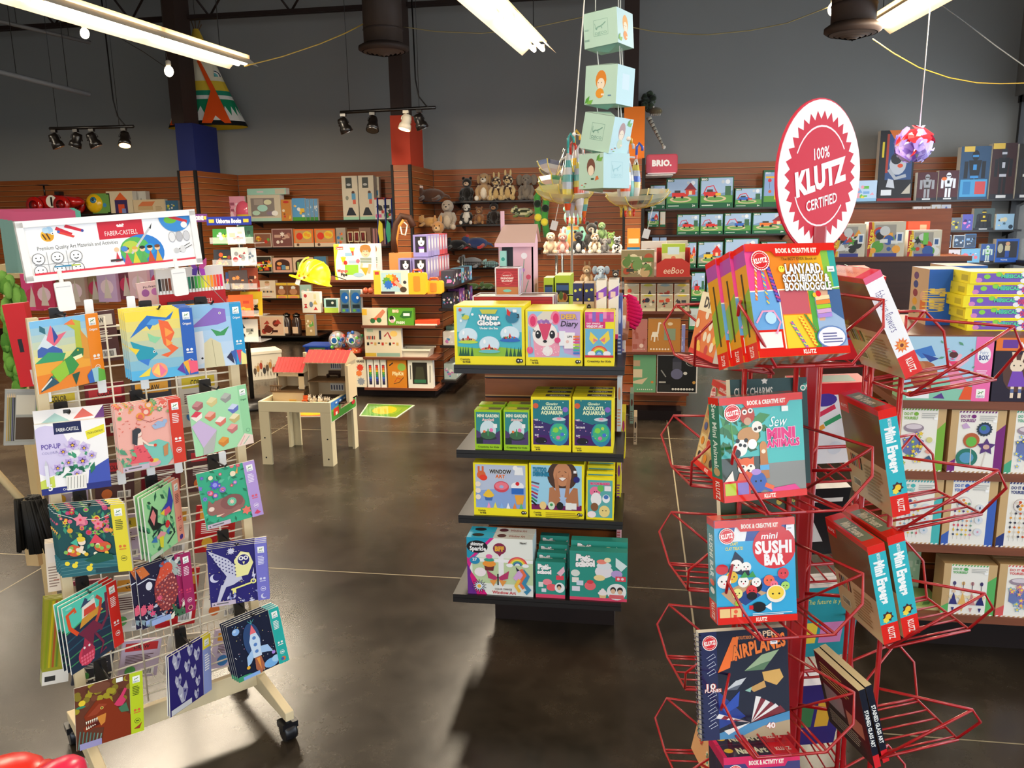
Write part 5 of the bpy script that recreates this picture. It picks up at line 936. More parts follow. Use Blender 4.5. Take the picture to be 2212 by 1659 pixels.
for i,q in enumerate(([(1855,1493),(1867,1487),(1904,1655),(1890,1660)],[(1870,1484),(1883,1478),(1921,1643),(1907,1649)])):
 sidekit(q,0,SP_st,[R(0,0,1,1,'d8c79a')],[R(0,0,1,1,'2a2224'),R(.08,.35,.5,.6,'8a7a7a'),R(.55,.3,.9,.5,'b0705a')]+lines(.1,.68,.8,.92,6,'b0945a',3)+lines(.1,.1,.8,.28,5,'9a8a7a',5),'dark spiral craft book with gilt title, %s one in the lower basket'%('inner','outer')[i],name='spiral_book',cat='book',Y=1.48+.01*i)
# ---------------------------------------------------------------- kits on the sides turned away
def place(side,tier,w,d,h,art,lab,dx=0,dy=.0,col='e0d4bc',back=None,tilt=12,top=None,name='craft_kit_box',n=1,cat='craft kit',mat=GLOSSY):
 N=SN[side];U=Vector((math.cos(R_(SYAW[side])),math.sin(R_(SYAW[side])),0));rot=rotm(SYAW[side],tilt)
 o=SP+N*(.093+.13-dy-LO*(side=='l'))+U*(dx+TO)+Vector((0,0,TZ[tier]+.026-(.05 if side!='f' else 0)))
 ar={'f':art,'t':top or TOP_red,'b':back or BK('6a5a4a')}
 k=carton(name,lab,cat,w,d,h,col,ar,o,rot,GK,mat=CARD)
 for i in range(1,n):dup(k,o+rot@Vector((0,(d+.001)*i,0)),label='copy %s behind the %s'%(('','directly','twice','thrice')[i],lab))
grid=[R(0,0,1,1,'c9a86a')]+[R(.03+.24*i,.05+.17*j,.25+.24*i,.2+.17*j,rr.choice(['e0c890','b8905a','d8b478','8a6a4a']))for i in range(4)for j in range(5)]+[C(.14+.24*i,.13+.17*j,.06,rr.choice(['3a2a2a','e08a2a','c8402a','4a5a8a','f0e4cc']))for i in range(4)for j in range(5)]
place('l',1,.155,.03,.195,klutz(grid+[R(.34,.36,.98,.8,'3a3560')]+lines(.4,.5,.9,.72,3,'d8a02a',2,.6),'BOOK & ACTIVITY KIT'),'tan kit box patterned with tiny crochet figures, on the aisle side',.0,.02)
place('l',0,.15,.02,.135,[R(0,0,1,1,'e07a3a')]+[C(rr.uniform(.1,.9),rr.uniform(.1,.7),.07,rr.choice(['c83a3a','f0c04a','efe0c8']))for i in range(12)]+[R(0,.7,1,1,'f0e4c4'),T('DIY',.4,.85,.16,'2a2a2a',w=.4,b=.05),R(0,0,1,.08,'d82418')],'orange maker book leaning in the top aisle-side basket')
place('l',4,.15,.03,.18,[R(0,0,1,1,'d8a06a')]+flowers(['c83a2a','3f8a6a','f0e0c0'],12,0,0,1,1,.09),'small patterned kit low on the aisle side',.01,.03)
place('b',0,.17,.045,.185,A_sew,'sewing animals kit facing away at the top of the spinner',0,.0,back=[R(0,0,1,1,'d8242c'),R(.1,.25,.9,.8,'6a4a8a')],n=2,top=[R(0,0,1,1,'d82418'),R(.12,.08,.88,.92,'3f8a68'),T('Sew Mini Animals',.5,.5,.4,'d8e8dc',w=.62,b=.03,rot=180)])
place('b',1,.17,.05,.2,A_sew,'white marker stencil kit facing away in the second basket',0,.0,back=[R(0,0,1,1,'e8eef0'),R(0,.86,1,1,'d82430'),C(.45,.8,.16,'4a3a9a',.08)]+[L([(.1+.1*i,.62-.12*(i%3)),(.3+.1*i,.72-.12*(i%3))],.07,c)for i,c in enumerate(['2f8ad0','6a4aa0','e8a03a','d83a5a','3aa06a'])]+[C(.3,.14,.14,'cfe0ea'),C(.7,.2,.1,'d8e4ec')],top=[R(0,0,1,1,'d82430'),R(.15,.15,.85,.85,'5a8a7a')])
place('b',2,.15,.03,.18,A_sew,'black covered book facing away behind the pole',0,.0,col='17171a',back=[R(0,0,1,1,'17171a'),P([(.2,.2),(.5,.5),(.7,.2)],'d8d8d4'),R(.1,.8,.9,.86,'e0e0da')],top=[R(0,0,1,1,'e8e4d8')],name='activity_book',cat='book')
place('b',3,.155,.012,.2,[R(0,0,1,1,'2fa8b0')],'teal activity book in the fourth basket, nearest of its stack',-.02,.02,col='f0eee8',back=[R(0,0,1,1,'2a9aa6'),T('The future is yours',.5,.8,.07,'e8e46a',w=.7,b=0),R(.2,.2,.4,.5,'f0d84a'),R(.45,.2,.8,.5,'d88ac0')],top=[R(0,0,1,1,'f2f0ea')],n=4,name='activity_book',cat='book')
place('b',4,.17,.05,.19,[R(0,0,1,1,'3a2f7a')],'violet kit box low on the far side of the spinner',0,.0,col='352c72',back=[R(0,0,1,1,'352c72'),R(.4,.3,.6,.7,'3f7a4a'),R(.65,.3,.85,.7,'e0b03a')],top=[R(0,0,1,1,'e8e6ea')])
place('f',1,.15,.02,.2,[R(0,0,1,1,'2a4a4a'),T('CLAY CHARMS',.3,.88,.08,'e8e4da',w=.5)]+flowers(['c8d83a','e8e4da','3f9a8a'],10,.3,.5,1,1,.06),'dark craft book behind the felt animals kit',-.0,.1,name='activity_book',cat='book')
place('f',2,.15,.02,.235,[R(0,0,1,1,'33402a'),T('BEAD!',.4,.93,.07,'f0d83a',w=.5,b=.06)]+flowers(['c8a83a','5a7a3a'],8,.4,.8,1,1,.06),'beading book behind the sushi kit',-.01,.1,name='activity_book',cat='book')
# ================================================================ wooden gondola in the middle of the aisle, its end towards us
GY=2.75
def zpx(x,y,Y):return onY(x,y,Y).z
CGZ=[zpx(1160,789,GY),zpx(1160,974,GY),zpx(1160,1117,GY),zpx(1160,1290,GY-.12)]
cg=thing('shelf_gondola','cherry slat gondola end with four black shelves of craft kits','shelving unit',(-.33,3.05,0))
mb=MB();slats(mb,-.26,.27,0,.12,1.17);mb.box(-.22,.24,.02,1.4,.12,1.17,'6b3718');mb.build('slat_panel',SLAT,parent=cg)
MB().box(-.27,.29,.01,1.45,1.17,1.19,'9a5a30').build('top_deck',SLAT,parent=cg)
MB().box(-.24,.25,.01,1.35,0,.12,'1c0f0a').build('plinth',MATTE,parent=cg)
for i,z in enumerate(CGZ):
 y0=GY-.012-(.12 if i==3 else 0)
 mb=MB();mb.box(-.31,.285,y0-3.05,-.001,z-.014,z,'17110e');mb.box(-.31,.285,y0-3.05,y0-3.044,z-.03,z-.013,'17110e')
 sh=mb.build('shelf',BLK,parent=cg)
 for x in(-.2,.2):MB().prism([(-.0,z-.014),(-.2,z-.014),(-.0,z-.07)],.006,'17110e',ax='x',y0=x).build('bracket',BLK,parent=sh)
YL='f6e51c'
def cfk(bg,art,x1=.96,y1=.97):
 return[R(0,0,1,1,YL),R(.04,.145,x1,y1,bg)]+sub(art,.04,.145,x1,y1)+[T('Creativity',.15,.095,.035,'4a4418',w=.14,b=.02),T('for Kids',.17,.05,.035,'2a2818',w=.11,b=.04),C(.91,.075,.035,'1a1a1a',n=10),C(.95,.075,.028,'1a1a1a',n=10),C(.91,.08,.012,'f2f0e8'),C(.95,.08,.012,'f2f0e8')]
def globe(x,y,r,base,fill):return[C(x,y,r,'b8d8ec',r*1.1,22),C(x,y+r*.1,r*.92,'d3e8f4',r*.95,22),C(x,y-r*.62,r*.82,fill,r*.3,18)]+[C(x+rr.uniform(-.6,.6)*r,y-r*rr.uniform(.4,.7),r*.09,rr.choice(['d83a3a','3f9a4a','f0c03a','5a3a2a','f4f0ea']))for i in range(12)]+[P([(x-r*.15,y-r*.4),(x,y+r*.15),(x+r*.15,y-r*.4)],'d8302a'),C(x,y-r*.86,r*1.05,base,r*.22,22),C(x-r*.45,y+r*.4,r*.12,'f2f8fc',r*.3)]
A_globe=cfk('45b4c4',[P([(0,1),(.25,1),(.1,.5),(0,.5)],'a8d4e4'),P([(1,1),(.75,1),(.9,.5),(1,.5)],'a8d4e4'),P([(0,0),(1,0),(1,.14),(.6,.2),(.3,.16),(0,.2)],'8cc03a')]+[P([(x,.0),(x+.03,.2),(x+.05,.0)],'1f5a3a')for x in(.02,.06,.1,.14,.2,.74,.8,.86,.92,.95)]+globe(.17,.42,.15,'b8d84a','c8a08a')+globe(.82,.46,.15,'2f6ac0','3a7ac8')+globe(.5,.24,.16,'6ac0c0','e87a6a')+[P([(.36,.96),(.64,.96),(.6,.87),(.4,.87)],'c8c84a'),T('Water',.5,.8,.1,'f6f8f8',w=.32,b=.06,o='2a5a7a'),T('Globes',.5,.69,.1,'f6f8f8',w=.36,b=.06,o='2a5a7a'),T('Under the Sea',.5,.58,.045,'f0f6f8',w=.28,b=.03),C(.86,.8,.1,'2f7a9a',.12),T('3',.95,.83,.08,'1a2a3a',b=.04),C(.14,.8,.06,'c8cc4a',.05),P([(.05,.95),(.08,.86),(.14,.88),(.1,.8)],'3f9a8a'),C(.06,.95,.025,'e0603a'),P([(.78,.98),(.84,.9),(.82,.82),(.78,.86)],'d8302a'),C(.07,.73,.02,'e8f2f6'),C(.25,.86,.02,'e8f2f6'),R(.87,.9,.93,.96,'f2f2f2')])
A_deer=cfk('9fc8e4',[P([(.5,1),(1,1),(1,.0),(.7,.1)],'c8a8dc'),P([(.0,.7),(.3,1),(.6,1),(.3,.5)],'e0d8c8'),P([(.13,.0),(.6,.03),(.64,.55),(.1,.5)],'f0a0b8'),C(.1,.8,.09,'ef7fa0',.15,16),C(.1,.79,.055,'e0306a',.11,14),C(.53,.86,.09,'ef7fa0',.15,16),C(.54,.85,.055,'e0306a',.11,14),C(.33,.5,.24,'f6ece8',.26,26),P([(.2,.74),(.46,.74),(.37,.4),(.33,.36),(.29,.4)],'d8446a')]+[C(.22+.045*i,.77+.02*(i%2),.035,rr.choice(['9a6ab0','b080c8','e8c8e0']))for i in range(6)]+[C(.2,.5,.055,'17141a',.09),C(.47,.5,.055,'17141a',.09),C(.19,.53,.016,'f6f6f6'),C(.46,.53,.016,'f6f6f6'),C(.33,.35,.04,'17141a',.03),C(.38,.14,.1,'f4f0f0',.11)]+[L([(.1-.0,.58+.03*i),(.15,.56+.02*i)],.01,'17141a')for i in range(2)]+[C(rr.uniform(.14,.6),rr.uniform(.04,.25),.01,'f8d8e0')for i in range(24)]+[T('DEER',.79,.89,.1,'e8b84a',w=.3,b=.06,o='7a5ac0'),T('Diary',.79,.74,.12,'1c1a24',w=.32,b=.01,sh=.2),R(.6,.26,.72,.58,'eef2f8'),R(.7,.2,.9,.55,'f6f4f4'),T('LIFE',.8,.46,.04,'2a2a2a',w=.09,b=.05),C(.76,.35,.03,'f0c8c0')]+[R(.87,.44-.06*i,.99,.48-.06*i,c)for i,c in enumerate(['f08a3a','ef5a4a','e84a8a','c8d83a','7ac84a','3ab0b8','3a7ad0'])]+[C(.04,.16,.06,'ef5a8a',.08),R(.03,.18,.05,.6,'d8a0b0'),C(.57,.38,.06,'e0447a',.06)])
A_wart=[R(0,0,1,1,YL),R(.02,.82,.98,1,'e0489a')]+[R(.02+.12*i,.82+.06*(i%2),.14+.12*i,.94+.03*(i%3),c)for i,c in enumerate(['c83a8a','ef7ab8','8a6ac8','d8508a','6a8ad8','f090c0','c84a9a','e86aa8'])]+[R(.02,.7,.7,.82,'d8307a'),T('EASY SPARKLE',.3,.79,.03,'f6e8f0',w=.46,b=.04),T('WINDOW ART',.34,.735,.045,'f6e8f0',w=.56,b=.06),R(.03,.2,.97,.69,'6fb8dc')]+[P([(.46,.5),(.2,.64),(.16,.5),(.3,.4)],'f0d84a'),P([(.5,.5),(.8,.66),(.86,.5),(.66,.4)],'f0d84a'),P([(.46,.48),(.3,.52),(.3,.44)],'ef7a8a'),P([(.52,.48),(.7,.54),(.68,.44)],'ef7a8a'),P([(.38,.4),(.3,.3),(.48,.44)],'8ad0a8'),P([(.58,.4),(.68,.3),(.5,.44)],'8ad0a8')]+[C(.5,.22,.3-.045*i,c,.16-.024*i,18,0,180)for i,c in enumerate(['e8504a','f0a03a','f2e04a','6ac06a','4a8ad8','9fd0ee'])]+[C(.24,.23,.13,'f4f4f6',.05),C(.76,.23,.13,'f4f4f6',.05),R(.02,.16,.98,.2,'d8303a'),T('Creativity for Kids',.5,.09,.04,'4a4418',w=.8,b=.02)]
A_mini=[R(0,0,1,1,'9ccc1c'),R(.05,.14,.95,.95,'2f8a8a'),P([(.05,.14),(.05,.5),(.5,.3),(.95,.5),(.95,.14)],'4a3a6a'),T('MINI GARDEN',.5,.86,.075,'e8eed8',w=.8,b=.05),T('Axolotl',.5,.76,.07,'f0c8c8',w=.45,b=.05),C(.5,.5,.3,'cfe4ea',.24,22),C(.5,.3,.32,'2a3436',.06,18),C(.5,.37,.28,'3f6a4a',.1),C(.62,.5,.07,'ef7ab0',.05),C(.36,.46,.05,'e8743a'),C(.5,.44,.03,'3f9a5a',.1),R(.06,.15,.3,.3,'1a2a2a'),T('Creativity for Kids',.5,.07,.045,'3a4a0a',w=.8,b=.02),R(.7,.56,.84,.66,'f2f2f2')]
T_mini=[R(0,0,1,1,'a8c83a'),R(.4,.2,.95,.8,'6a6a4a'),C(.3,.5,.2,'c8c83a')]
A_axo=[R(0,0,1,1,YL),R(.05,.12,.95,.95,'3a2a6a'),P([(.05,.6),(.05,.95),(.95,.95),(.95,.7),(.5,.5)],'1f7a86'),R(.05,.14,.5,.3,'4a1a6a'),T('Glowing',.52,.88,.05,'d8ecc8',w=.3,b=.03,sh=.1),T('AXOLOTL',.52,.8,.065,'e8f4c8',w=.52,b=.05),T('AQUARIUM',.52,.72,.065,'e8f4c8',w=.54,b=.05),C(.7,.33,.24,'2f8ab0',.22,22),C(.7,.36,.2,'3fb88a',.17,20),R(.54,.52,.86,.6,'2a7a8a'),C(.7,.6,.17,'c8d8e0',.035),C(.7,.61,.06,'ef9ab8',.02),C(.62,.4,.07,'8ad84a'),C(.78,.32,.05,'4a7ad8'),C(.68,.26,.05,'d87ab0'),C(.74,.44,.04,'b8e05a'),T('MIX',.14,.58,.03,'f2f0f6',w=.09,b=.05),T('DECORATE',.2,.45,.03,'f2f0f6',w=.22,b=.05),T('GLOW',.14,.3,.03,'f2f0f6',w=.1,b=.05),C(.12,.84,.07,'d8603a',.05),C(.86,.78,.07,'8a6ac8',.05),C(.25,.2,.15,'1a1420',.06),T('Creativity',.15,.075,.03,'4a4418',w=.14),T('for Kids',.17,.035,.03,'2a2818',w=.11,b=.04)]+[C(rr.uniform(.08,.92),rr.uniform(.16,.94),.012,rr.choice(['e8a0d0','c8f0f0','b8e05a']))for i in range(24)]
T_axo=[R(0,0,1,1,'d8c81c'),R(.35,.25,.95,.8,'3a3a3a'),T('AXOLOTL',.65,.52,.3,'d8d4b8',w=.4)]
cup=lambda x,y,r,top,base:[P([(x-r*.7,y),(x+r*.7,y),(x+r*.5,y-r),(x-r*.5,y-r)],base),C(x,y,r*.85,top,r*.45),C(x,y+r*.4,r*.6,top,r*.35),C(x,y+r*.75,r*.3,top,r*.25)]
A_win=cfk('8aa8dc',[P([(0,.4),(1,.5),(1,1),(0,1)],'b8c4dc'),C(.12,.76,.09,'d8683a',.1),R(.05,.78,.09,.96,'d8683a'),R(.13,.8,.17,.96,'d8683a'),C(.16,.7,.08,'e8402a',.07)]+cup(.26,.3,.13,'f0c43a','3f6ab0')+[C(.52,.5,.15,'d84a5a',.13,22),C(.52,.52,.13,'ef7a8a',.09,20),C(.52,.5,.045,'9fb4dc',.035),C(.84,.52,.13,'f0f0f4',.1),R(.72,.34,.96,.48,'2f6ac0'),P([(.78,.32),(.98,.32),(.94,.1),(.82,.1)],'f0a83a'),C(.84,.58,.04,'d8202a'),P([(.8,.96),(.94,.96),(.96,.78),(.78,.78)],'eef0f2'),C(.8,.94,.05,'f2f2f2'),T('WINDOW',.5,.85,.09,'1a1a1a',w=.44,b=.05,o='f6f6f6'),T('ART',.5,.74,.08,'d8642a',w=.2,b=.05,o='f6f6f6')]+[P([(.22+.13*i,0),(.26+.13*i,.14),(.3+.13*i,0)],c)for i,c in enumerate(['ef9ac8','f0e04a','8ab8ec','f2f2f2','f08a3a','5ab87a'])]+[C(.05,.55-.15*i,.055,'efe0d0')for i in range(3)])
A_tat=cfk('9fd4ee',[P([(.0,.0),(1,0),(1,.12),(0,.12)],'7a1a5a'),C(.62,.78,.3,'4a3226',.34,26),P([(.3,.1),(.4,.5),(.85,.5),(.96,.1)],'a8c4ea'),C(.62,.8,.18,'c98a62',.26,24),P([(.46,.66),(.5,.86),(.54,.62),(.58,.3),(.5,.28)],'b87a54'),P([(.78,.66),(.74,.86),(.7,.62),(.66,.3),(.74,.28)],'b87a54'),P([(.34,.1),(.36,.5),(.44,.52),(.58,.24),(.52,.1)],'b87a54'),P([(.94,.1),(.92,.5),(.84,.52),(.68,.24),(.72,.1)],'b87a54'),L([(.54,.85),(.58,.87)],.012,'2a1a14'),L([(.66,.87),(.7,.85)],.012,'2a1a14'),P([(.54,.72),(.62,.66),(.7,.72),(.62,.74)],'f4f0ec'),L([(.53,.73),(.62,.65),(.71,.73)],.012,'a8503a'),C(.62,.78,.02,'a86a4a',.02)]+[L([(.0,.62-.07*i),(.16-.01*i,.58-.08*i)],.035,c)for i,c in enumerate(['5a5a6a','ef7a9a','4a9ad8','b8303a','6a3a9a','2f8a5a','1a1a1a'])]+[T('TATTOO',.17,.9,.09,'2a8ab0',w=.27,b=.06,o='17303a'),T('DESIGNER',.2,.8,.08,'2a8ab0',w=.33,b=.06,o='17303a'),C(.23,.1,.07,'f0cf8a',.09),C(.4,.1,.07,'d8e8d0',.09),C(.57,.1,.07,'17171a',.09),C(.4,.12,.03,'3f9a5a'),R(.68,.02,.8,.18,'f2f2ee'),R(.8,.03,.9,.17,'f2f2ee'),S(.9,.7,.07,'2a2a7a',12,.8),R(.84,.84,.9,.9,'f4f4f4')])+lines(.3,.02,.95,.12,3,'b8a01a',6)
A_bkm=[R(0,0,1,1,YL),R(.05,.05,.95,.93,'5fb0b0'),C(.32,.66,.2,'ef7aa0',.12),C(.52,.74,.12,'6ac05a',.08),C(.36,.48,.2,'f4f2f2',.16),C(.72,.5,.14,'f4f6f8',.1),C(.72,.54,.09,'4a7ac0',.05),C(.66,.2,.2,'f0d88a',.14),C(.3,.3,.14,'8a5a3a',.1),C(.2,.12,.16,'f8e8ec',.08),T('BOOKMARKS',.5,.85,.055,'e0307a',w=.7,b=.07,o='f8f0f4'),C(.3,.66,.02,'black'),C(.38,.66,.02,'black'),C(.6,.22,.02,'black'),C(.72,.22,.02,'black'),R(.66,.68,.9,.8,'f2eef4')]
rain=lambda x,y,r:[C(x,y,r*(1-.15*i),c,r*(1-.15*i)*1.0,20,0,180)for i,c in enumerate(['e0485a','f09a4a','f2e04a','5aa87a','3f6ab0','e8ece0'])]+[C(x-r*.8,y,r*.35,'f2f4f8',r*.22),C(x+r*.8,y,r*.35,'f2f4f8',r*.22)]
A_shim=[R(0,0,1,1,'e9ece4'),R(.08,.2,1,.65,'c3d6a8'),R(.48,.1,.56,.9,'f0f0f0'),R(.06,.58,1,.64,'f4f4f4'),P([(0,.65),(0,1),(.42,1),(.08,.6)],'1f97b8'),P([(.36,1),(.42,1),(.06,.6),(.03,.63)],'d82a8a'),P([(0,.65),(.08,.6),(.02,.4),(.0,.4)],'d82a8a'),P([(0,0),(0,.55),(.1,.3),(.24,0)],'6a2a8a'),P([(.14,0),(.3,0),(.06,.4),(.04,.32)],'d81a7a'),C(.16,.84,.16,'17171a',.11,22),T('shimmer',.16,.89,.06,'f4f4f4',w=.2,b=.04),T('Sparkle',.17,.81,.075,'f4f4f4',w=.25,b=.04),C(.5,.82,.1,'8a2a4a',.1),P([(.4,.84),(.6,.84),(.5,.68)],'8a2a4a'),T('BFF',.5,.82,.08,'f0a83a',w=.14,b=.06,o='3a7a5a')]+rain(.77,.54,.15)+cup(.34,.55,.12,'f0983a','6a2a2a')+[C(.34,.62,.08,'3fa08a',.03),C(.34,.68,.05,'e86aa8',.04),C(.12,.6,.08,'2a8ab8',.065),T('27',.12,.62,.05,'f4f4f4',w=.07,b=.04),C(.2,.4,.09,'f4e8ea',.08)]+[P([(.46,.32),(.3,.44),(.32,.3),(.44,.26)],'b83a6a'),P([(.48,.32),(.64,.44),(.62,.3),(.5,.26)],'b83a6a'),P([(.46,.28),(.34,.26),(.4,.16)],'e89a4a'),P([(.48,.28),(.6,.26),(.54,.16)],'e89a4a'),L([(.47,.18),(.47,.38)],.02,'17141a')]+[P([(.7,.32),(.78,.46),(.84,.44),(.86,.3),(.74,.28)],'d8a8dc'),P([(.76,.44),(.74,.52),(.8,.46)],'2a2440'),L([(.84,.46),(.92,.36),(.86,.22),(.94,.12),(.88,.06)],.07,'3f8ab0'),L([(.82,.48),(.88,.38),(.8,.24),(.86,.14)],.05,'e8704a'),L([(.8,.3),(.74,.18),(.8,.08)],.05,'f0c04a')]+[S(.18,.15,.12,'1a1a2a',14,.5),S(.18,.15,.1,'dfe8f4',14,.4),C(.18,.15,.03,'f0b84a'),T('COLOR CHANGE',.55,.115,.03,'6a5a5a',w=.26),T('Window Art',.56,.055,.055,'c8283a',w=.36,b=.02),T('New!',.86,.94,.04,'2a2a2a',w=.1)]
T_shim=[R(0,0,1,1,'b8b8b4'),R(0,0,.4,1,'1f97b8'),T('Window Art',.75,.5,.4,'8a4a4a',w=.25),C(.16,.5,.09,'17171a',.3),C(.52,.5,.07,'4a1a2a',.3)]
def pati(n):
 a=[R(0,0,1,1,'2f9384'),R(0,0,1,.06,'e0486a'),T('Pati-',.26,.86,.12,'f8f4f4',w=.3,b=.1,o='141414',rot=-4),T('school',.27,.75,.11,'f8f4f4',w=.34,b=.1,o='141414',rot=3)]+[C(.6,.6,.16,'e8e4ea',.13),C(.6,.72,.13,'dfe6ec',.08),C(.56,.8,.09,'ef8a7a',.05),C(.66,.84,.06,'f0e4b8',.05),C(.82,.56,.1,'b8a0d8',.08),C(.52,.47,.1,'f0d89a',.06),C(.36,.3,.1,'e86a72',.09),C(.36,.38,.06,'d8404a',.04),C(.1,.55,.08,'d8e0d8',.07),R(.04,.36,.16,.46,'e8e4dc'),R(.12,.3,.24,.4,'cfd8e8'),R(.04,.18,.18,.28,'e0dce8'),C(.82,.2,.17,'e8ecec',.17,22)]+[C(.76,.24,.05,'2a2422',.06),C(.76,.21,.04,'e0b898',.05),C(.88,.24,.05,'2a2422',.06),C(.88,.2,.04,'e0b898',.05),P([(.68,.06),(.7,.14),(.94,.14),(.96,.06)],'d8646a')]+cup(.58,.16,.1,'f0e8e8','e0c08a')+[R(.8,.42,.98,.52,'e0485a'),C(.85,.47,.025,'f4d8dc'),C(.92,.47,.025,'f4d8dc'),P([(.8,.9),(1,.74),(.9,.62),(.8,.72)],'d8ecec')]
 return a
A_pl=pati(1);A_ps=[R(0,0,1,1,'2f9384'),R(0,0,1,.1,'e0486a'),T('Pati-',.3,.86,.13,'f8f4f4',w=.45,b=.1,o='141414'),T('school',.3,.72,.1,'f8f4f4',w=.48,b=.1,o='141414'),C(.4,.44,.16,'ef8a98',.09),C(.55,.3,.18,'e8606a',.1),C(.82,.3,.17,'e8ecec',.14,20),C(.8,.33,.08,'2a2422',.07),C(.8,.29,.06,'e0b898',.055),R(.1,.3,.26,.44,'e0e0dc'),R(.2,.16,.36,.26,'e0dce8'),R(.7,.52,.96,.64,'e0485a'),P([(.72,.7),(.96,.9),(1,.76),(.86,.62)],'e8b8c8')]
yc={'col':YL}
goods(GY,CGZ[0],[
(979,1133,660,.042,'yellow water globe kit at the front of the top shelf',A_globe,{'n':4,'col':YL}),
(1134,1259,669,.036,'deer diary kit, pink deer face on its cover',A_deer,{'n':5,'col':YL}),
(1262,1328,674,.03,'narrow butterfly window art pack with a pink card top',A_wart,{'n':3,'col':YL,'gap':.01})],'yellow kits on the top black shelf','craft kit','craft_kit_box')
goods(GY,CGZ[1],[
(1024,1083,886,.055,'lime mini garden kit at the outer end of its shelf',A_mini,{'n':2,'col':'9ccc1c','gap':.03,'arts':{'t':T_mini}}),
(1087,1144,886,.055,'lime mini garden kit beside the glowing aquarium kits',A_mini,{'n':2,'col':'9ccc1c','gap':.03,'arts':{'t':T_mini},'dy':.0}),
(1146,1234,858,.06,'glowing axolotl aquarium kit next to the mini gardens',A_axo,{'n':3,'col':YL,'arts':{'t':T_axo}}),
(1236,1326,858,.06,'glowing axolotl aquarium kit at the aisle end of its shelf',A_axo,{'n':3,'col':YL,'arts':{'t':T_axo}})],'kits on the second black shelf','craft kit','craft_kit_box')
goods(GY,CGZ[2],[
(1021,1140,1001,.05,'window art kit with doughnut and cupcakes',A_win,{'n':2,'col':YL}),
(1142,1262,1002,.05,'tattoo designer kit, smiling girl with hands on cheeks',A_tat,{'n':3,'col':YL}),
(1266,1327,1031,.02,'slim bookmark kit with cartoon animals',A_bkm,{'n':5,'col':YL,'gap':.012,'up':.012})],'kits on the third black shelf','craft kit','craft_kit_box')
goods(GY-.12,CGZ[3],[
(1007,1151,1163,.05,'colour-change window art kit with rainbow and unicorn',A_shim,{'n':2,'col':'c9d8dc','arts':{'t':T_shim}}),
(1156,1221,1214,.03,'small green cake-charm kit, frontmost of its row',A_ps,{'n':4,'col':'2a7f72','gap':.02,'up':.012}),
(1230,1356,1192,.04,'large green cake decorating kit with two children pictured',A_pl,{'n':2,'col':'2a7f72','gap':.02,'up':.014})],'kits on the bottom black shelf','craft kit','craft_kit_box')
# ---- goods standing on the top deck
DZ=1.19
ph=thing('bird_house','pink wooden play house with a glossy roof on the gondola top','toy house',(onY(1120,640,3.22).x,3.22,DZ))
def xw(x,Y):return onY(x,600,Y).x-ph.location.x
hx0,hx1=xw(1078,3.22),xw(1152,3.22);ze=zpx(1100,522,3.22)-DZ;zr=zpx(1100,487,3.3)-DZ
pk='e9b9c6'
mb=MB();mb.box(hx0,hx1,0,.006,0,ze,pk);mb.box(hx0,hx0+.006,.006,.16,0,ze,pk);mb.prism([(0,0),(.16,0),(.16,ze),(.08,zr),(0,ze)],.006,pk,ax='x',y0=hx1-.006);mb.box(hx0,hx1,.154,.16,0,ze,pk)
draw(mb,[R(.1,.55,.42,.94,'2a2a30'),L([(.66,.3),(.7,.62),(.74,.8)],.02,'6aa08a'),L([(.66,.3),(.86,.56)],.02,'6aa08a'),C(.74,.84,.09,'f2eaf0'),C(.6,.6,.08,'7a8ad8',.05),C(.86,.6,.07,'e0607a'),C(.7,.68,.06,'c08ad0')],hx1-hx0,ze,Matrix(((1,0,0,hx0),(0,0,-1,0),(0,1,0,0),(0,0,0,1))),.0003)
mb.build('wall',MATTE,parent=ph)
mb=MB();mb.face([(hx0-.012,-.02,ze-.006),(hx1+.01,-.02,ze-.006),(hx1+.01,.08,zr+.004),(hx0+.01,.08,zr+.004)],'f0c8b8');mb.face([(hx0+.01,.08,zr+.004),(hx1+.01,.08,zr+.004),(hx1+.01,.18,ze-.006),(hx0-.012,.18,ze-.006)],'f0c8b8');mb.box(hx0-.012,hx1+.01,-.021,-.018,ze-.02,ze-.005,'e3a9b8')
mb.build('roof',GLOSSY,parent=ph)
mb=MB();mb.box(hx0-.002,hx0+.012,.07,.085,ze,ze+.12,pk);mb.build('chimney_post',MATTE,parent=ph)
mb=MB();mb.box(hx0+.01,hx0+.035,-.03,-.008,ze*.28,ze*.9,'9fd8cc');draw(mb,[C(.5,.85,.3,'2f9a8a'),C(.5,.35,.34,'c84a3a',.12)],.025,ze*.62,Matrix(((1,0,0,hx0+.01),(0,0,-1,-.03),(0,1,0,ze*.28),(0,0,0,1))))
tag(mb.build('slim_card_box',CARD,loc=ph.location.copy()),'slim mint card box leaning at the pink house door','box')
rc=[R(0,0,1,1,'b82a2e')]+[R(0,.1*i,1,.1*i+.015,'8f1a20')for i in range(10)]+[R(0,0,1,.3,'c07a42'),C(.5,.62,.3,'d85a5a',.24),C(.5,.62,.28,'b82a2e',.22),T('FRIENDSHIP',.5,.62,.07,'f0dcd8',w=.6,b=.04),T('MAKE IT',.5,.72,.05,'f0dcd8',w=.4),T('BRACELET',.5,.52,.06,'f0dcd8',w=.5,b=.04),C(.5,.16,.2,'7ac8b8',.05)]
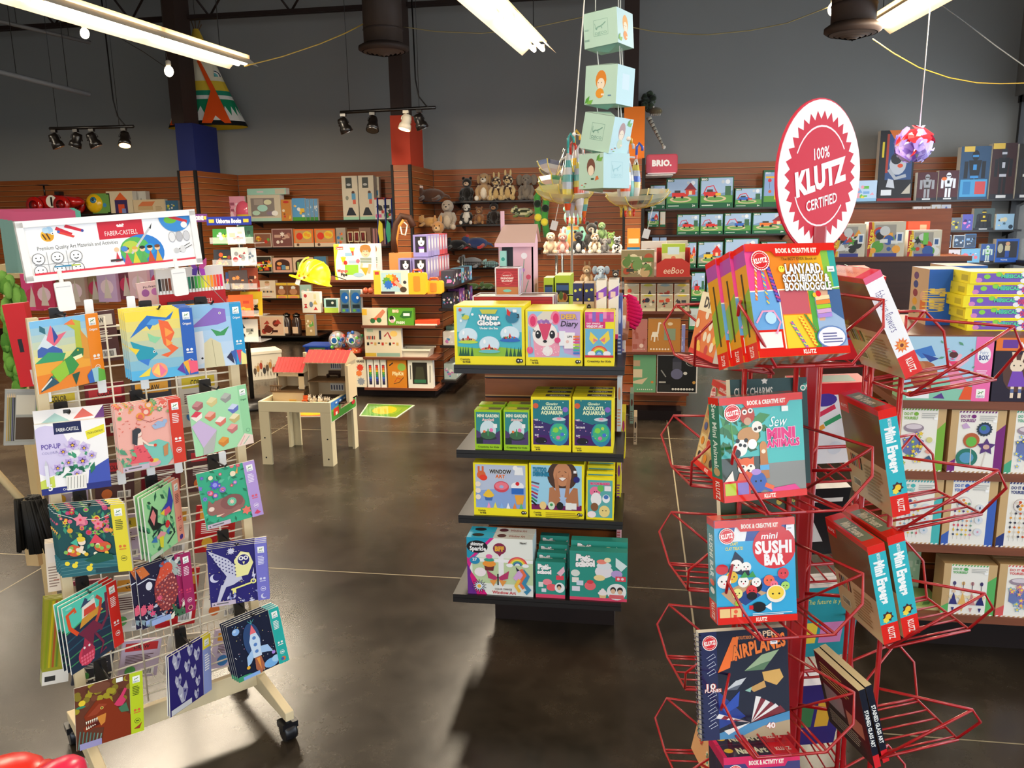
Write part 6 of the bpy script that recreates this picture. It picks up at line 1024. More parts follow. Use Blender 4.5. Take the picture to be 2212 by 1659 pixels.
def acryl(x0,x1,yt,Y,z0,d,lab):
 a,b=onY(x0,yt,Y),onY(x1,yt,Y);w=b.x-a.x;h=a.z-z0;t=thing('display_box',lab,'display box',((a.x+b.x)/2,Y,z0))
 m=MB();m.box(-w/2+.003,w/2-.003,.003,d-.003,.002,h-.003,'b9a89a',{'r':'d8c8d8','t':'a89484'});draw(m,rc,w-.006,h,Matrix(((1,0,0,-w/2+.003),(0,0,-1,.0028),(0,1,0,0),(0,0,0,1))),.0001)
 draw(m,[R(.1,.1,.45,.9,'9a7a6a'),R(.5,.3,.8,.95,'b8a0d0')],d,h,Matrix(((0,0,1,w/2-.003),(1,0,0,0),(0,1,0,0),(0,0,0,1))))
 m.build('printed_insert',CARD,parent=t);m=MB()
 for X in(-w/2,w/2):
  for Yy in(0,d):m.tube([(X,Yy,0),(X,Yy,h)],.0025,'efe6ea',6)
 for z in(0,h):
  m.tube([(-w/2,0,z),(w/2,0,z),(w/2,d,z),(-w/2,d,z),(-w/2,0,z)],.0025,'efe6ea',6)
 m.build('edge_frame',PLASTIC,parent=t)
acryl(1022,1195,640,2.99,DZ,.14,'wide white-edged display box lying under the friendship box')
zz=zpx(1060,640,2.99)+.004
acryl(1070,1120,579,2.995,zz,.09,'small white-edged friendship bracelet box with red plank print')
ter=[R(0,0,1,1,'1e2420'),R(0,.86,1,1,'b8d028'),R(0,0,.08,1,'b8d028'),R(.92,0,1,1,'b8d028'),R(.1,.72,.9,.82,'3a5a8a'),C(.5,.58,.36,'c89a4a',.1),C(.4,.62,.14,'5a7a3a',.08),C(.66,.6,.12,'8a3a2a',.07),R(.1,.46,.9,.5,'cfd8cc'),R(.1,.2,.9,.4,'24303a'),C(.4,.25,.15,'3f5a3a',.06)]
goods(3.25,DZ,[(1174,1196,600,.06,'terrarium kit box nearest the pink house',ter,{'col':'a8c028','n':2}),(1198,1232,595,.06,'terrarium kit box next to the spotted paw boxes',ter,{'col':'a8c028','n':3})],'lime edged terrarium boxes','craft kit','terrarium_box')
paw=[R(0,0,1,1,'d8bc94'),R(0,.66,1,1,'26285a'),C(.25,.86,.14,'e8e04a'),C(.75,.88,.14,'e8e04a'),C(.5,.7,.13,'e8e04a'),C(.5,.55,.2,'1a1a1a',.06),C(.45,.56,.04,'white'),C(.58,.56,.04,'white'),C(.5,.26,.26,'4a4068',.1),C(.5,.1,.22,'3f4a6a',.09)]
goods(3.02,DZ,[(1237,1259,612,.06,'tall navy and kraft box with yellow spots, inner one',paw,{'col':'c9a878','n':2}),(1261,1284,612,.06,'tall navy and kraft box with yellow spots, outer one',paw,{'col':'c9a878','n':2})],'spotted kraft boxes','box','puzzle_box')
fas=[R(0,0,1,1,'f0e6dc'),P([(0,.66),(0,.8),(1,.9),(1,.74)],'8a4ac0'),R(.2,.7,.7,.8,'ecc8c0'),T('Fashion',.5,.38,.55,'5a5460',w=1.7,rot=-90,b=0),R(0,0,1,.08,'d02a7a')]
goods(2.96,DZ,[(1288,1311,606,.1,'slim pale fashion design box, inner of two',fas,{'arts':{'t':lines(.05,.1,.9,.9,9,'a89a8a')}}),(1314,1337,604,.1,'slim pale fashion design box, outer of two',fas,{'arts':{'t':lines(.05,.1,.9,.9,9,'a89a8a')}})],'fashion design boxes','craft kit','craft_kit_box')
# ---- packs hanging on the gondola's side, seen edge-on
q=random.Random(4)
for i,(y0,y1,px,Y,c,ac,lab)in enumerate(((640,780,1338,3.0,'4a5a9a','c8d0e8','blue backed pack nearest the top corner'),(690,800,1345,3.25,'e8e0d8','8a6ac0','white pack behind the blue one'),(815,932,1337,3.0,'dfe8f0','e8a88a','white and sky blue doll book with pencil picture'),(890,990,1346,3.2,'f0e032','c83a7a','yellow pack below the doll book'),(985,1090,1336,3.0,'f0e032','8a3a9a','long yellow pack at the lower corner'),(1090,1190,1336,3.0,'e8b0b8','c85a5a','pale pink strip pack above the bottom shelf'),(850,915,1364,3.6,'8aa890','6a3a2a','sage green game box with brown animals'),(900,960,1372,3.9,'d8c29a','3a2a1a','kraft pack farthest along the side'))):
 a,b=onY(px,y0,Y),onY(px,y1,Y);h=a.z-b.z;x=min(a.x,b.x)*0+b.x
 mb=MB();mb.box(-.008,.008,-.001,.14,0,h,c);draw(mb,[C(.5,.7,.3,ac,.12)]+lines(.1,.1,.9,.45,6,ac,i),.016,h,Matrix(((1,0,0,-.008),(0,0,-1,-.001),(0,1,0,0),(0,0,0,1))));draw(mb,[R(.1,.55,.9,.9,ac)],.14,h,Matrix(((0,0,1,.008),(1,0,0,0),(0,1,0,0),(0,0,0,1))))
 mb.tube([(-.008,.06,h-.01),(-.2,.06,h+.0)],.003,'141414',5)
 tag(mb.build('hanging_pack',CARD,loc=(b.x,Y,b.z)),lab+' on the gondola side','craft kit','packs on the side of the middle gondola')
a=onY(1356,640,3.5);mb=MB()
for i in range(9):
 t=i/8;mb.tube([(0,-.0,-.0-.12*t),(.03+.03*math.sin(t*3),.02,-.02-.12*t)],[.012*(1-.3*t),.016*(1-.5*t)],'d8185a',8)
mb.tube([(-.14,.02,.01),(.0,0,0)],.004,'d8185a',6);tag(mb.build('felt_pouch',CLOTH,loc=a),'hot pink felt pouch hanging off the gondola side','pouch')
# ================================================================ shared small artwork and wall shelves
def wallshelf(x0,x1,y,Y,lab,dep=.3,mat=None,col='1a120e',th=.022,Yb=None):
 a,b=onY(x0,y,Y),onY(x1,y,Y);z=(a.z+b.z)/2;bk=Yb or(WY-.026)
 t=thing('wall_shelf',lab,'shelf',((a.x+b.x)/2,bk,z));w=b.x-a.x
 MB().box(-w/2,w/2,Y-bk-.01,-.001,-th,0,col).build('shelf_board',mat or BLK,parent=t)
 n=max(2,int(w/.8))
 for i in range(n):
  x=-w/2+.06+(w-.12)*i/(n-1);MB().prism([(-.001,-th),(Y-bk+.05,-th),(-.001,-th-.07)],.01,'141010',ax='x',y0=x).build('bracket',BLK,parent=t)
 return z
def pic(bg,cols,seed,n=9,brd=None,txt=None,tc='white',th=.12,ty=.86,bot=None):
 q=random.Random(seed);a=[R(0,0,1,1,brd or bg),R(.04,.05,.96,.95,bg)]
 for i in range(n):
  x,y,s=q.uniform(.15,.85),q.uniform(.15,.7),q.uniform(.06,.17);c=q.choice(cols);k=q.random()
  a.append(C(x,y,s,c)if k<.4 else R(x-s,y-s*.5,x+s,y+s*.5,c)if k<.65 else P([(x-s,y-s*.6),(x+s*.2,y+s),(x+s,y-s*.4)],c)if k<.85 else S(x,y,s,c,q.choice([5,6,8]),.5))
 if bot:a.append(R(0,0,1,.16,bot))
 if txt:a.append(T(txt,.5,ty,th,tc,w=min(.84,.09*len(txt)+.1),b=.05))
 return a
def brio(seed,pic2='train'):
 q=random.Random(seed);a=[R(0,0,1,1,'0f5f3a'),R(.03,.17,.97,.97,'a9c4e2'),R(.03,.17,.97,.45,q.choice(['5a9a4a','9aa08a','7ab05a'])),P([(.03,.45),(.3,.58),(.6,.46),(.97,.56),(.97,.4),(.03,.4)],'7a9ac0'),C(.45,.3,.34,'d8c29a',.1,20),C(.45,.3,.26,'6aa050',.06,18)]
 c=q.choice(['d8302a','e8782a','2f6ac0','e8c030']);x=q.uniform(.3,.6)
 a+=[R(x-.2,.38,x+.2,.52,c),R(x-.12,.52,x+.06,.6,'3a3a3a'),C(x-.12,.37,.04,'1a1a1a'),C(x+.12,.37,.04,'1a1a1a'),R(x+.14,.4,x+.3,.48,q.choice(['e8c030','d8302a','3a6a4a'])),C(.82,.84,.07,'e8eef4'),C(.68,.84,.05,'c8d0d8')]
 if seed%2:a+=[P([(.55,.6),(.75,.85),(.95,.6)],q.choice(['d8302a','8a2a3a'])),R(.6,.45,.9,.62,'d8402a'),R(.7,.45,.8,.58,'f0d8a8')]
 else:a+=[L([(.1,.45),(.2,.68),(.4,.72),(.5,.5)],.03,'d8203a'),R(.75,.4,.92,.7,'3a6a4a')]
 return a+[R(.03,.88,.24,.97,'0c5230'),T('BRIO',.13,.925,.06,'f2f2ea',w=.17,b=.05),T('3+',.86,.085,.07,'f2f2ea',w=.09,b=.04),R(.06,.07,.4,.1,'cfe0d0')]
BYY=10.72
bz=[wallshelf(1394,1700,449,BYY,'black shelf of train sets under the red sign, topmost'),wallshelf(1400,1708,506,BYY,'black shelf of train sets, second from the top'),wallshelf(1405,1740,578,BYY,'black shelf of train sets, third from the top'),wallshelf(1410,1740,650,BYY,'black shelf of train sets, fourth from the top'),wallshelf(1415,1740,712,BYY,'black shelf of train sets, lowest')]
GB={'col':'0f5f3a'};bl=lambda s,r:'green bordered train set box on the %s shelf, %s'%(r,s)
goods(BYY,bz[0],[(1405,1438,400,.1,bl('partly behind the umbrella','top'),brio(9)),(1440,1510,385,.1,bl('red station and yellow bus pictured','top'),brio(1)),(1513,1586,382,.12,bl('red arched bridge pictured','top'),brio(2)),(1588,1648,406,.12,bl('widest low one beside the crane','top'),brio(4)),(1650,1700,367,.1,'tall green bordered box with a yellow toy crane',[R(0,0,1,1,'0f5f3a'),R(.05,.14,.95,.94,'8aa8d4'),R(.05,.14,.95,.3,'5a9a3a'),R(.5,.2,.6,.86,'e8b82a'),R(.1,.78,.9,.83,'e8b82a'),L([(.28,.78),(.28,.5)],.015,'3a3a3a'),C(.28,.72,.08,'d8303a'),C(.3,.42,.07,'d8602a'),T('BRIO',.2,.92,.05,'white',w=.2),C(.86,.6,.1,'e8e4da')])],'train set boxes','train set','train_set_box',col='0f5f3a')
goods(BYY,bz[1],[(1463,1512,463,.1,bl('nearest the umbrella tag','second'),brio(6)),(1513,1563,462,.1,bl('second from the umbrella tag','second'),brio(6)),(1565,1624,460,.1,bl('third from the umbrella tag','second'),brio(8)),(1626,1702,459,.1,bl('beside the round sign','second'),brio(3)),(1399,1424,456,.08,'tiny green train box hung left of its row',brio(5),{'dz':.1}),(1426,1438,456,.06,'tiny white and green train pack hung by the orange tag',pic('d8d0c0',['e8a06a','f0c8a0'],3,4,'0f5f3a',bot='0f5f3a'),{'dz':.1})],'train set boxes','train set','train_set_box',col='0f5f3a')
goods(BYY,bz[2],[(1409,1424,513,.06,'slim train engine pack, inner of two',pic('9fb8d8',['c84a3a','3a3a3a','8a4a2a'],5)),(1426,1440,513,.06,'slim train engine pack, outer of two',pic('9fb8d8',['c84a3a','3a3a3a','8a4a2a'],5)),(1484,1505,523,.1,bl('half hidden by the red card display','third'),brio(7)),(1508,1563,522,.1,bl('red fire engine pictured','third'),brio(11)),(1566,1640,515,.1,bl('behind the lanyard kits','third'),brio(13)),(1644,1700,522,.1,bl('behind the top of the spinner','third'),brio(16))],'train set boxes','train set','train_set_box',col='0f5f3a')
goods(BYY,bz[3],[(1494,1524,588,.1,bl('spiral green track pictured','fourth'),brio(10)),(1527,1590,587,.1,bl('red train car before a city','fourth'),brio(12))],'train set boxes','train set','train_set_box',col='0f5f3a')
goods(BYY,bz[4],[(1489,1523,664,.1,bl('grey track pieces pictured','lowest'),pic('b8c0bc',['d8d4c8','a8a89c'],2,8,'2f7a4a',bot='2f7a4a')),(1526,1575,664,.1,bl('pale track pieces pictured','lowest'),pic('c0c4c4',['d8d4c8','a8a89c'],4,8,'2f7a4a',bot='2f7a4a'))],'train set boxes','train set','train_set_box',col='2f7a4a')
# ---------------------------------------------------------------- figures and vehicles at the glass wall end
RY=10.7
rz=[wallshelf(1838,2245,432,RY,'long black shelf of boxed figures near the glass wall'),wallshelf(2010,2206,497,RY,'black shelf with caped figure box near the glass wall'),wallshelf(2035,2200,567,RY,'low black shelf of blue boxes near the glass wall')]
def fig(body,acc,bg,head=None,cape=None,seed=1):
 h=head or body
 return[R(0,0,1,1,bg)]+([P([(.2,.75),(.1,.1),(.9,.1),(.8,.75)],cape)]if cape else[])+[R(.36,.08,.47,.42,body),R(.53,.08,.64,.42,body),P([(.28,.74),(.72,.74),(.64,.4),(.36,.4)],body),R(.14,.4,.27,.72,body),R(.73,.4,.86,.72,body),C(.5,.83,.12,h,.1),R(.4,.8,.6,.84,acc),R(.36,.4,.64,.45,acc),R(.44,.56,.56,.66,acc)]+[R(.0,.0,1,.09,'22222a'),R(.3,.02,.7,.07,'d8d8d8')]
goods(RY,rz[0],[
(1840,1897,390,.1,'pale blue toy railway box beside the round sign',pic('b8d0e8',['6ab84a','e8a0b0','7aa8d8','e8d04a'],7,10,bot='8ab8d8')),
(1903,1980,281,.12,'tall black box with a silver clawed robot toy',[R(0,0,1,1,'1c1a1c'),R(.2,.3,.95,.95,'2f4a7a'),P([(.25,1),(.7,1),(.5,.8)],'d8702a'),R(.2,.4,.27,.95,'a83a2a'),R(.08,.62,.14,.84,'d8c030'),C(.55,.52,.24,'b8bcc4',.15),C(.5,.6,.16,'2a2a2e',.08),L([(.3,.45),(.5,.32),(.8,.36)],.1,'a8acb4'),P([(.25,.2),(.3,.32),(.45,.3),(.5,.18)],'c0c4cc'),C(.62,.5,.08,'d8502a',.03),R(.12,.08,.42,.16,'d8dce0'),P([(.7,.1),(.95,.1),(.95,.25)],'b8b0a0'),R(0,0,1,.04,'8a1a1a')]),
(1983,2027,372,.1,'maroon window box with a silver armoured figure',fig('9a9a9e','3a2f2a','4a1a20')),(2029,2073,368,.1,'maroon window box with a white figure, orange shoulder',fig('e4e4ee','1a1a20','4a1a20')+[C(.28,.72,.13,'e8702a',.06)]),
(2078,2143,316,.12,'large box with a broad black figure and blue gadgets',fig('15151a','3a8ac8','2a4a6a')[:-2]+[R(.05,.05,.95,.38,'4a9ac8'),R(.15,.1,.4,.34,'2f7ab0'),R(.55,.1,.9,.34,'c84a4a'),R(.1,.9,.45,1,'e0b84a')]),
(2146,2200,309,.12,'large box with a tall black helmeted figure',fig('17171a','c0c0c8','3a1a1a','2a2a2e')+[R(.02,.9,.5,1,'e0b84a')]),(2203,2240,310,.12,'dark figure box cut by the picture edge',fig('2a2a2e','d8d8d0','2a2420'))],'boxed figures near the glass wall','toy figure','figure_box')
clamp=lambda c:{'col':c}
goods(RY,rz[1],[(1973,1992,446,.05,'silver figure in a tall blister, inner of four',fig('9a9aa4','5a5a62','c0b8b4')),(1993,2011,446,.05,'silver figure in a tall blister, second of four',fig('6a6a74','2a2a2e','b8b0ac')),(2013,2033,442,.05,'bronze figure in a tall blister, third of four',fig('9a8a74','4a5a8a','b0b0b0')),(2034,2055,442,.05,'blue figure in a tall blister, outermost of four',fig('4a5a8a','9ab0c8','a8a8b0')),(2053,2078,470,.06,'small grey vehicle card on the second shelf',pic('6a7078',['c8c8c0','3a3a3a','d8c83a'],3,6)),(2080,2103,463,.06,'violet vehicle card beside the caped figure',pic('5a5ab0',['b0b8e8','3a2a6a','e080c0'],6,7)),(2105,2150,450,.08,'window box with a black and yellow caped figure',fig('26262c','e0c030','4a5a5a',cape='15151a')),(2153,2192,462,.08,'pale blue vehicle window box at the shelf end',pic('9ac0dc',['4a6a80','2a3a4a','d8d0b0'],8,8))],'figures on the second shelf','toy figure','figure_box')
goods(RY,rz[2],[(2040,2075,539,.08,'red and white racing toy box on the low shelf',pic('d8d0d4',['c83a3a','5a3a3a','e8a0a0'],3,8,txt=None)),(2077,2118,537,.08,'sky blue sea toy box on the low shelf',pic('7ab8dc',['e87a8a','f0f0f4','4a7ac0'],9,10)),(2120,2150,527,.08,'blue window box with a pale green space toy',fig('c8dcd0','5aa84a','3a5a9a')),(2153,2203,516,.1,'large blue window box with a doll in blue jeans',[R(0,0,1,1,'2f62c0'),R(.06,.2,.94,.9,'3a3a42'),R(.42,.22,.6,.5,'3a5ab0'),R(.4,.5,.62,.72,'d8c8a0'),C(.51,.8,.1,'e0b08a',.08),C(.2,.6,.12,'b8b8a0',.2),T('TOYS',.4,.1,.07,'e8ecf4',w=.3)])],'blue boxes on the low shelf','toy figure','figure_box')
wallshelf(2010,2190,543,RY+.02,'narrow peg strip with blue packs near the glass wall',th=.012)
for i,(x0,x1)in enumerate(((2036,2056),(2061,2085),(2086,2110))):
 goods(RY-.03,onY(2070,535,RY).z,[(x0,x1,508 if i<2 else 505,.04,'dark blister pack on pegs, %s from the spinner'%('first','second','third')[i],pic('3f4f66',['c8ccd0','8ab0d8','2a2a2a'],i,7,brd='c8ccd0' if i<2 else '3a7ab8'))],'blister packs on pegs','toy vehicle','blister_pack')
# ---------------------------------------------------------------- vehicle track sets on a low fixture
HY=5.6
hz=zpx(1950,554,HY)
hw=thing('shelf_unit','cherry shelf unit carrying the wide race track boxes','shelving unit',(onY(1925,554,HY).x,HY,0))
MB().box(-.48,.48,-.02,.35,hz-.03,hz,'6b3718').build('shelf',SLAT,parent=hw);MB().box(-.46,.46,.0,.33,0,hz-.031,'3a1c0e').build('body',SLAT,parent=hw);MB().box(-.46,.46,.33,.35,hz,hz+.3,'6b3718').build('back_panel',SLAT,parent=hw)
def hwart(s):return[R(0,0,1,1,'c8bfa8'),R(.18,.1,.75,.92,'9a9488'),P([(0,0),(.14,0),(.2,.5),(.14,1),(0,1)],'d8a820'),P([(.0,0),(.06,0),(.14,.5),(.08,1),(0,1)],'b02a22'),T('TRACK SET',.09,.5,.6,'f0d83a',w=.5,rot=84,b=.05)[:4]+(.1,)+('f0d83a',.55,.05,None,84,.5,0)]+pic('8a8a88',['3a5a9a','e8a03a','c8402a','d8d8d0','2a2a2a','5a9a3a'],s,16)[2:]+[C(.45,.74,.14,'c8c8c4',.14),R(.76,.4,.95,.7,'e0e0dc'),R(.8,.45,.91,.65,'3a5a8a'),R(.2,.0,.8,.1,'3a3f8a')]
goods(HY,hz,[(1803,1872,484,.1,'race track box behind the round sign',hwart(3)),(1877,1958,479,.1,'race track box with yellow edge lettering, middle one',hwart(5)),(1963,2036,497,.1,'race track box with a green toy monster, end one',hwart(8)+[R(.45,.45,.6,.9,'6ab84a')]),(1962,2010,478,.04,'plain orange-red box behind the end race track set',[R(0,0,1,1,'dd4a2a'),R(.55,.7,.85,.9,'e8a080')],{'dy':.12,'col':'d8482a'})],'race track boxes','toy race track','track_set_box')
# ================================================================ gondola of do-it-yourself kits on the right
DY=2.95
dz=[zpx(2080,y,DY)for y in(866,1020,1178,1327)];dk=zpx(2040,722,DY+.02)
gx0,gx1=onY(1922,1020,DY).x,2.35
dg=thing('shelf_gondola','reddish brown shelf unit of do-it-yourself kits beyond the red spinner','shelving unit',((gx0+gx1)/2,DY,0));W2=(gx1-gx0)/2
for z in dz:MB().box(-W2,W2,-.01,.40,z-.028,z,'7a4630').build('shelf',SLAT,parent=dg)
MB().box(-W2,W2,.0,.62,dk-.02,dk,'7a4630').build('top_deck',SLAT,parent=dg)
mb=MB();slats(mb,-W2,W2,.40,0,dk-.02);mb.build('slat_panel',SLAT,parent=dg)
MB().box(-W2+.05,W2-.05,.12,.6,0,dz[3]-.03,'1a0e0a').build('plinth',MATTE,parent=dg)
def diy(ac,cols,seed,kind):
 q=random.Random(seed);n=12
 a=[R(0,0,1,1,'c9a878'),R(.14,.02,.84,.98,'efece4'),P([(.84,0),(1,0),(1,.78),(.84,.66)],ac),P([(0,0),(.14,0),(.14,.22),(0,.14)],ac)]
 a+=[P([(.14+.7*i/n,.955),(.14+.7*(i+.5)/n,.955),(.14+.7*(i+.8)/n,.985),(.14+.7*(i+.3)/n,.985)],ac)for i in range(n)]+[P([(i/n,.0),((i+.5)/n,.0),((i+.8)/n,.02),((i+.3)/n,.02)],'f4f2ec')for i in range(n)]
 a+=[T('DO IT',.26,.9,.045,ac,w=.17,b=.03),T('YOURSELF',.31,.835,.045,ac,w=.28,b=.03),C(.41,.9,.045,ac,.03),R(.52,.9,.82,.915,'b8b8b4'),R(.52,.87,.78,.885,'b8b8b4'),R(.52,.84,.8,.855,'b8b8b4'),R(.76,.81,.83,.85,'f8f8f8')]
 if kind=='charm':
  for i in range(5):
   x=.22+.08*i;a+=[C(.38,.64,.14,'d8d0d0',.1,18),C(.38,.64,.12,'efece4',.085,16),L([(x,.56),(x,.1)],.004,'8a8a8a')]+[rr_(q,x,.52-.07*j,cols)for j in range(6)]
  a+=[C(.38+q.uniform(-.1,.1),.64+q.uniform(-.06,.06),.03,q.choice(cols))for i in range(12)]+[C(.68,y,.08,'d8dce4',.055)for y in(.58,.4,.22)]+[rr_(q,.68,y,cols)for y in(.58,.4,.22)]
 elif kind=='crown':
  a+=[C(.38,.68,.2,'9a8a98',.07,20),C(.38,.7,.16,'d8ccd4',.04,18)]+[P([(.2,.3),(.2,.5),(.4,.56),(.6,.48),(.55,.3),(.4,.2)],'6a7ab0')]+[x for i in range(22)for x in(lambda u,v,c:[S(u,v,.055,c,5,.5),C(u,v,.02,'f0d84a')])(q.uniform(.2,.58),q.uniform(.12,.6),q.choice(cols))]+[C(.7,.5,.06,'d8d48a',.045),C(.7,.32,.06,'e89a8a',.04),P([(.62,.2),(.72,.26),(.8,.16)],'3a5a7a')]
 elif kind=='wand':
  a+=[P([(.2,.76),(.28,.8),(.36,.72),(.24,.7)],'c8a8d0'),C(.62,.7,.13,'2a3a4a',.1,16),S(.62,.7,.15,'2a3a4a',16,.85),C(.62,.7,.1,'4a6ab0',.075),C(.6,.72,.05,'3f8a5a'),C(.4,.52,.15,'b8603a',.12,20),C(.4,.5,.1,'6ab84a',.08),S(.68,.42,.18,'5a3a7a',5,.5,90),C(.68,.42,.06,'d8b0a0',.04),C(.34,.24,.2,'2f7a6a',.15,22),C(.34,.24,.13,'5a9ac0',.09),L([(.4,.4),(.42,.1)],.02,'d8d0c8'),L([(.68,.34),(.62,.06)],.02,'d8d0c8')]
 else:
  a+=[C(.22+.17*i,.62,.03,c,.04)for i,c in enumerate(cols[:4])]
  for i in range(4):
   x=.22+.17*i;c=cols[i%len(cols)];a+=[L([(x,.66),(x,.4)],.012,'6a5a6a'),P([(x-.08,.2),(x,.44),(x+.08,.2)],c),C(x,.46,.035,'e8c8a8'),P([(x-.1,.36),(x-.02,.4),(x-.04,.3)],'e8d8b0'),P([(x+.1,.36),(x+.02,.4),(x+.04,.3)],'e8d8b0'),P([(x-.03,.14),(x,.05),(x+.03,.14)],c)]
 return a
def rr_(q,x,y,cols):
 k=q.random();c=q.choice(cols);return C(x,y,.022,c)if k<.5 else S(x,y,.03,c,5,.5)if k<.8 else P([(x-.02,y),(x,y+.03),(x+.02,y),(x,y-.03)],c)
ml=['d8485a','6a9a7a','5a3a7a','e8c03a','8ab0c8','d88aa8','3a4a6a','e08a5a']
GD='kraft do-it-yourself kits'
goods(DY,dz[0],[(1956,2150,727,.1,'fairy craft box with pink rabbit and pink band',[R(0,0,1,1,'a8cfe8'),P([(0,0),(.8,0),(.8,.3),(.4,.34),(0,.26)],'8ac8b0'),C(.24,.42,.16,'b0643a',.2),P([(.1,.3),(.1,.5),(.3,.5),(.34,.2),(.2,.1)],'a85a34'),C(.16,.54,.09,'c0784a',.08),C(.55,.5,.09,'f0a0c0',.08),P([(.55,.55),(.62,.74),(.66,.72),(.6,.54)],'f0b8cc'),P([(.58,.55),(.72,.68),(.74,.64),(.62,.5)],'f0b8cc'),P([(.5,.46),(.62,.48),(.74,.3),(.7,.18),(.56,.2),(.54,.34)],'ef8ab0'),P([(.1,.78),(.3,.86),(.36,.7),(.2,.66)],'3f7ac8'),P([(.2,.74),(.4,.66),(.3,.6)],'2f4a9a'),C(.56,.72,.05,'5a2a2a',.05),P([(.5,.62),(.62,.62),(.6,.5)],'e8386a'),R(.06,.03,.32,.2,'eef0f4'),C(.1,.1,.035,'e8b84a'),C(.18,.13,.035,'d84a6a'),C(.26,.16,.035,'2f8a8a'),P([(.36,.04),(.46,.12),(.5,.03)],'5a3a8a'),P([(.66,.02),(.72,.24),(.8,.22),(.8,.02)],'e8582a'),R(.8,0,1,1,'ef6fae'),C(.9,.72,.075,'f4f4f8',.13,20),T('Fairy',.9,.76,.06,'8aa0c8',w=.09,b=0),T('BOX',.9,.68,.07,'3a4a8a',w=.11,b=.04)]+lines(.83,.34,.97,.5,5,'f4d8e8')+logo(.9,.12,.05,1.4)+leafs(['5a9a7a','d85a8a'],14,.4,.4,.8,.95,.07),{'col':'8fb88a'}),(2153,2275,730,.12,'black doll making box with a felt rabbit in violet dress',[R(0,0,1,1,'241a2e'),R(0,.8,1,1,'e8782a'),R(.12,.84,.4,.97,'6a3a9a'),T('MAKE',.6,.88,.1,'f4f0f0',w=.3,b=.05),C(.45,.45,.28,'5a3a30',.3),C(.42,.56,.13,'ecd8c0',.1),P([(.34,.62),(.3,.78),(.37,.78),(.4,.64)],'ecd8c0'),P([(.46,.62),(.5,.78),(.56,.76),(.5,.62)],'ecd8c0'),P([(.34,.48),(.52,.48),(.62,.24),(.28,.24)],'7a4ab8'),C(.36,.57,.015,'black'),C(.48,.57,.015,'black'),R(.34,.06,.4,.24,'ecd8c0'),R(.48,.06,.54,.24,'ecd8c0'),R(.34,.14,.4,.2,'5a6a9a'),R(.48,.14,.54,.2,'5a6a9a')],{'col':'2a2038','n':3,'up':.0})],'craft boxes on the upper shelf','craft kit','craft_box')
goods(DY,dz[1],[(1935,2047,880,.09,'kraft kit box with a flower crown, green edge',diy('7ab03a',['3f4a9a','e8c03a','6a5ab0','8ab84a','d8dce8'],3,'crown')),(2056,2177,886,.09,'kraft kit box with magic wands, purple edge',diy('7a2a7a',ml,4,'wand')),(2181,2295,886,.09,'kraft kit box with blue butterfly, green edge',diy('4aa884',['8ab0d8','4a6a9a'],5,'crown'))],GD,'craft kit','craft_box',col='c09a68')
goods(DY,dz[2],[(1927,2041,1035,.09,'kraft dream catcher kit with turquoise edge',diy('4ab8b8',ml,6,'charm')),(2044,2159,1035,.09,'kraft dream catcher kit with blue edge',diy('3f63b8',ml,7,'charm')),(2164,2290,1040,.09,'kraft hanging planet kit with navy edge',diy('2a3a7a',['e8a03a','3a3a4a','c8502a','d8d0c0'],8,'charm'))],GD,'craft kit','craft_box',col='c09a68')
goods(DY,dz[3],[(2040,2157,1219,.09,'kraft fairy keyring kit with green edge, bottom shelf',diy('5ab060',['3a3a7a','e8b86a','c88a8a','2a2a6a'],9,'fairy')),(2160,2290,1221,.06,'kraft fan painting kit with red edge, bottom shelf',diy('d85a5a',['d88a9a','8ab0c8'],10,'crown'),{'n':5}),(1962,1992,1182,.06,'tall pale green box at the back of the bottom shelf',pic('a8c8a0',['7a9a7a','c8d8b8'],2,6),{'dy':.2,'col':'a8c8a0'})],GD,'craft kit','craft_box',col='c09a68')
mb=MB();mb.box(-.07,.07,0,.16,0,.012,'b8b07a');draw(mb,[R(0,0,1,1,'9ab86a')]+leafs(['5a8a4a','d8c87a','3f6a3a'],16,0,0,1,1,.3),.14,.16,faceM('t',.14,.16,.012));tag(mb.build('craft_box',CARD,loc=(onY(2000,1310,DY).x,DY+.02,dz[3])),'flat green printed pack lying on the bottom shelf','craft kit')
yb=[R(0,0,1,1,YL),R(.08,.12,1,.88,'7a5ac0')]+[C(rr.uniform(.1,1),rr.uniform(.15,.85),.04,rr.choice(['f0f0f4','e8602a','5ab8d8','8ad84a','f0c83a','d88ac8']),.2)for i in range(14)]+[T('MUSICAL',.5,.62,.3,'5ad0a8',w=.26,b=.06,o='2a6a5a'),T('DISC',.72,.5,.4,'d84a7a',w=.12,b=.06)]
x0=onY(2086,650,3.06).x
for i in range(5):
 c=carton('puzzle_box','yellow cartoon printed box, %s of the stack of five'%('lowest','second from the bottom','middle one','second from the top','topmost')[i],'puzzle',.27,.2,.041,YL,{'f':yb,'l':[R(.6,.2,.9,.7,'c8b81a'),R(.1,.3,.3,.5,'c8b81a')],'t':[R(.05,.05,.95,.95,'d8c8a0')]},(x0+.135+(.012,.004,-.008,.002,.008)[i],3.06+.004*(i%2),dk+.0415*i),None,'yellow boxes stacked on the deck')
bx=onY(2004,620,3.22).x;zt=onY(2004,582,3.22).z-dk
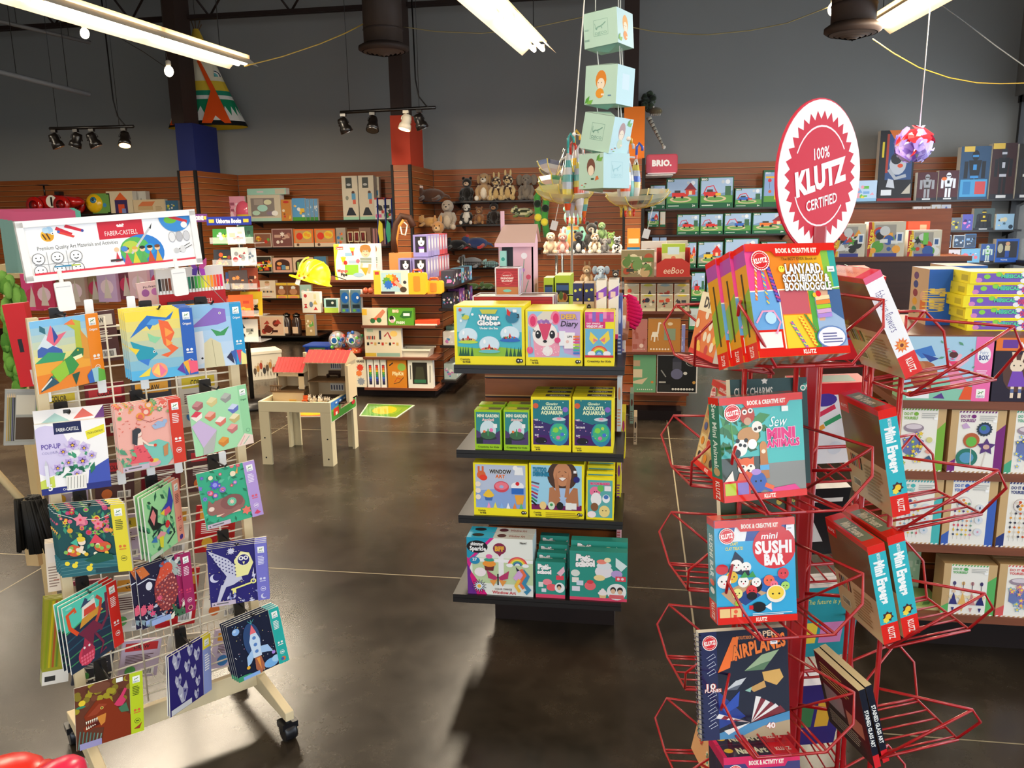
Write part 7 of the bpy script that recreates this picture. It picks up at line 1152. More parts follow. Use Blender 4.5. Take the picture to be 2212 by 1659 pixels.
for i,(X,Yy,lab)in enumerate(((bx+.075,3.22,'tall royal blue toy box nearer the spinner'),(bx+.21,3.43,'tall royal blue toy box behind the yellow stack'))):
 carton('toy_box',lab,'toy',.145,.2,zt,'1f5fb8',{'l':[R(0,0,1,1,'c8a888')]+[C(.3,.85-.16*k,.14,c,.07)for k,c in enumerate(['6a4a7a','3a4a8a','8a3a4a','d8a03a','4a8a6a'])]+[C(.75,.5,.16,'e0b090',.1),R(.62,.1,.9,.42,'d8743a')],'f':[T('Colorful Light',.14,.45,.5,'e8c84a',w=.6,rot=90,b=.05)],'t':[R(.05,.05,.95,.95,'8a7a5a'),C(.5,.5,.3,'c89a4a')]},(X,Yy,dk),None,'royal blue toy boxes')
nb=onY(1892,560,3.1)
MB_=carton('toy_box','navy box standing edge-on beside the orange boxes','toy',.1,.05,.1,'1c2238',{},(nb.x,3.1,dk),(0,0,R_(-18)))
for i in range(3):carton('spray_box','small orange flame printed box, %s of three in a row'%('first','middle','last')[i],'toy',.016,.05,.075,'d8642a',{'f':[R(0,0,1,1,'e0702a'),C(.5,.5,.3,'f0b04a',.1),C(.5,.8,.25,'c8401a',.07)]},(onY(1924,560,3.05).x+.018*i,3.05,dk),None,'small orange boxes')
# ================================================================ back wall, left part
wz1=wallshelf(-40,372,462,10.75,'black wall shelf left of the navy-footed column')
lz=[wallshelf(535,846,476,10.75,'black wall shelf with tea set and stroller boxes'),wallshelf(545,846,533,10.75,'black wall shelf of wooden food boxes, second from the top'),wallshelf(548,846,588,10.75,'black wall shelf with vegetable box, third from the top'),wallshelf(552,846,644,10.75,'black wall shelf with baby toys, fourth from the top'),wallshelf(556,690,725,10.6,'lowest black wall shelf with glass jars')]
food=['d8782a','c83a2a','e8c04a','6aa84a','e8d8b8','8a4a2a']
K9={'col':'d8c8a8'}
goods(10.75,wz1,[(196,236,418,.1,'green book box behind the yellow round toy',pic('6a9a4a',['3f8ac0','d8c83a'],1,5)),(228,285,413,.1,'cream box with a dark arched castle of blocks',[R(0,0,1,1,'d8c6a4'),R(.3,0,.78,.6,'3a2a5a'),P([(.3,.6),(.54,.95),(.78,.6)],'e0602a'),R(.42,0,.66,.4,'d8502a'),R(.55,0,.7,.2,'7a8ac0')]),(286,314,413,.1,'cream boxes with grey numerals behind the castle box',pic('c8c4ba',['8a8a88'],5,4),{'n':1,'dy':.12}),(286,355,431,.08,'cream box with an orange roofed wooden barn',[R(0,0,1,1,'d8c09a'),P([(.15,.5),(.3,.85),(.7,.85),(.6,.5)],'d87a4a'),R(.15,.2,.62,.5,'c8a878')]+lines(.7,.15,.92,.5,4,'a89068')),(357,384,433,.08,'blue book box next to the black column trim',pic('3a6a8a',['d8c83a','6a9a4a','e8e4d8'],9,6))],'boxes on the left wall shelf','toy')
goods(10.75,lz[0],[(533,604,421,.14,'pale mint boxed toy tea set on the top wall shelf',[R(0,0,1,1,'cfc2a8'),R(0,0,1,.12,'a8cdb8'),R(.1,.18,.82,.88,'8a8078'),C(.45,.5,.16,'a8d8c8',.13),C(.25,.32,.12,'b8d8c0',.09),C(.62,.72,.12,'d8d8b0',.1),C(.68,.3,.12,'8a7a8a',.08),R(.2,.62,.48,.84,'a89c90'),C(.82,.3,.1,'f0ece4',.1)]),(533,617,407,.12,'long mint green box lying on the tea set box',[R(0,0,1,1,'9fcdb8'),R(.72,.1,.97,.9,'c8c0a8'),R(.25,.35,.42,.6,'d8c8c8')],{'dz':onY(560,421,10.75).z-lz[0]+.001,'dy':.01}),(606,628,431,.06,'kraft barbecue box beside the tea set',pic('c8843a',food,4,6,txt=None)+[C(.5,.88,.3,'c83a2a',.06)]),(630,658,428,.04,'blue and yellow tool set pack, frontmost of four',pic('5a9ac8',['e8b83a','e8e4d8','c8c8c8','8a5a2a'],12,8,bot='4a9a3a'),{'n':1}),(737,771,380,.1,'tall cream doll stroller box, first of three',[R(0,0,1,1,'d8ccb4'),R(0,0,1,.07,'9fcfb0'),R(.25,.72,.65,.96,'3f4440'),C(.44,.8,.14,'b8bab8',.03),P([(.2,.1),(.4,.28),(.6,.28),(.85,.1)],'1f2430'),C(.7,.62,.1,'5a3a2a',.04),R(.6,.46,.85,.6,'5a9ac0'),R(.66,.36,.85,.46,'d8604a'),C(.3,.5,.1,'8a8a7a',.05)]),(773,806,379,.1,'tall cream doll stroller box, second of three',[R(0,0,1,1,'d8ccb4'),R(0,0,1,.07,'9fcfb0'),R(.25,.72,.65,.96,'3f4440'),C(.44,.8,.14,'b8bab8',.03),P([(.2,.1),(.4,.28),(.6,.28),(.85,.1)],'1f2430'),C(.7,.62,.1,'5a3a2a',.04),R(.6,.46,.85,.6,'5a9ac0'),R(.66,.36,.85,.46,'d8604a')]),(802,818,382,.08,'tall cream doll stroller box set behind the other two',pic('d0c4ae',['3f4440','5a9ac0','d8604a'],2,5),{'dy':.12}),(808,850,427,.03,'red and white net pack by the column trim',pic('e0dcd4',['3a8a4a','c83a3a','d85a9a','2a2a2a'],3,10)+[R(0,.92,1,1,'c8202a')])],'boxes on the wall shelves left of the red column','toy')
for i,x in enumerate((659,668,677)):goods(10.75,lz[0],[(x,x+8,429,.05,'tool set pack on edge, %s behind the frontmost'%('first','second','third')[i],pic('6a9ac0',['b8d0e0','e8e4d8'],i,4,bot='3f8a3a'))],'boxes on the wall shelves left of the red column','toy')
GL='boxes on the wall shelves left of the red column'
goods(10.75,lz[1],[(548,585,504,.08,'small window box with a brown toy lamp',pic('8a5a44',food,1,6,'c8b8a8')),(586,631,494,.08,'mauve cake toy box on the second wall shelf',pic('7a4a44',['e8d8c8','c8a08a','a86a5a'],2,9,'b8958a')),(633,676,495,.08,'orange fruit basket toy box, inner of two',[R(0,0,1,1,'e8702a'),R(.08,.25,.92,.93,'c8945a'),C(.3,.6,.17,'dd3a22',.2),C(.68,.66,.22,'e8c83a',.22),C(.62,.7,.1,'f0a030',.1),C(.76,.64,.09,'f0a030',.1),R(0,0,1,.22,'d8c0a4'),C(.2,.12,.07,'6a4a3a')]),(678,723,494,.08,'orange fruit basket toy box, outer of two',[R(0,0,1,1,'e8702a'),R(.08,.25,.92,.93,'c8945a'),C(.3,.6,.17,'dd3a22',.2),C(.68,.66,.22,'e8c83a',.22),C(.62,.7,.1,'f0a030',.1),C(.76,.64,.09,'f0a030',.1),R(0,0,1,.22,'d8c0a4'),C(.2,.12,.07,'6a4a3a')]),(725,746,492,.06,'colour block box behind the bracelet stand',pic('a89a8a',['e8702a','3a7ab0','6a9a4a','c83a2a'],7,8)),(775,800,492,.06,'red ball toy pack on the second wall shelf',pic('8a6a5a',['d86a3a','e8d8c0','c83a2a'],8,6)),(802,842,492,.05,'clear pack of pink spoons by the net pack',[R(0,0,1,1,'6a4a48')]+[R(.08+.15*i,.1,.16+.15*i,.95,c)for i,c in enumerate(['c88a8a','a86a6a','d8b0a8','8a5a5a','c8a0a0','b07a7a'])])],GL,'toy',col='c8a888')
br=thing('bracelet_stand','cream slatted stand of dark red bracelets on the wall shelf','display stand',(onY(768,533,10.72).x,10.72,lz[1]))
for i in range(3):
 m=MB();x=-.1+.09*i;m.rbox(x,x+.075,-.01,.0,.06,.2,'d8c09a',.004,2,'y');m.rbox(x+.012,x+.062,-.013,-.0105,.075,.185,'3a1618',.004,2,'y')
 for k in range(3):m.tube([(x+.024+.013*k,-.016,.08),(x+.027+.013*k,-.016,.18)],.003,'b83a3a',5)
 m.build('card_panel',CARD,parent=br)
m=MB();m.box(-.11,.18,-.02,.05,0,.006,'d8c09a');[m.tube([(x,-.005,0),(x,-.005,.07)],.004,'d8c09a',5)for x in(-.08,.04,.15)];m.build('base',CARD,parent=br)
goods(10.75,lz[2],[(550,586,553,.08,'clear topped box of mixed vegetables',pic('2f2a1f',['c8302a','e8c83a','4a9a3a','d8d0b0','e87a2a'],21,16,'c8c0b0')),(588,630,557,.08,'arched window box of wooden shapes, inner of two',[R(0,0,1,1,'d8a890'),C(.5,.6,.38,'4a2a20',.3,16,0,180),R(.12,.16,.88,.6,'4a2a20'),C(.35,.6,.13,'e8a05a',.12),R(.45,.2,.65,.5,'5a8aa8'),R(.2,.2,.4,.4,'d86a4a'),R(.66,.2,.84,.44,'e8c080')]),(632,676,556,.08,'arched window box of wooden shapes, outer of two',[R(0,0,1,1,'d8b898'),C(.5,.6,.38,'3a2a1a',.3,16,0,180),R(.12,.16,.88,.6,'3a2a1a'),R(.2,.16,.32,.7,'8ab05a'),R(.36,.2,.6,.5,'d8c0a0'),C(.7,.4,.12,'7ab04a',.14)]),(678,704,554,.08,'blue and red book box behind the yellow helmet',pic('4a7a9a',['c83a4a','d8d0c8'],4,4))],GL,'toy',col='c8b090')
goods(10.75,lz[3],[(555,594,606,.08,'cream box picturing a baby with wooden bricks',[R(0,0,1,1,'e0cdb0'),R(0,0,.14,1,'c83a2a'),C(.55,.82,.14,'e0b090',.14),C(.55,.9,.13,'b08a5a',.07),R(.4,.5,.72,.7,'e8dccc')]+[R(.3+.1*i,.32,.38+.1*i,.42,['3a3a3a','c8a070'][i%2])for i in range(6)]+lines(.2,.06,.8,.14,2,'d86a5a')),(595,619,611,.05,'yellow capped doll capsule, inner of two',[R(0,0,1,1,'e0b83a'),R(0,.2,1,.84,'7a4a2a'),C(.5,.68,.2,'d8d8d0',.12),C(.5,.42,.34,'b8805a',.2),C(.5,.06,.4,'e08a5a',.1)]),(620,645,611,.05,'yellow capped doll capsule, outer of two',[R(0,0,1,1,'e0b83a'),R(0,.2,1,.84,'7a4a2a'),C(.5,.68,.2,'d8d8d0',.12),C(.5,.42,.34,'b8805a',.2),C(.5,.06,.4,'e08a5a',.1)]),(647,672,615,.05,'mint green pack partly behind the helmet',pic('a8c8b8',['d8a0a0','e8e0d0'],6,4))],GL,'toy',col='d8b89a')
goods(10.6,lz[4],[(560,612,683,.1,'cream box of play food on the lowest wall shelf',pic('d8b090',['a83a2a','6a2a1a','e8d0b0','3a1a14'],31,14,'d8c0a0'))],GL,'toy')
for i,x in enumerate((622,643)):
 p=onY(x,725,10.68);p.z=lz[4];t=thing('glass_jar','tall glass jar of dark sweets, %s of two'%('inner','outer')[i],'jar',p,None,'glass jars')
 MB().lathe([(.06,0),(.065,.02),(.065,.2),(.045,.24),(.045,.26)],'3a2a22',16).build('jar_body',GLOSSY,parent=t);MB().lathe([(.05,.26),(.052,.29),(.02,.3),(.022,.31)],'6a6a66',16).build('lid',CHROME,parent=t);MB().box(-.04,.04,-.0675,-.0655,.03,.12,'d8b898').build('label',CARD,parent=t)
goods(10.62,lz[4],[(658,678,680,.08,'wooden bin of bright bits at the shelf end',pic('b89a6a',food,3,8))],GL,'toy')
# ---- race car, round yellow toy
p=onY(124,450,10.6);p.z=wz1;rc_=thing('toy_race_car','red metal ride-on race car with number 1 on its side','toy car',p)
m=MB()
pr=[(-.36,.09,.05),(-.34,.13,.09),(-.2,.17,.11),(-.02,.18,.12),(.12,.16,.115),(.28,.12,.1),(.4,.06,.06),(.42,.03,.02)]
N=12;rg=[[m.pt((x,math.cos(2*math.pi*k/N)*wd,.16+math.sin(2*math.pi*k/N)*ht*.6))for k in range(N)]for x,ht,wd in pr]
for a,b in zip(rg,rg[1:]):
 for k in range(N):m.idx((a[k],a[(k+1)%N],b[(k+1)%N],b[k]),'c01a16',True)
m.idx(rg[0][::-1],'c01a16');m.idx(rg[-1],'c01a16');m.build('car_body',GLOSSY,parent=rc_)
for x in(-.22,.2):
 for y in(-.16,.16):
  m=MB();m.lathe([(.05,-.03),(.115,-.03),(.12,0),(.115,.03),(.05,.03)],'b01814',20,(x,y,.12),ax='y');m.lathe([(.07,-.032),(.001,-.036)],'8a100e',16,(x,y,.12),ax='y');m.build('wheel',GLOSSY,parent=rc_)
m=MB();draw(m,[C(0,0,.085,'efe8d8',.085,20),T('1',0,0,.11,'17120f',b=.05)],1,1,Matrix(((1,0,0,.02),(0,0,-1,-.128),(0,1,0,.17),(0,0,0,1))),.001,cut=False);m.build('number_plate',CARD,parent=rc_)
m=MB();m.tube([(-.17,0,.24),(-.17,0,.4)],.012,'1a1412',8);m.lathe([(.05,-.008),(.11,0),(.05,.008)],'1a1412',18,(-.17,0,.4));m.box(.02,.09,-.05,.05,.26,.31,'1a1412');m.build('steering_wheel',PLASTIC,parent=rc_)
p=onY(210,470,10.78);p.z=wz1;t=thing('round_toy','round yellow fish-faced pull toy with a blue eye','toy',p)
m=MB();m.ball((0,0,.14),(.14,.09,.14),'e8b818',18,12);m.build('body',GLOSSY,parent=t);m=MB();m.ball((.02,-.07,.18),(.05,.03,.05),'3a7a9a',12,8);m.ball((.03,-.095,.19),(.02,.01,.02),'17222a',8,6);m.build('eye',GLOSSY,parent=t)
# ================================================================ gondola on the left, its end towards us
EY=7.2;ex0,ex1=onY(783,700,EY).x,onY(938,700,EY).x
ez=[zpx(860,y,EY)for y in(606,636,703,772,838)];ez[0]=zpx(860,604,EY+.32)
eg=thing('shelf_gondola','dark cherry gondola of toddler toys behind the dollhouse table','shelving unit',((ex0+ex1)/2,EY+.3,0));w2=(ex1-ex0)/2
for i,z in enumerate(ez[1:]):MB().box(-w2-.01,w2+.01,-.31,.0,z-.022,z,'6b3a26').build('shelf',SLAT,parent=eg)
m=MB();slats(m,-w2,w2,0,.1,ez[0]-.02);m.build('slat_panel',SLAT,parent=eg)
MB().box(-w2-.62,w2+.01,-.02,1.2,ez[0]-.02,ez[0],'6b3a26').build('top_deck',SLAT,parent=eg)
m=MB();slats(m,-w2-.58,-w2-.001,.42,.1,ez[0]-.02);m.build('slat_panel',SLAT,parent=eg)
lq=[zpx(720,y,EY+.35)for y in(668,752)]
for z in lq:MB().box(-w2-.6,-w2+.002,.04,.42,z-.022,z,'6b3a26').build('shelf',SLAT,parent=eg)
m=MB();slats_x(m,.02,1.2,w2,.1,ez[0]-.02);m.build('slat_panel',SLAT,parent=eg)
MB().box(-w2-.5,w2-.04,-.2,1.18,0,.1,'1c0e0a').build('plinth',MATTE,parent=eg)
sz=[zpx(966,y,7.9)for y in(610,655,730,800)]
for z in sz:MB().box(w2+.001,w2+.15,-.12,1.2,z-.02,z,'1c120e').build('shelf',SLAT,parent=eg)
GE='toys on the left gondola end'
gear=[R(0,0,1,1,'e0d8c4'),R(0,0,.2,1,'e8b83a'),R(.04,.82,.16,.95,'b83a3a'),R(.22,.1,.8,.9,'a8c8d0')]+[S(.5+.12*math.cos(k),.52+.16*math.sin(k),.14,c,9,.7)for k,c in enumerate(['d8302a','e8702a','e8b82a','5a9a3a','2f6ac0'])]+[L([(.86,.2),(.62,.55)],.1,'d8a080'),C(.9,.5,.05,'3a3a3a'),C(.85,.2,.1,'4a3a2a',.12),R(.2,.02,.6,.12,'3a2a2a')]
goods(EY+.01,ez[1],[(806,881,584,.05,'cogwheel art box with yellow edge on the upper end shelf',gear),(889,896,598,.01,'slim white card behind the yellow case',[])][:1],GE,'toy')
p=onY(903,635,EY+.04);p.z=ez[1]
for i,(dx,sc,lab)in enumerate(((0,1,'yellow plastic toolcase with an orange handle'),(.14,.6,'small yellow toy case lying behind the larger one'))):
 t=thing('toy_case',lab,'toy',p+Vector((dx,.06*i,0)),None);h=.195*sc;w=.087
 m=MB();m.rbox(-w,w,-.03,.03,0,h,'f0b428',.02,4,'y');m.build('case_body',PLASTIC,parent=t);m=MB();m.rbox(-.03,.03,-.033,.033,.03*sc,h-.03*sc,'e88a2a',.01,3,'y');m.tube([(-.04,0,h-.002),(-.035,0,h+.025),(.035,0,h+.025),(.04,0,h-.002)],.009,'e0502a',8);m.build('handle',PLASTIC,parent=t)
for i,x in enumerate((790,801)):p=onY(x,634,EY+.05);tag(MB().ball((0,0,.03),(.028,.028,.03),'a84a2a',12,8).build('toy_egg',GLOSSY,loc=(p.x,p.y,ez[1])),'amber egg toy, %s one beside the cogwheel box'%('outer','nearer')[i],'toy','amber egg toys')
p2=[R(0,0,1,1,'d8ccb0'),P([(.25,.3),(.5,.45),(.85,.95),(.95,.8),(.7,.3)],'c87a5a'),R(.35,.3,.7,.42,'c8402a'),C(.42,.26,.1,'2f6a3a',.15),C(.68,.3,.1,'2f6a3a',.15),R(0,.6,.2,.95,'e8b83a')]
goods(EY+.01,ez[2],[(781,835,666,.06,'cream box with a red wheeled toy car and hand',p2),(837,893,666,.06,'green big farm box with a cow',[R(0,0,1,1,'5a9a2a'),P([(.45,.5),(.6,.85),(.95,.85),(.9,.45),(.6,.4)],'2f6a2a'),C(.16,.35,.13,'e8e4da',.2),C(.14,.42,.09,'1f1f1f',.14),C(.16,.24,.08,'e8a8a8',.1),R(.6,.55,.85,.72,'f0ece4'),T('BIG',.3,.84,.16,'f0d8b8',w=.24,b=.06,o='c8502a'),T('FARM',.48,.16,.15,'e0e8d0',w=.32,b=.05)],{'col':'5a9a2a'}),(896,944,692,.12,'flat orange red box on the end shelf',[R(0,0,1,1,'d8502a'),R(0,0,1,.3,'e8e0d0')],{'col':'d8482a'})],GE,'toy')
goods(EY+.01,ez[3],[(786,866,708,.05,'large cream box printed with rows of wooden figures',[R(0,0,1,1,'d8cbb0'),R(.08,.85,.24,.95,'a8b89a')]+[R(.06+.05*i,.6,.09+.05*i,.72,c)for i,c in enumerate(['a83a2a','2a2a3a','c8502a','2a2a3a','a83a2a'])]+[R(.4,.6,.46,.9,'2a3040'),L([(.54,.7),(.64,.84),(.72,.62)],.04,'a83a3a'),C(.8,.8,.1,'e8c06a',.1)]+[R(.06+.1*i,.4+.05*(i%2),.12+.1*i,.5,['2a2a2a','b83a2a','c8a05a'][i%3])for i in range(9)]+[R(.0,.02,.3,.14,'c8a83a'),R(.32,.02,.95,.14,'8aa898')])],GE,'toy')
p=onY(900,771,EY+.1);t=thing('play_tray','white plastic tray holding green toy pieces','tray',(p.x,EY+.13,ez[3]))
m=MB();m.box(-.13,.13,-.09,.09,0,.005,'e4dcc6');[m.prism([(a,0),(a+s*.004,0),(a+s*.02,.07),(a+s*.012,.072)],.2,'e4dcc6',ax='y',y0=-.1)for a,s in((-.125,-1),(.125,1))];m.box(-.13,.13,-.1,-.092,0,.07,'e4dcc6');m.box(-.13,.13,.092,.1,0,.07,'e4dcc6');m.box(-.155,.155,-.115,-.1,.06,.075,'ece4d0');m.box(-.155,.155,.1,.115,.06,.075,'ece4d0');m.build('tray_body',PLASTIC,parent=t)
for k in range(6):tag(MB().ball((0,0,.02),(.03,.02,.018),['2f6a3a','3a7a4a','d8c89a'][k%3],8,6).build('toy_piece',PLASTIC,loc=(p.x-.07+.028*k,EY+.13+.03*(-1)**k,ez[3]+.006)),'small toy piece in the white tray','toy','toy pieces in the white tray')
tubes=[R(0,0,1,1,'e8e4da'),R(.25,.1,.75,.8,'2a2a3a')]+[C(.5,.74-.08*i,.22,c,.045)for i,c in enumerate(['d8302a','e8702a','e8c02a','5aa83a','2f8a6a','2f6ac0','3a3a8a','2a2a4a'])]
goods(EY+.01,ez[4],[(751,789,774,.06,'cream gear toy box with red and green cogs',[R(0,0,1,1,'dcd2b8'),T('KIDO GEARS',.5,.9,.08,'2a2420',w=.86,b=.05)]+[S(x,y,s,c,9,.7)for x,y,s,c in((.25,.7,.18,'4a9a4a'),(.68,.68,.22,'d8402a'),(.6,.48,.2,'e07a3a'),(.25,.3,.14,'3a3a4a'),(.7,.2,.24,'8a9098'),(.3,.52,.15,'c83a3a'))]),(792,805,776,.05,'white stacking ball tube, first of three',tubes),(807,819,776,.05,'white stacking ball tube, second of three',tubes),(821,833,776,.05,'white stacking ball tube, third of three',tubes),(836,877,778,.06,'orange plier kit box on the lowest end shelf',[R(0,0,1,1,'d07f22'),C(.75,.75,.22,'8ab04a',.14),L([(.1,.8),(.3,.9)],.06,'2a2a2a'),T('PlipKit',.55,.52,.13,'f0e0b0',w=.6,b=.04),L([(.35,.2),(.5,.36),(.75,.3)],.03,'c8302a'),L([(.3,.14),(.6,.2),(.85,.38)],.03,'2a2a2a')],{'col':'c8781f'}),(880,934,777,.07,'white window box with a green plastic toy inside',[R(0,0,1,1,'e0dcd0'),R(.18,.14,.78,.9,'241f1a'),R(.24,.18,.72,.3,'2f6a4a'),P([(.28,.3),(.68,.3),(.62,.75),(.34,.75)],'3a3a2a'),L([(.1,.3),(.1,.8)],.03,'2a2a2a'),L([(.88,.2),(.9,.8)],.03,'2a2a2a')])],GE,'toy')
pins=[R(0,0,1,1,'e0d8c4'),C(.2,.82,.09,'b83a3a',.09),R(.12,.36,.26,.42,'b82a2a'),P([(.08,.22),(.3,.22),(.2,.38)],'b82a2a'),P([(.62,.12),(.86,.12),(.74,.3)],'c83a3a'),P([(.6,.4),(.86,.4),(.73,.62)],'c8a84a'),C(.5,.4,.1,'6a7a8a',.14),R(.66,.66,.8,.9,'d8d0a0')]
goods(EY+.05,lq[0],[(651,690,631,.06,'white box of little stacking pins',pins),(699,730,645,.06,'green and yellow sponge box',[R(0,0,1,1,'b8d04a'),R(0,.35,1,1,'a8d0c8'),R(.14,.42,.86,.92,'2a3a34'),C(.6,.7,.09,'e8e8d8')]),(734,754,626,.05,'blue smiling bag of balls, inner of two',[R(0,0,1,1,'5a7a8a'),C(.5,.65,.42,'1f62b0',.24,18),C(.66,.66,.12,'e8ecf0',.07),R(.15,.2,.85,.36,'23303a'),C(.3,.1,.14,'6ab83a',.06),C(.7,.1,.14,'2f6ac0',.06)]),(756,779,626,.05,'blue smiling bag of balls, outer of two',[R(0,0,1,1,'5a7a8a'),C(.5,.65,.42,'1f62b0',.24,18),C(.66,.66,.12,'e8ecf0',.07),R(.15,.2,.85,.36,'23303a'),C(.3,.1,.14,'6ab83a',.06),C(.7,.1,.14,'2f6ac0',.06)])],GE,'toy')
p=onY(684,751,EY+.06);t=thing('play_tray','blue play tray with a green label','tray',(p.x,EY+.2,lq[1]));m=MB();m.rbox(-.13,.13,-.13,.1,0,.055,'1f3f9a',.02,3);m.rbox(-.145,.145,-.145,.115,.055,.068,'24489e',.02,3);m.build('tray_body',PLASTIC,parent=t);m=MB();draw(m,[R(0,0,1,1,'5a8a5a'),R(.3,.3,.8,.7,'b8c8a0')],.16,.04,Matrix(((1,0,0,-.08),(0,0,-1,-.131),(0,1,0,.008),(0,0,0,1))));m.build('label',CARD,parent=t)
q=random.Random(6)
for i,x in enumerate((730,767)):
 p=onY(x,751,EY+.1);t=thing('ball_jar','clear globe jar of coloured bristle pieces, %s of two'%('first','second')[i],'toy',(p.x,EY+.1,lq[1]),None,'globe jars')
 m=MB();[m.ball((q.gauss(0,.035),q.gauss(0,.03),.12+q.gauss(0,.035)),.018,q.choice(['6ab83a','2f6ac0','d8e0d8','2f9a5a','d8402a','1f3a6a']),7,5)for _ in range(46)];m.lathe([(.065,0),(.06,.02),(.03,.05)],'c8502a',14);[m.ball((.05*math.cos(k),.04*math.sin(k),.025),.02,['c83a2a','2a4a9a','d8702a'][k%3],7,5)for k in range(7)];m.build('piece_fill',GLOSSY,parent=t)
 MB().ball((0,0,.12),(.083,.083,.085),'white',18,12).build('globe',CLEAR,parent=t);m=MB();draw(m,[C(0,0,.035,'e8e8e0',.035,18),C(0,0,.026,'1f5a9a',.026,16)],1,1,Matrix(((1,0,0,0),(0,0,-1,-.086),(0,1,0,.125),(0,0,0,1))),.0004,cut=False);m.build('label',CARD,parent=t)
pip=[R(0,0,1,1,'d8dcd8'),P([(0,0),(.08,0),(.02,.3),(.04,.6),(.14,1),(0,1)],'b8cc2a'),P([(0,.5),(.05,.6),(.14,1),(0,1)],'e8dc3a'),R(.05,.84,.24,.93,'d8302a'),T('Quercetti',.145,.885,.06,'f4e8e0',w=.17),R(.26,.14,.6,.42,'8ac03a'),P([(.4,.9),(.54,.9),(.5,.78),(.44,.78)],'e8c03a'),R(.44,.68,.5,.8,'d8402a'),R(.28,.66,.46,.76,'8ab0cc'),R(.36,.46,.62,.54,'9fb4cc'),R(.2,.42,.26,.66,'d8c8a0'),P([(.16,.64),(.3,.64),(.26,.5),(.2,.5)],'e8b82a'),C(.28,.48,.05,'d8302a',.06),C(.6,.52,.05,'d86a7a',.06),C(.8,.78,.12,'e8b898',.16,18),C(.8,.9,.13,'a8743a',.08),C(.7,.84,.04,'a8743a',.08),C(.9,.84,.04,'a8743a',.08),C(.76,.8,.014,'2a2a2a'),C(.84,.8,.014,'2a2a2a'),L([(.77,.71),(.8,.69),(.84,.71)],.012,'b83a3a'),P([(.62,.46),(.7,.62),(.9,.62),(.96,.44)],'e8e4da')]+[R(.66,.47+.04*i,.94,.49+.04*i,'3a5a2a')for i in range(4)]+[L([(.7,.46),(.66,.3)],.06,'e8b898'),L([(.9,.44),(.86,.18)],.07,'e0a888'),P([(.66,.34),(.86,.34),(.78,.12)],'e8a02a'),C(.6,.14,.14,'9ab8d0',.06),T('Migoga',.2,.26,.075,'d8402a',w=.26,b=.05,o='f0ece4'),T('Pipe',.23,.15,.08,'1f1f1f',w=.16,b=.05)]
goods(EY+.31,ez[0],[(720,806,527,.07,'white marble pipe box with a laughing toddler',pip,{'n':2,'col':'d8dcd8','sh':.035})],'pipe toy boxes','toy')
p=onY(680,590,EY-.25);t=thing('toy_helmet','yellow toy hard hat hung at the gondola corner','helmet',(p.x,p.y,p.z),(R_(-10),R_(14),R_(-20)))
m=MB();m.lathe([(.175,-.075),(.15,-.06),(.148,-.02),(.135,.04),(.1,.09),(.05,.115),(.002,.122)],'f2d616',24,cap=False);m.prism([(-.15,-.1),(-.13,-.17),(-.06,-.185),(.02,-.16),(.1,-.13),(.15,-.06)],.012,'f2d616',ax='z',y0=-.078)
for k in(-1,0,1):m.tube([(.05*k+.04*math.sin(a)*k,-.148*math.cos(a),-.03+.15*math.sin(a))for a in[i*.2 for i in range(8)]],.008,'f8e23a',6)
m.build('shell',PLASTIC,parent=t);m=MB();m.ball((-.04,-.14,-.05),.014,'a83a1a',10,6);m.ball((.02,-.145,-.05),.014,'8a5a1a',10,6);m.build('rivet',PLASTIC,parent=t);MB().box(-.05,.0,-.16,-.157,-.13,-.07,'e8dcd4').build('price_tag',CARD,parent=t);MB().tube([(0,.1,0),(.02,.12,.02),(.12,.3,.0)],.004,'1a1412',5).build('hook',BLK,parent=t)
dog=lambda c:[R(0,0,1,1,c),R(.14,.2,.9,.92,'2a2430'),C(.55,.68,.22,'e8e4e0',.2),C(.4,.82,.09,'2a2a2a',.09),C(.7,.82,.09,'2a2a2a',.09),C(.55,.62,.05,'1a1a1a',.03),R(.36,.34,.74,.46,'6a3a9a'),R(.4,.2,.72,.36,'ece8e4'),P([(0,.14),(.5,.2),(1,.14),(1,0),(0,0)],c)]
x0,x1=onY(889,580,EY+.3).x,onY(918,580,EY+.3).x;bw=.125
for r,(n,zz,y0)in enumerate(((8,0,EY+.31),(7,.212,EY+.36))):
 for i in range(n):
  c=('8a82b8','9a92c8','c8525a','b84a58')[min(3,i*4//n)]
  carton('toy_dog_box','%s window box of a plush puppy, %s from the aisle end, %s row'%('lilac' if c[0]in '89' else 'red',('first','second','third','fourth','fifth','sixth','seventh','eighth')[i],('lower','upper')[r]),'plush toy',.145,.1,.205,c,{'f':dog(c),'r':[R(0,0,1,.2,c),R(.1,.2,.9,.95,'a8a0b8'),C(.5,.6,.3,'d8d0d4',.25),P([(0,.2),(.5,.28),(1,.2),(1,0),(0,0)],c)]},(x0+.08+.155*(i==0 and r==0)*0,y0+.115*i,ez[0]+zz),None,'boxed plush puppies')
carton('toy_dog_box','lilac window box of a plush puppy beside the stacked ones','plush toy',.13,.1,.2,'8a82b8',{'f':dog('8a82b8')},(x0-.075,EY+.34,ez[0]),None,'boxed plush puppies')
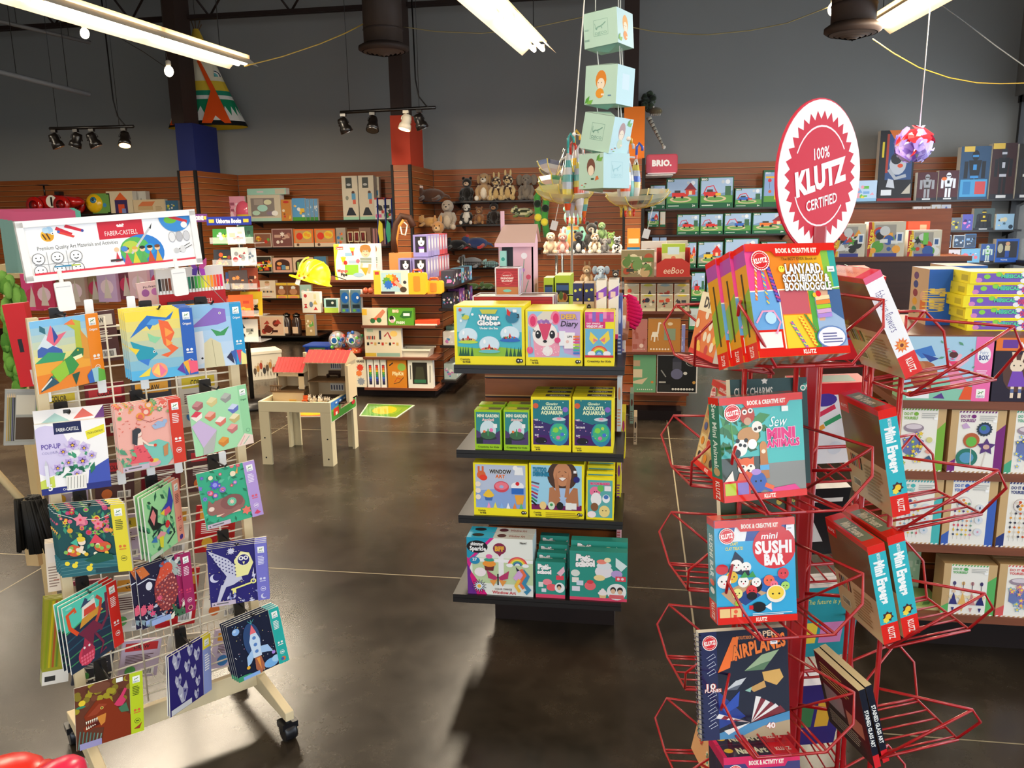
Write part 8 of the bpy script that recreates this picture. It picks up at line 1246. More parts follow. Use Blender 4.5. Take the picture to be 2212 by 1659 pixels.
for r,z in enumerate(sz):
 q=random.Random(r);y=EY+.24
 for i in range(7):
  c=q.choice([['2a2a32','8a6ab8','5a9ab8','3a3a44'],['1f1f24','2f2f38','d8d8d8','6a3a7a'],['d8d0c4','b8a898','6a8a7a','8a5a3a'],['3f6a5a','b8c8c0','4a7a6a','a8a8a0']][r]);h=q.uniform(.12,.17)if r else .14
  carton('toy_box','%s toy box on the gondola side, %s shelf, %s from the end'%(('pet','dark','animal','green')[r],('top','second','third','lowest')[r],('first','second','third','fourth','fifth','sixth','seventh')[i]),'toy',.11,.12,h,c,{'l':pic(c,['e8e4dc','3a8ab8','c87ab0','3a3a3a','8ab86a'],r*9+i,8),'f':pic(c,['e8e4dc','3a8ab8','c87ab0'],r*9+i,8),'r':pic(c,['e8e4dc','3a8ab8','c87ab0','1f1f1f','d8c08a'],r*7+i,9)},(ex1+.075,y+.13*i,z),None,'boxes along the gondola side')
m=MB();m.tube([(0,0,0),(0,0,ez[0]+.17)],.02,'a8a8a8',12);tag(m.build('chrome_post',CHROME,loc=(onY(1000,640,8.5).x,8.5,0)),'bright metal post at the far end of the left gondola','post')
# ================================================================ small goods by the red column and the wall end
pk_=pic('e8a0b4',['c86a8a','f0d0d8','a85a70'],3,9)
goods(10.78,lz[0],[(487,528,424,.05,'pink doll accessory card at the corner of the wall',pk_)],GL,'toy')
p=onY(522,468,10.72);p.z=lz[0];tag(MB().ball((0,.06,.09),(.11,.05,.14),'e86a80',16,10,fn=lambda x,y,z:'e8c84a' if z<-.2 else 'e8607a').build('toy_dome',GLOSSY,loc=(p.x,p.y,p.z+.05)),'pink and yellow shell shaped pack by the tea set','toy')
MB().box(-.42,.0,-.3,.0,-.022,0,'1a120e').build('shelf_end',BLK,loc=(onY(545,476,10.75).x,WY-.026,lz[0]))['kind']='structure'
for i,(x,c)in enumerate(((815,'e8d83a'),(832,'3fb08a'),(846,'2f9a7a'))):
 a,b=onY(x,428,10.5),onY(x+3,528,10.5);t=thing('toy_net','blue handled toy net hanging by the red column, %s of three'%('first','second','third')[i],'toy net',b,None,'toy nets')
 MB().tube([(0,0,0),a-b],.012,'24347a',8).build('handle',PLASTIC,parent=t);e=(a-b)*.45;m=MB();m.prism([(0,-.2),(.05,-.16),(.045,.05),(0,.1),(-.02,-.05)],.02,c);m.build('net_blade',PLASTIC,parent=t,loc=e+Vector((.02,-.02,-.05)));MB().tube([a-b,a-b+Vector((0,WY-10.53,0))],.006,'1a1412',5).build('hook',BLK,parent=t)
p=onY(868,548,8.2);t=thing('toy_bow','orange and dark brown curved wooden toy bows propped by the column','toy',p);q=lambda pts:[onY(x,y,8.2)-p for x,y in pts]
MB().tube(q([(853,545),(851,515),(856,485),(868,466),(884,470),(893,490)]),.035,'3f2416',10).build('dark_limb',MATTE,parent=t);MB().tube(q([(856,548),(855,520),(860,490),(872,474)]),.02,'d08a3a',8).build('orange_limb',MATTE,parent=t);MB().tube(q([(856,486),(868,476),(880,486),(876,508),(868,506),(864,486)]),.008,'efe6d2',6).build('wire_hanger',PLASTIC,parent=t)
MB().box(-.12,.12,-.06,.06,ez[0]-p.z,.01,'b8834a').build('stand_base',MATTE,parent=t)
a=onY(428,578,2.30);t=thing('paper_butterfly','purple and pink paper butterfly beside the sign corner','ornament',a)
for s in(-1,1):m=MB();m.face([(0,0,.0),(s*.02,-.004,.022),(s*.036,-.012*s,.03),(s*.034,-.01*s,.01),(s*.016,0,-.004)],('8a4ab8','d85aa8')[s>0]);m.face([(0,0,0),(s*.02,0,-.004),(s*.022,0,-.022),(s*.008,0,-.024)],('5a3aa0','b04ac0')[s>0]);m.build('wing',CARD,parent=t)
MB().tube([(0,0,.012),(0,0,-.02)],.002,'2a2030',6).build('body',CARD,parent=t);MB().tube([(0,.002,-.02),(RK0 .x+RW*RU.x-a.x,RK0 .y+RW*RU.y-a.y,1.375-a.z)],.001,'8a8a88',4).build('wire_stem',METAL,parent=t)
# ================================================================ plush animals, umbrellas, small gondola
def plush(x,yb,Y,hp,lab,c,belly=None,muz=None,ear='round',pose='sit',z=None,fn=None,ec=None,yaw=0,nose='1a1412',grp=None,cat='plush toy',name='plush_animal',limb=None):
 p=onY(x,yb,Y);s=(onY(x,yb-hp,Y).z-p.z)*1.14
 if z is not None:p.z=z
 m=MB();belly=belly or c;muz=muz or belly;ec=ec or c;limb=limb or c
 if pose=='sit':
  m.ball((0,0,.3),(.24,.22,.3),c,14,10,fn=fn);m.ball((0,-.1,.28),(.15,.14,.22),belly,12,8,fn=fn if belly==c else None)
  m.ball((0,-.03,.74),(.2,.19,.2),c,14,10,fn=fn);m.ball((0,-.2,.69),(.11,.1,.085),muz,10,8);m.ball((0,-.29,.72),(.035,.02,.025),nose,8,6)
  for s_ in(-1,1):
   m.ball((s_*.08,-.19,.79),.022,'0f0d0c',8,6);m.tube([(s_*.16,-.04,.5),(s_*.25,-.14,.34),(s_*.22,-.22,.22)],[.075,.07,.06],limb,10);m.ball((s_*.22,-.23,.2),.062,limb,8,6)
   m.tube([(s_*.14,-.05,.12),(s_*.22,-.26,.08)],[.11,.085],limb,10);m.ball((s_*.23,-.3,.09),(.08,.06,.09),belly,10,6)
   e={'round':((s_*.15,-.01,.92),(.07,.04,.07)),'flop':((s_*.2,-.03,.72),(.06,.07,.15)),'tall':((s_*.1,0,1.0),(.045,.035,.13)),'big':((s_*.27,.02,.74),(.13,.05,.2)),'no':((s_*.1,0,.8),(.05,.05,.05))}[ear]
   m.ball(e[0],e[1],ec,10,6)
  if ear=='big':m.tube([(0,-.2,.7),(0,-.32,.6),(0,-.36,.46),(0,-.42,.4)],[.08,.06,.05,.04],c,10)
 else:
  m.ball((0,0,.42),(.85,.36,.42),c,16,10,fn=fn);m.ball((-.8,-.1,.62),(.34,.3,.34),c,14,9,fn=fn);m.ball((-1.02,-.2,.54),(.18,.16,.14),muz,10,7);m.ball((-1.16,-.26,.58),.05,nose,8,6)
  for s_ in(-1,1):
   m.ball((-.92,-.1+s_*.2,.74),.045,'0f0d0c',8,6);m.ball((-.7,s_*.2,.92),(.1,.06,.13),ec,8,6)
   for xx in(-.5,.55):m.tube([(xx,s_*.2,.3),(xx-.2,s_*.4-.15,.12),(xx-.4,s_*.4-.2,.1)],[.15,.12,.1],limb,9)
  m.tube([(.8,0,.4),(1.1,.05,.3),(1.25,-.05,.15)],[.12,.08,.04],c,8)
 o=m.build(name,PLUSH,loc=p,rot=(0,0,R_(yaw)));o.scale=(s,s,s)
 return tag(o,lab,cat,grp)
spot=lambda a,b:(lambda x,y,z:b if math.sin(9*x+4*z)*math.sin(8*z+5*y)>-.1 else a)
stripe=lambda a,b,f=16:(lambda x,y,z:b if math.sin(f*z+3*x)>0 else a)
PY=10.78
pz=[wallshelf(985,1165,433,PY,'black plush toy shelf, topmost'),wallshelf(985,1165,484,PY,'black plush toy shelf, second from the top'),wallshelf(960,1170,537,PY,'black plush toy shelf, third from the top'),wallshelf(985,1100,578,PY,'black plush toy shelf with a dolphin, fourth'),wallshelf(985,1090,624,PY,'black plush toy shelf with green reptiles, lowest')]
pl_=wallshelf(890,984,436,10.5,'pale-edged plush shelf beside the red column',col='b8aca0')
plush(933,434,10.4,30,'white-headed plush eagle lying on the pale-edged shelf','4a2c1c','5a3826','e8dcc8',pose='lie',z=pl_,nose='e8a02a',ec='e8c8b8')
plush(1010,432,PY+.1,47,'black plush bear on the top plush shelf','17120f',muz='d8b898',z=pz[0])
plush(1047,432,PY+.1,56,'brown and white plush hound on the top plush shelf','b89468','efe4d0','efe4d0','flop',z=pz[0])
plush(1073,432,PY+.02,48,'plush giraffe leaning over the shelf edge, inner of two','d8bc84','c8a870','d8b880','tall',z=pz[0],fn=spot('f0dcb0','3a1e10'),limb='d8bc84')
plush(1098,432,PY+.02,52,'plush giraffe leaning over the shelf edge, outer of two','d8bc84','c8a870','d8b880','tall',z=pz[0],fn=spot('f0dcb0','3a1e10'),limb='d8bc84')
plush(1138,432,PY+.1,52,'grey plush elephant on the top plush shelf','85796c','8f8374','85796c','big',z=pz[0])
plush(969,497,10.3,60,'grey plush seal sitting by the pale-edged shelf','97897a','b0a08c','a09282','no',z=pz[1]-.06)
plush(930,486,10.3,22,'tan plush lion cub lying behind the puppy boxes','c8995a','d8b078',pose='lie',z=pz[1]-.02)
plush(1009,483,PY+.08,42,'plush panda on the second plush shelf','1a1614','e8e0d4','efe8dc',z=pz[1],fn=lambda x,y,z:'e8e0d4' if z>.0 and abs(x)<.8 else '1a1614')
plush(1036,483,PY+.08,34,'brown plush bear cub beside the panda','8a5a34','a87a4a','b88a5a',z=pz[1])
plush(1068,483,PY+.1,44,'dark plush bear beneath the giraffes','1f1512',muz='a87850',z=pz[1])
plush(1132,462,10.5,22,'striped green plush insect hanging at the shelf end','6a7a3a','c8c08a',pose='lie',z=pz[1]+.08,fn=stripe('c8c49a','2a3018'))
plush(948,530,10.2,60,'tan plush kangaroo with long feet','b8844e','d8b080',ear='tall',z=pz[2])
plush(1030,535,PY-.05,26,'red and blue plush parrot lying on the third shelf','2a3a6a','b82a2a','d8d0c0',pose='lie',z=pz[2],ec='c83a2a',limb='b82a2a')
plush(988,536,10.6,22,'black plush whale beside the parrot','15151a','e8e4dc',pose='lie',z=pz[2])
plush(1062,575,PY-.05,16,'pale blue plush dolphin in the wire basket','8ab4b8','d8e0dc',pose='lie',z=pz[3])
plush(1020,574,PY-.05,24,'grey plush shark beside the dolphin','7a7c82','d8d4cc',pose='lie',z=pz[3])
for i,x in enumerate((1022,1054)):plush(x,622,PY-.05,14,'green plush crocodile, %s on the lowest plush shelf'%('inner one','outer one')[i],'3f5a2a','5a7a3a',pose='lie',z=pz[4])
m=MB();a,b=onY(1003,577,PY-.1),onY(1080,577,PY-.1);W=b.x-a.x
for z in(.005,.04,.08):m.tube([(0,0,z),(W,0,z)],.004,'1a1614',5)
for i in range(20):m.tube([(W*i/19,0,.005),(W*i/19,0,.08)],.003,'1a1614',4)
m.box(0,W,0,.12,0,.004,'1a1614');tag(m.build('wire_basket',BLK,loc=(a.x,PY-.13,pz[3]+.001)),'black wire basket front below the dolphin','basket')
m=MB();m.tube([onY(x,y,10.4)-onY(1170,405,10.4)for x,y in((1182,512),(1176,470),(1180,430),(1170,405),(1160,425),(1163,470),(1159,505))],.045,'3f8a3a',10)
for i,(x,y)in enumerate(((1176,480),(1178,450),(1179,425),(1161,440),(1162,470))):m.ball(onY(x,y,10.36)-onY(1170,405,10.4),(.05,.03,.05),['d8c83a','15241a'][i%2],8,6)
m.tube([(0,0,.03),(0,WY-10.43,.03)],.008,'1a1614',6);tag(m.build('plush_snake',PLUSH,loc=onY(1170,405,10.4)),'green and yellow plush snake looped over a peg','plush toy')
TY=6.9;tz=zpx(1260,548,TY);tb=thing('plush_table','glass topped display table heaped with plush animals','table',(onY(1278,548,TY).x,TY+.3,0))
MB().box(-.38,.33,-.3,.3,tz-.012,tz,'d8e4e4').build('table_top',CLEAR,parent=tb);MB().box(-.34,.34,-.31,.31,tz-.3,tz-.28,'c9ccca').build('lower_shelf',CLEAR,parent=tb)
for sx in(-.3,.3):
 for sy in(-.27,.27):MB().tube([(sx,sy,0),(sx,sy,tz-.013)],.012,'b8b8b4',8).build('leg',CHROME,parent=tb)
plush(1238,547,TY+.45,88,'big teal and orange plush owl with cream face','6fae98','d8923a','e8ccb0','round',z=tz,fn=lambda x,y,z:'e4c4a4' if z>.75 else 'd8923a' if z>.5 else '6fae98')
plush(1190,550,TY+.02,44,'round tan plush with a stitched rope edge','cdb090','d8c0a0','e0c8a8','no',z=tz)
for x,y,hp,lab,c,be,mu,er,f in((1216,545,42,'pink plush horse at the table edge','d0887a','e8dcd0','e8b0a8','tall',None),(1250,546,44,'black plush cat with a white bib','141214','e8e4dc','2a2628','round',None),(1285,549,40,'tan and white plush giraffe on the table edge','d8cbb0','e8e0d0','e8dcc0','tall',spot('e0d4bc','8a6a44')),(1307,546,30,'grey plush mouse beside the zebra','7a7674','8a8684','9a9694','big',None),(1333,546,32,'black and white striped plush zebra','e4e0d8',None,'2a2a2a','round',stripe('e8e4dc','141214',12))):plush(x,y,TY+.08,hp,lab,c,be,mu,er,z=tz,fn=f)
plush(1278,540,TY+.4,54,'black plush gorilla at the top of the heap','17140f','2a241f','8a7a6a','round',z=tz+.02)
plush(1320,530,TY+.35,34,'green plush frog behind the zebra','6a8a3a','9aac5a','8aa04a','round',z=tz+.02)
plush(1300,500,TY+.5,36,'sage green plush dinosaur behind the owl','74905a','8aa86a','84a064','no',z=tz+.1)
plush(1268,596,TY+.1,42,'brown tabby plush cat under the glass','a8845a','d8c0a0','d8c0a0','tall',z=tz-.279)
plush(1298,598,TY+.05,42,'blue-grey plush elephant under the glass','8fa0b0','a4b2be','8fa0b0','big',z=tz-.279)
plush(1330,575,TY+.1,32,'black and white plush lemur under the glass','2a2826','d8d4cc','d8d4cc','round',z=tz-.279)
UM=[['8fb0a0','d8c8b0','c86a4a','e8d8b8','4a5a54'],['e8d890','d8d0b0','e8dcc0','c8b890','a8a080']]
def umbrella(x,y,Y,r,h,lab,cols,tilt,yaw,rim):
 c=onY(x,y,Y);t=thing('umbrella',lab,'umbrella',c,rotm(yaw,tilt));N=8;q=random.Random(int(x));m=MB()
 def pt(a,f):rr_=r*math.sin(f*1.25)/math.sin(1.25);return Vector((rr_*math.cos(a),rr_*math.sin(a),-h*math.cos(f*1.25)/(1)+h*.3))
 for k in range(N):
  a0,a1=2*math.pi*k/N,2*math.pi*(k+1)/N;col=cols[k%len(cols)]
  for i in range(5):
   f0,f1=i/5,(i+1)/5;m.face([pt(a0,f0),pt(a1,f0),pt(a1,f1),pt(a0,f1)][(1 if i==0 else 0):],cols[(k+i)%len(cols)]if i in(2,3)else rim if i==4 else col)
 m.build('canopy',CLEARC,parent=t);m=MB()
 for k in range(N):m.tube([pt(2*math.pi*k/N,i/5)for i in range(6)],.004,'e0c860',5)
 m.build('rib_frame',PLASTIC,parent=t);m=MB();m.tube([(0,0,-h*.75),(0,0,h*1.3)],.006,'d8d4c8',6);m.build('shaft',CHROME,parent=t)
CLEARC=material('printed_clear_vinyl',0.12,spec=0.6,alpha=0.72)
UY=4.6;uz=thing('umbrella_stand','slim grey stand carrying the umbrella bunches','display stand',(onY(1232,450,UY).x,UY+.1,0))
MB().tube([(0,0,.02),(0,0,2.02)],.007,'8a8478',8).build('pole',METAL,parent=uz);MB().lathe([(.2,0),(.2,.015),(.02,.03)],'d8d8d8',24).build('base',METAL,parent=uz)
for z in(1.95,1.75):MB().tube([(-.06,-.03,z),(0,0,z+.03),(.36,-.03,z)],.006,'d8d8d8',6).build('arm',METAL,parent=uz)
umbrella(1222,408,UY-.05,.17,.11,'open yellow-edged clear umbrella, inner of the low pair',UM[1],-12,20,'d8cf90')
umbrella(1377,415,UY-.05,.185,.12,'open clear umbrella with animal prints beside the train sets',UM[0],-8,-20,'d8d4b0')
umbrella(1210,392,UY+.3,.14,.1,'open green-rimmed umbrella with red prints',['c8a8a0','b8c8a8','d8b8a8'],-20,30,'3f9a6a')
umbrella(1206,364,UY+.55,.14,.1,'open clear umbrella with a navy rim, highest of its side',['c8b8b0','d0c8c0','b8a8a0'],-30,40,'2a3560')
q=random.Random(3)
for i in range(9):
 L_=i<5;x=(1226+i*9)if L_ else(1342+(i-5)*9);yt,yb=(300+q.randint(0,40),470)if L_ else(305+q.randint(0,30),455);Y=UY-.12+.03*(i%3)
 a,b=onY(x+q.uniform(-6,6),yt,Y),onY(x,yb,Y);t=thing('umbrella','folded clear umbrella with %s handle, %s of its bunch'%(('teal','red','yellow','white','orange','silver','yellow','clear','blue')[i],('first','second','third','fourth','fifth','first','second','third','last')[i]),'umbrella',b,None,'folded umbrellas')
 e=a-b;cs=['3fb0a8','d83a2a','e8b83a','e4e0dc','e8702a','c8c8cc','e0b030','d0d4d8','3a5fc0']
 m=MB()
 for k in range(10):f=k/10;m.tube([e*f,e*(f+.1)],[.006+.024*math.sin(math.pi*min(1,f*1.1)),.006+.024*math.sin(math.pi*min(1,(f+.1)*1.1))],q.choice(['d8d4cc','c8c8c8','e0582a','d8c860','6ab0a8','b8bcc4',cs[i]]),7,caps=False)
 m.build('folded_canopy',GLOSSY,parent=t);m=MB();m.tube([e*.97,e*1.1,e*1.14+Vector((.012,0,.01)),e*1.1+Vector((.03,0,0)),e*1.04+Vector((.03,0,0))],.007,cs[i],8);m.build('handle',PLASTIC,parent=t);MB().tube([(0,0,0),-e*.1],[.008,.005],['e0402a','e8b83a'][i%2],7).build('tip',PLASTIC,parent=t)
for x,y,yt,lab in((1197,487,440,'white paper tag hanging from the yellow umbrella'),(1396,505,445,'white paper tag hanging from the printed umbrella')):
 a=onY(x,y,UY-.1);t=thing('price_tag',lab,'tag',a,(0,R_(15),0));MB().box(-.018,.018,-.001,.001,-.025,.025,'efece4').build('card',CARD,parent=t);MB().tube([(0,0,.025),(-.005,0,onY(x,yt,UY-.1).z-a.z)],.002,'e8e4dc',4).build('ribbon',CLOTH,parent=t)
MY=6.45;mx0,mx1=onY(1346,700,MY).x,onY(1492,700,MY).x
mz=[zpx(1420,y,MY)for y in(598,672,760,848)]
mg=thing('shelf_gondola','cherry gondola of card puzzles between umbrellas and red spinner','shelving unit',((mx0+mx1)/2,MY+.3,0));w3=(mx1-mx0)/2
for z in mz:MB().box(-w3,w3,-.31,0,z-.022,z,'6b3a26').build('shelf',SLAT,parent=mg)
m=MB();slats(m,-w3,w3,0,.08,mz[0]);m.box(-w3,w3,.02,.7,.08,mz[0],'4a2412');m.build('slat_panel',SLAT,parent=mg);MB().box(-w3+.05,w3-.05,-.2,.68,0,.08,'1c0e0a').build('plinth',MATTE,parent=mg)
GM='puzzles and cards on the small gondola';bot=lambda c,s:[R(0,0,1,1,c),R(0,.0,1,.14,c)]+[C(.1+.09*i,.08,.03,'f0dcc0')for i in range(9)]+pic(c,s,3,7)[2:]
goods(MY,mz[0],[(1342,1414,540,.05,'busy forest creature puzzle box, left of the red card display',pic('8a7a54',['b89a6a','5a7a3a','d8c8a0','3a3a2a','a84a2a','6a8a4a'],44,40)),(1385,1440,521,.04,'silver bag of cards behind the red display',pic('b8b4b0',['e8e4e0','8a8684','c8a8a8'],5,12),{'dy':.16}),(1440,1486,520,.04,'clear bag of yellow cards behind the red display',pic('a8a89a',['e8e4d0','d8c84a','7a7a70'],6,12),{'dy':.12}),(1355,1383,493,.02,'orange and blue info card on the gondola top',[R(0,0,1,1,'1f72a0'),R(0,.6,1,1,'e08a2a'),R(.1,.68,.9,.78,'f0d8b0')]+lines(.1,.3,.6,.52,4,'9fc8e0'),{'dy':.2})],GM,'puzzle','puzzle_box')
a,b=onY(1418,597,MY),onY(1490,597,MY);t=thing('card_display','red curved countertop card display with a frog card','card display',((a.x+b.x)/2,MY,mz[0]));w=(b.x-a.x)/2;m=MB()
m.prism([(-w,0),(w,0),(w,.1),(w*.5,.14),(-w*.5,.14),(-w,.1)],.004,'b8301f');m.box(-w,-w+.004,.004,.12,0,.22,'a82a1c');m.box(w-.004,w,.004,.12,0,.22,'a82a1c');m.box(-w,w,.116,.12,0,.22,'a82a1c')
draw(m,[T('eeBoo',.5,.35,.36,'f0d8b8',w=.6,b=.0,sh=.2)],2*w,.14,Matrix(((1,0,0,-w),(0,0,-1,-.0005),(0,1,0,0),(0,0,0,1))));m.build('tray',CARD,parent=t)
carton('greeting_card','pale green card with a frog inside the red display','card',w*1.4,.05,.24,'d8d0a8',{'f':[R(0,0,1,1,'d8cfa0'),P([(0,.7),(0,1),(1,1),(1,.74)],'a8c03a'),R(.25,.66,.75,.9,'c8dce0'),C(.55,.4,.14,'4a8a3a',.1),C(.5,.55,.1,'d87a5a',.06),C(.4,.25,.15,'3a7a34',.08)]},((a.x+b.x)/2,MY+.03,mz[0]+.012),None,GM)
for r in(1,0):
 for i,(x0,x1)in enumerate(((1349,1381),(1384,1417),(1420,1454),(1457,1490))):goods(MY+.1*r,mz[1],[(x0,x1,(636,613)[r],.03,'wooden figure card pack, %s in the %s row'%(('first','second','third','last')[i],('front','back')[r]),pic('b8a888',[('8a6a4a','2a2a3a','a83a2a','5a7a3a')[i],'d8ccb0','c84a2a','3a3a3a'],i+4*r,9,'d8ccb0',bot='cfc4a0')+[C(.5,.93,.32,('b8b4a0','b8b03a','8aa0a0','d8c03a')[i],.06)],{'tilt':4 if r else 0,'dz':.035*r})],GM,'card pack','card_pack')
goods(MY,mz[2],[(1366,1399,690,.04,'dusty pink building card box',bot('b87468',['e8c8b8','a85a4a'])),(1400,1471,688,.05,'ochre box with a white giraffe',bot('bd7f36',['d8a85a'])[:9]+[L([(.2,.3),(.22,.55),(.3,.55),(.34,.85)],.05,'f0e4cc'),P([(.1,.45),(.14,.6),(.3,.6),(.32,.45)],'f0e4cc'),L([(.12,.5),(.1,.34)],.02,'f0e4cc'),L([(.3,.5),(.32,.34)],.02,'f0e4cc'),C(.36,.86,.05,'f0e4cc',.03),R(.5,.35,.85,.7,'8a9a7a'),C(.68,.84,.08,'e8d0a8',.05)]),(1473,1481,702,.04,'lilac box standing on edge beside the giraffe box',pic('8a8ac0',['c8c8e8'],3,4))],GM,'building set','craft_box')
goods(MY,mz[3],[(1368,1418,767,.05,'green box with a cream paper ship',[R(0,0,1,1,'6aa274'),P([(0,.3),(.65,.4),(.4,.22),(0,.24)],'d8c098'),R(.0,.4,.4,.62,'d8c49c'),R(0,.7,.3,.86,'b89a78'),C(.84,.28,.06,'d8823a')]+[C(.2+.09*i,.08,.025,'e8e4d0')for i in range(8)]),(1420,1508,767,.05,'black box with a grey robot and paper planets',[R(0,0,1,1,'e8e4da'),R(.01,.02,.97,.98,'17150f'),P([(.38,.9),(.5,1),(.6,.9),(.6,.82),(.38,.82)],'3a3a44'),R(.38,.62,.6,.82,'4a4a54'),C(.49,.5,.15,'6a6a84',.14),C(.84,.84,.14,'a8a8a0',.13,18),C(.84,.84,.125,'17150f',.118,18),C(.7,.52,.05,'d8d4c8',.04),L([(.1,.6),(.22,.42)],.03,'8a8a84'),R(.05,.26,.22,.3,'b8b4a8'),C(.92,.28,.04,'d8a04a'),R(.05,.04,.34,.22,'2a2822')]+[C(.4+.07*i,.1,.03,'e0dcd0')for i in range(8)])],GM,'building set','craft_box')
# ================================================================ dollhouse table
TX,TYY,TH=-2.29,5.29,.444;CRM='d8cba6'
t=thing('play_table','cream low play table with cut-out legs and a picture panel','table',(TX,TYY,0));a=.255
for y in(-a,a-.018):
 MB().box(-a,a,y,y+.018,TH-.07,TH,CRM).build('apron',MATTE,parent=t)
for x in(-a,a-.018):MB().box(x,x+.018,-a+.019,a-.019,TH-.07,TH,CRM).build('apron',MATTE,parent=t)
for x in(-1,1):
 for y in(-1,1):
  m=MB();X,Y=x*a,y*a;m.box(min(X,X-x*.072),max(X,X-x*.072),min(Y,Y-y*.018),max(Y,Y-y*.018),0,TH-.071,CRM);m.box(min(X,X-x*.018),max(X,X-x*.018),min(Y-y*.019,Y-y*.075),max(Y-y*.019,Y-y*.075),0,TH-.071,CRM)
  for z in(.05,.19):m.lathe([(.006,-.001),(.006,.001)],'2a2a26',8,(X-x*.03,Y,z),ax='y')
  m.build('leg',MATTE,parent=t)
MB().box(-a+.019,a-.019,-a+.019,a-.019,TH-.06,TH-.045,'cdb98c').build('table_top',MATTE,parent=t)
m=MB();draw(m,[R(0,0,1,1,'e8e4d0'),R(.02,.03,.98,.97,'4f9a3a'),R(.02,.6,.98,.97,'3f7fc8'),P([(.02,.6),(.5,.72),(.98,.62),(.98,.5),(.02,.5)],'6ab84a'),R(.1,.25,.3,.6,'d83a2a'),R(.17,.25,.24,.4,'f0e4c8'),R(.36,.4,.72,.62,'ecd9a0'),T('Calico Critters',.54,.51,.1,'c83a2a',w=.32,b=.03),C(.86,.62,.06,'f4efe8',.12),C(.86,.36,.07,'c8303a',.12),L([(.84,.72),(.82,.9)],.03,'f4efe8'),L([(.88,.72),(.9,.9)],.03,'f4efe8')]+[C(.2+.15*i,.85,.04,'e8f0f8',.04)for i in range(5)],.5,.14,Matrix(((0,0,1,a+.001),(1,0,0,-.25),(0,1,0,TH-.14),(0,0,0,1))),.0004);m.build('picture_panel',CARD,parent=t)
h=thing('dollhouse','cream dollhouse with red tiled roofs standing in the play table','dollhouse',(TX,TYY+.02,TH-.044));h.scale=(1,1,1.3);CW,RF,BW='d9c39c','cf4a48','6b5034'
def hx_(p):return onY(p,800,5.3).x-TX
x0,x1,x2,x3=hx_(606),hx_(664),hx_(666),hx_(752)
m=MB();m.box(x2,x3,.14,.146,0,.22,CW);m.box(x3-.006,x3,-.06,.14,0,.22,CW);m.box(x2,x2+.006,-.02,.14,0,.22,CW);m.box(x0,x0+.005,-.08,.08,.06,.17,CW);m.box(x0-.03,x1,-.1,-.095,0,.06,CW);m.box(x0,x1,.075,.08,0,.17,CW);m.box(x1-.04,x1,-.08,-.076,.07,.17,CW);m.box(x0,x0+.012,-.08,-.076,.07,.17,CW);m.box(x0,x1,-.08,-.076,.14,.17,CW);m.box(x3,x3+.02,-.07,.0,0,.2,CW);m.build('wall',MATTE,parent=h)
for xa,xb,ya,yb,ze_,zr_ in((x0-.012,x1+.004,-.1,.09,.165,.235),(x2-.01,x3+.012,-.07,.16,.215,.27)):
 m=MB();n=9;ym=(ya+yb)/2
 for i in range(n):
  u,v=xa+(xb-xa)*i/n,xa+(xb-xa)*(i+.93)/n
  for p,q2 in((ya,ym),(yb,ym)):m.face([(u,p,ze_),(v,p,ze_),(v,q2,zr_),(u,q2,zr_)],RF)
 m.prism([(ya,ze_-.004),(yb,ze_-.004),(ym,zr_-.004)],xb-xa,CW,ax='x',y0=xa);m.build('roof',GLOSSY,parent=h)
m=MB();m.box(x1-.03,x1-.01,0,.02,.2,.26,CW);m.build('chimney',MATTE,parent=h)
m=MB();m.box(x0-.04,x2,-.11,.08,.056,.064,BW);m.box(x2+.006,x3-.006,-.05,.14,.105,.112,BW);m.box(x2,x3,-.12,.14,.0,.008,'4a3626')
for i in range(7):m.box(x0-.04+.012*i,x0-.036+.012*i,-.11,-.106,.064,.09,BW)
m.box(x0-.04,x0+.05,-.112,-.105,.088,.094,BW);m.build('floor_board',MATTE,parent=h)
for cx,cy,cz,w,hh in((x0+.04,-.096,.012,.07,.036),((x2+x3)/2,.139,.15,.08,.05),((x2+x3)/2,.139,.03,.1,.04)):
 m=MB();m.box(cx-w/2,cx+w/2,cy-.002,cy,cz,cz+hh,'ece6da');[m.box(cx-w/2+w*(i+.25)/5,cx-w/2+w*(i+.75)/5,cy-.003,cy-.002,cz+.006,cz+hh-.008,'5a5a6a')for i in range(5)];m.build('window',CARD,parent=h)
for nm,lab,col,bx,z in(('toy_dresser','brown doll dresser upstairs in the dollhouse','3f2a1c',((x2+x3)/2,.06,.09,.05,.045),.1462),('toy_tub','white doll bathtub in the dollhouse tower','efece4',(x1-.05,-.02,.04,.03,.02),.084),('toy_chair','orange doll chair in front of the dollhouse','d8602a',(x2+.02,-.16,.035,.03,.06),0),('toy_bench','pale wooden doll bench beside the orange chair','c8a05a',(x1-.05,-.19,.05,.02,.04),0)):
 X,Y,w,d,hh=bx;m=MB();m.box(X-w/2,X+w/2,Y,Y+d,z+hh*.45,z+hh*.55,col);m.box(X-w/2,X+w/2,Y+d-.004,Y+d,z+hh*.55,z+hh,col)
 for i in(0,1):m.box(X-w/2+i*(w-.006),X-w/2+.006+i*(w-.006),Y,Y+d,z,z+hh*.45,col)
 tag(m.build(nm,MATTE,loc=h.location),lab,'doll furniture')
q=random.Random(9)
for i in range(16):X,Y=x2+.05+q.uniform(0,.2),-.17+q.uniform(0,.07);m=MB();m.ball((0,0,.014),(.016,.012,.014),['d8c8b0','b8a890','e8dcc8','8a8478'][i%4],8,6);m.ball((0,-.006,.032),.01,['d8c8b0','c8b8a0','e8dcc8','9a9488'][i%4],8,6);[m.ball((s*.006,-.004,.044),(.003,.003,.007),'c8b8a0',6,4)for s in(-1,1)];tag(m.build('toy_critter',PLUSH,loc=h.location+Vector((X,Y,.001+.02*(i%3==2)))),'tiny flocked animal figure heaped before the dollhouse','toy figure','flocked animals')
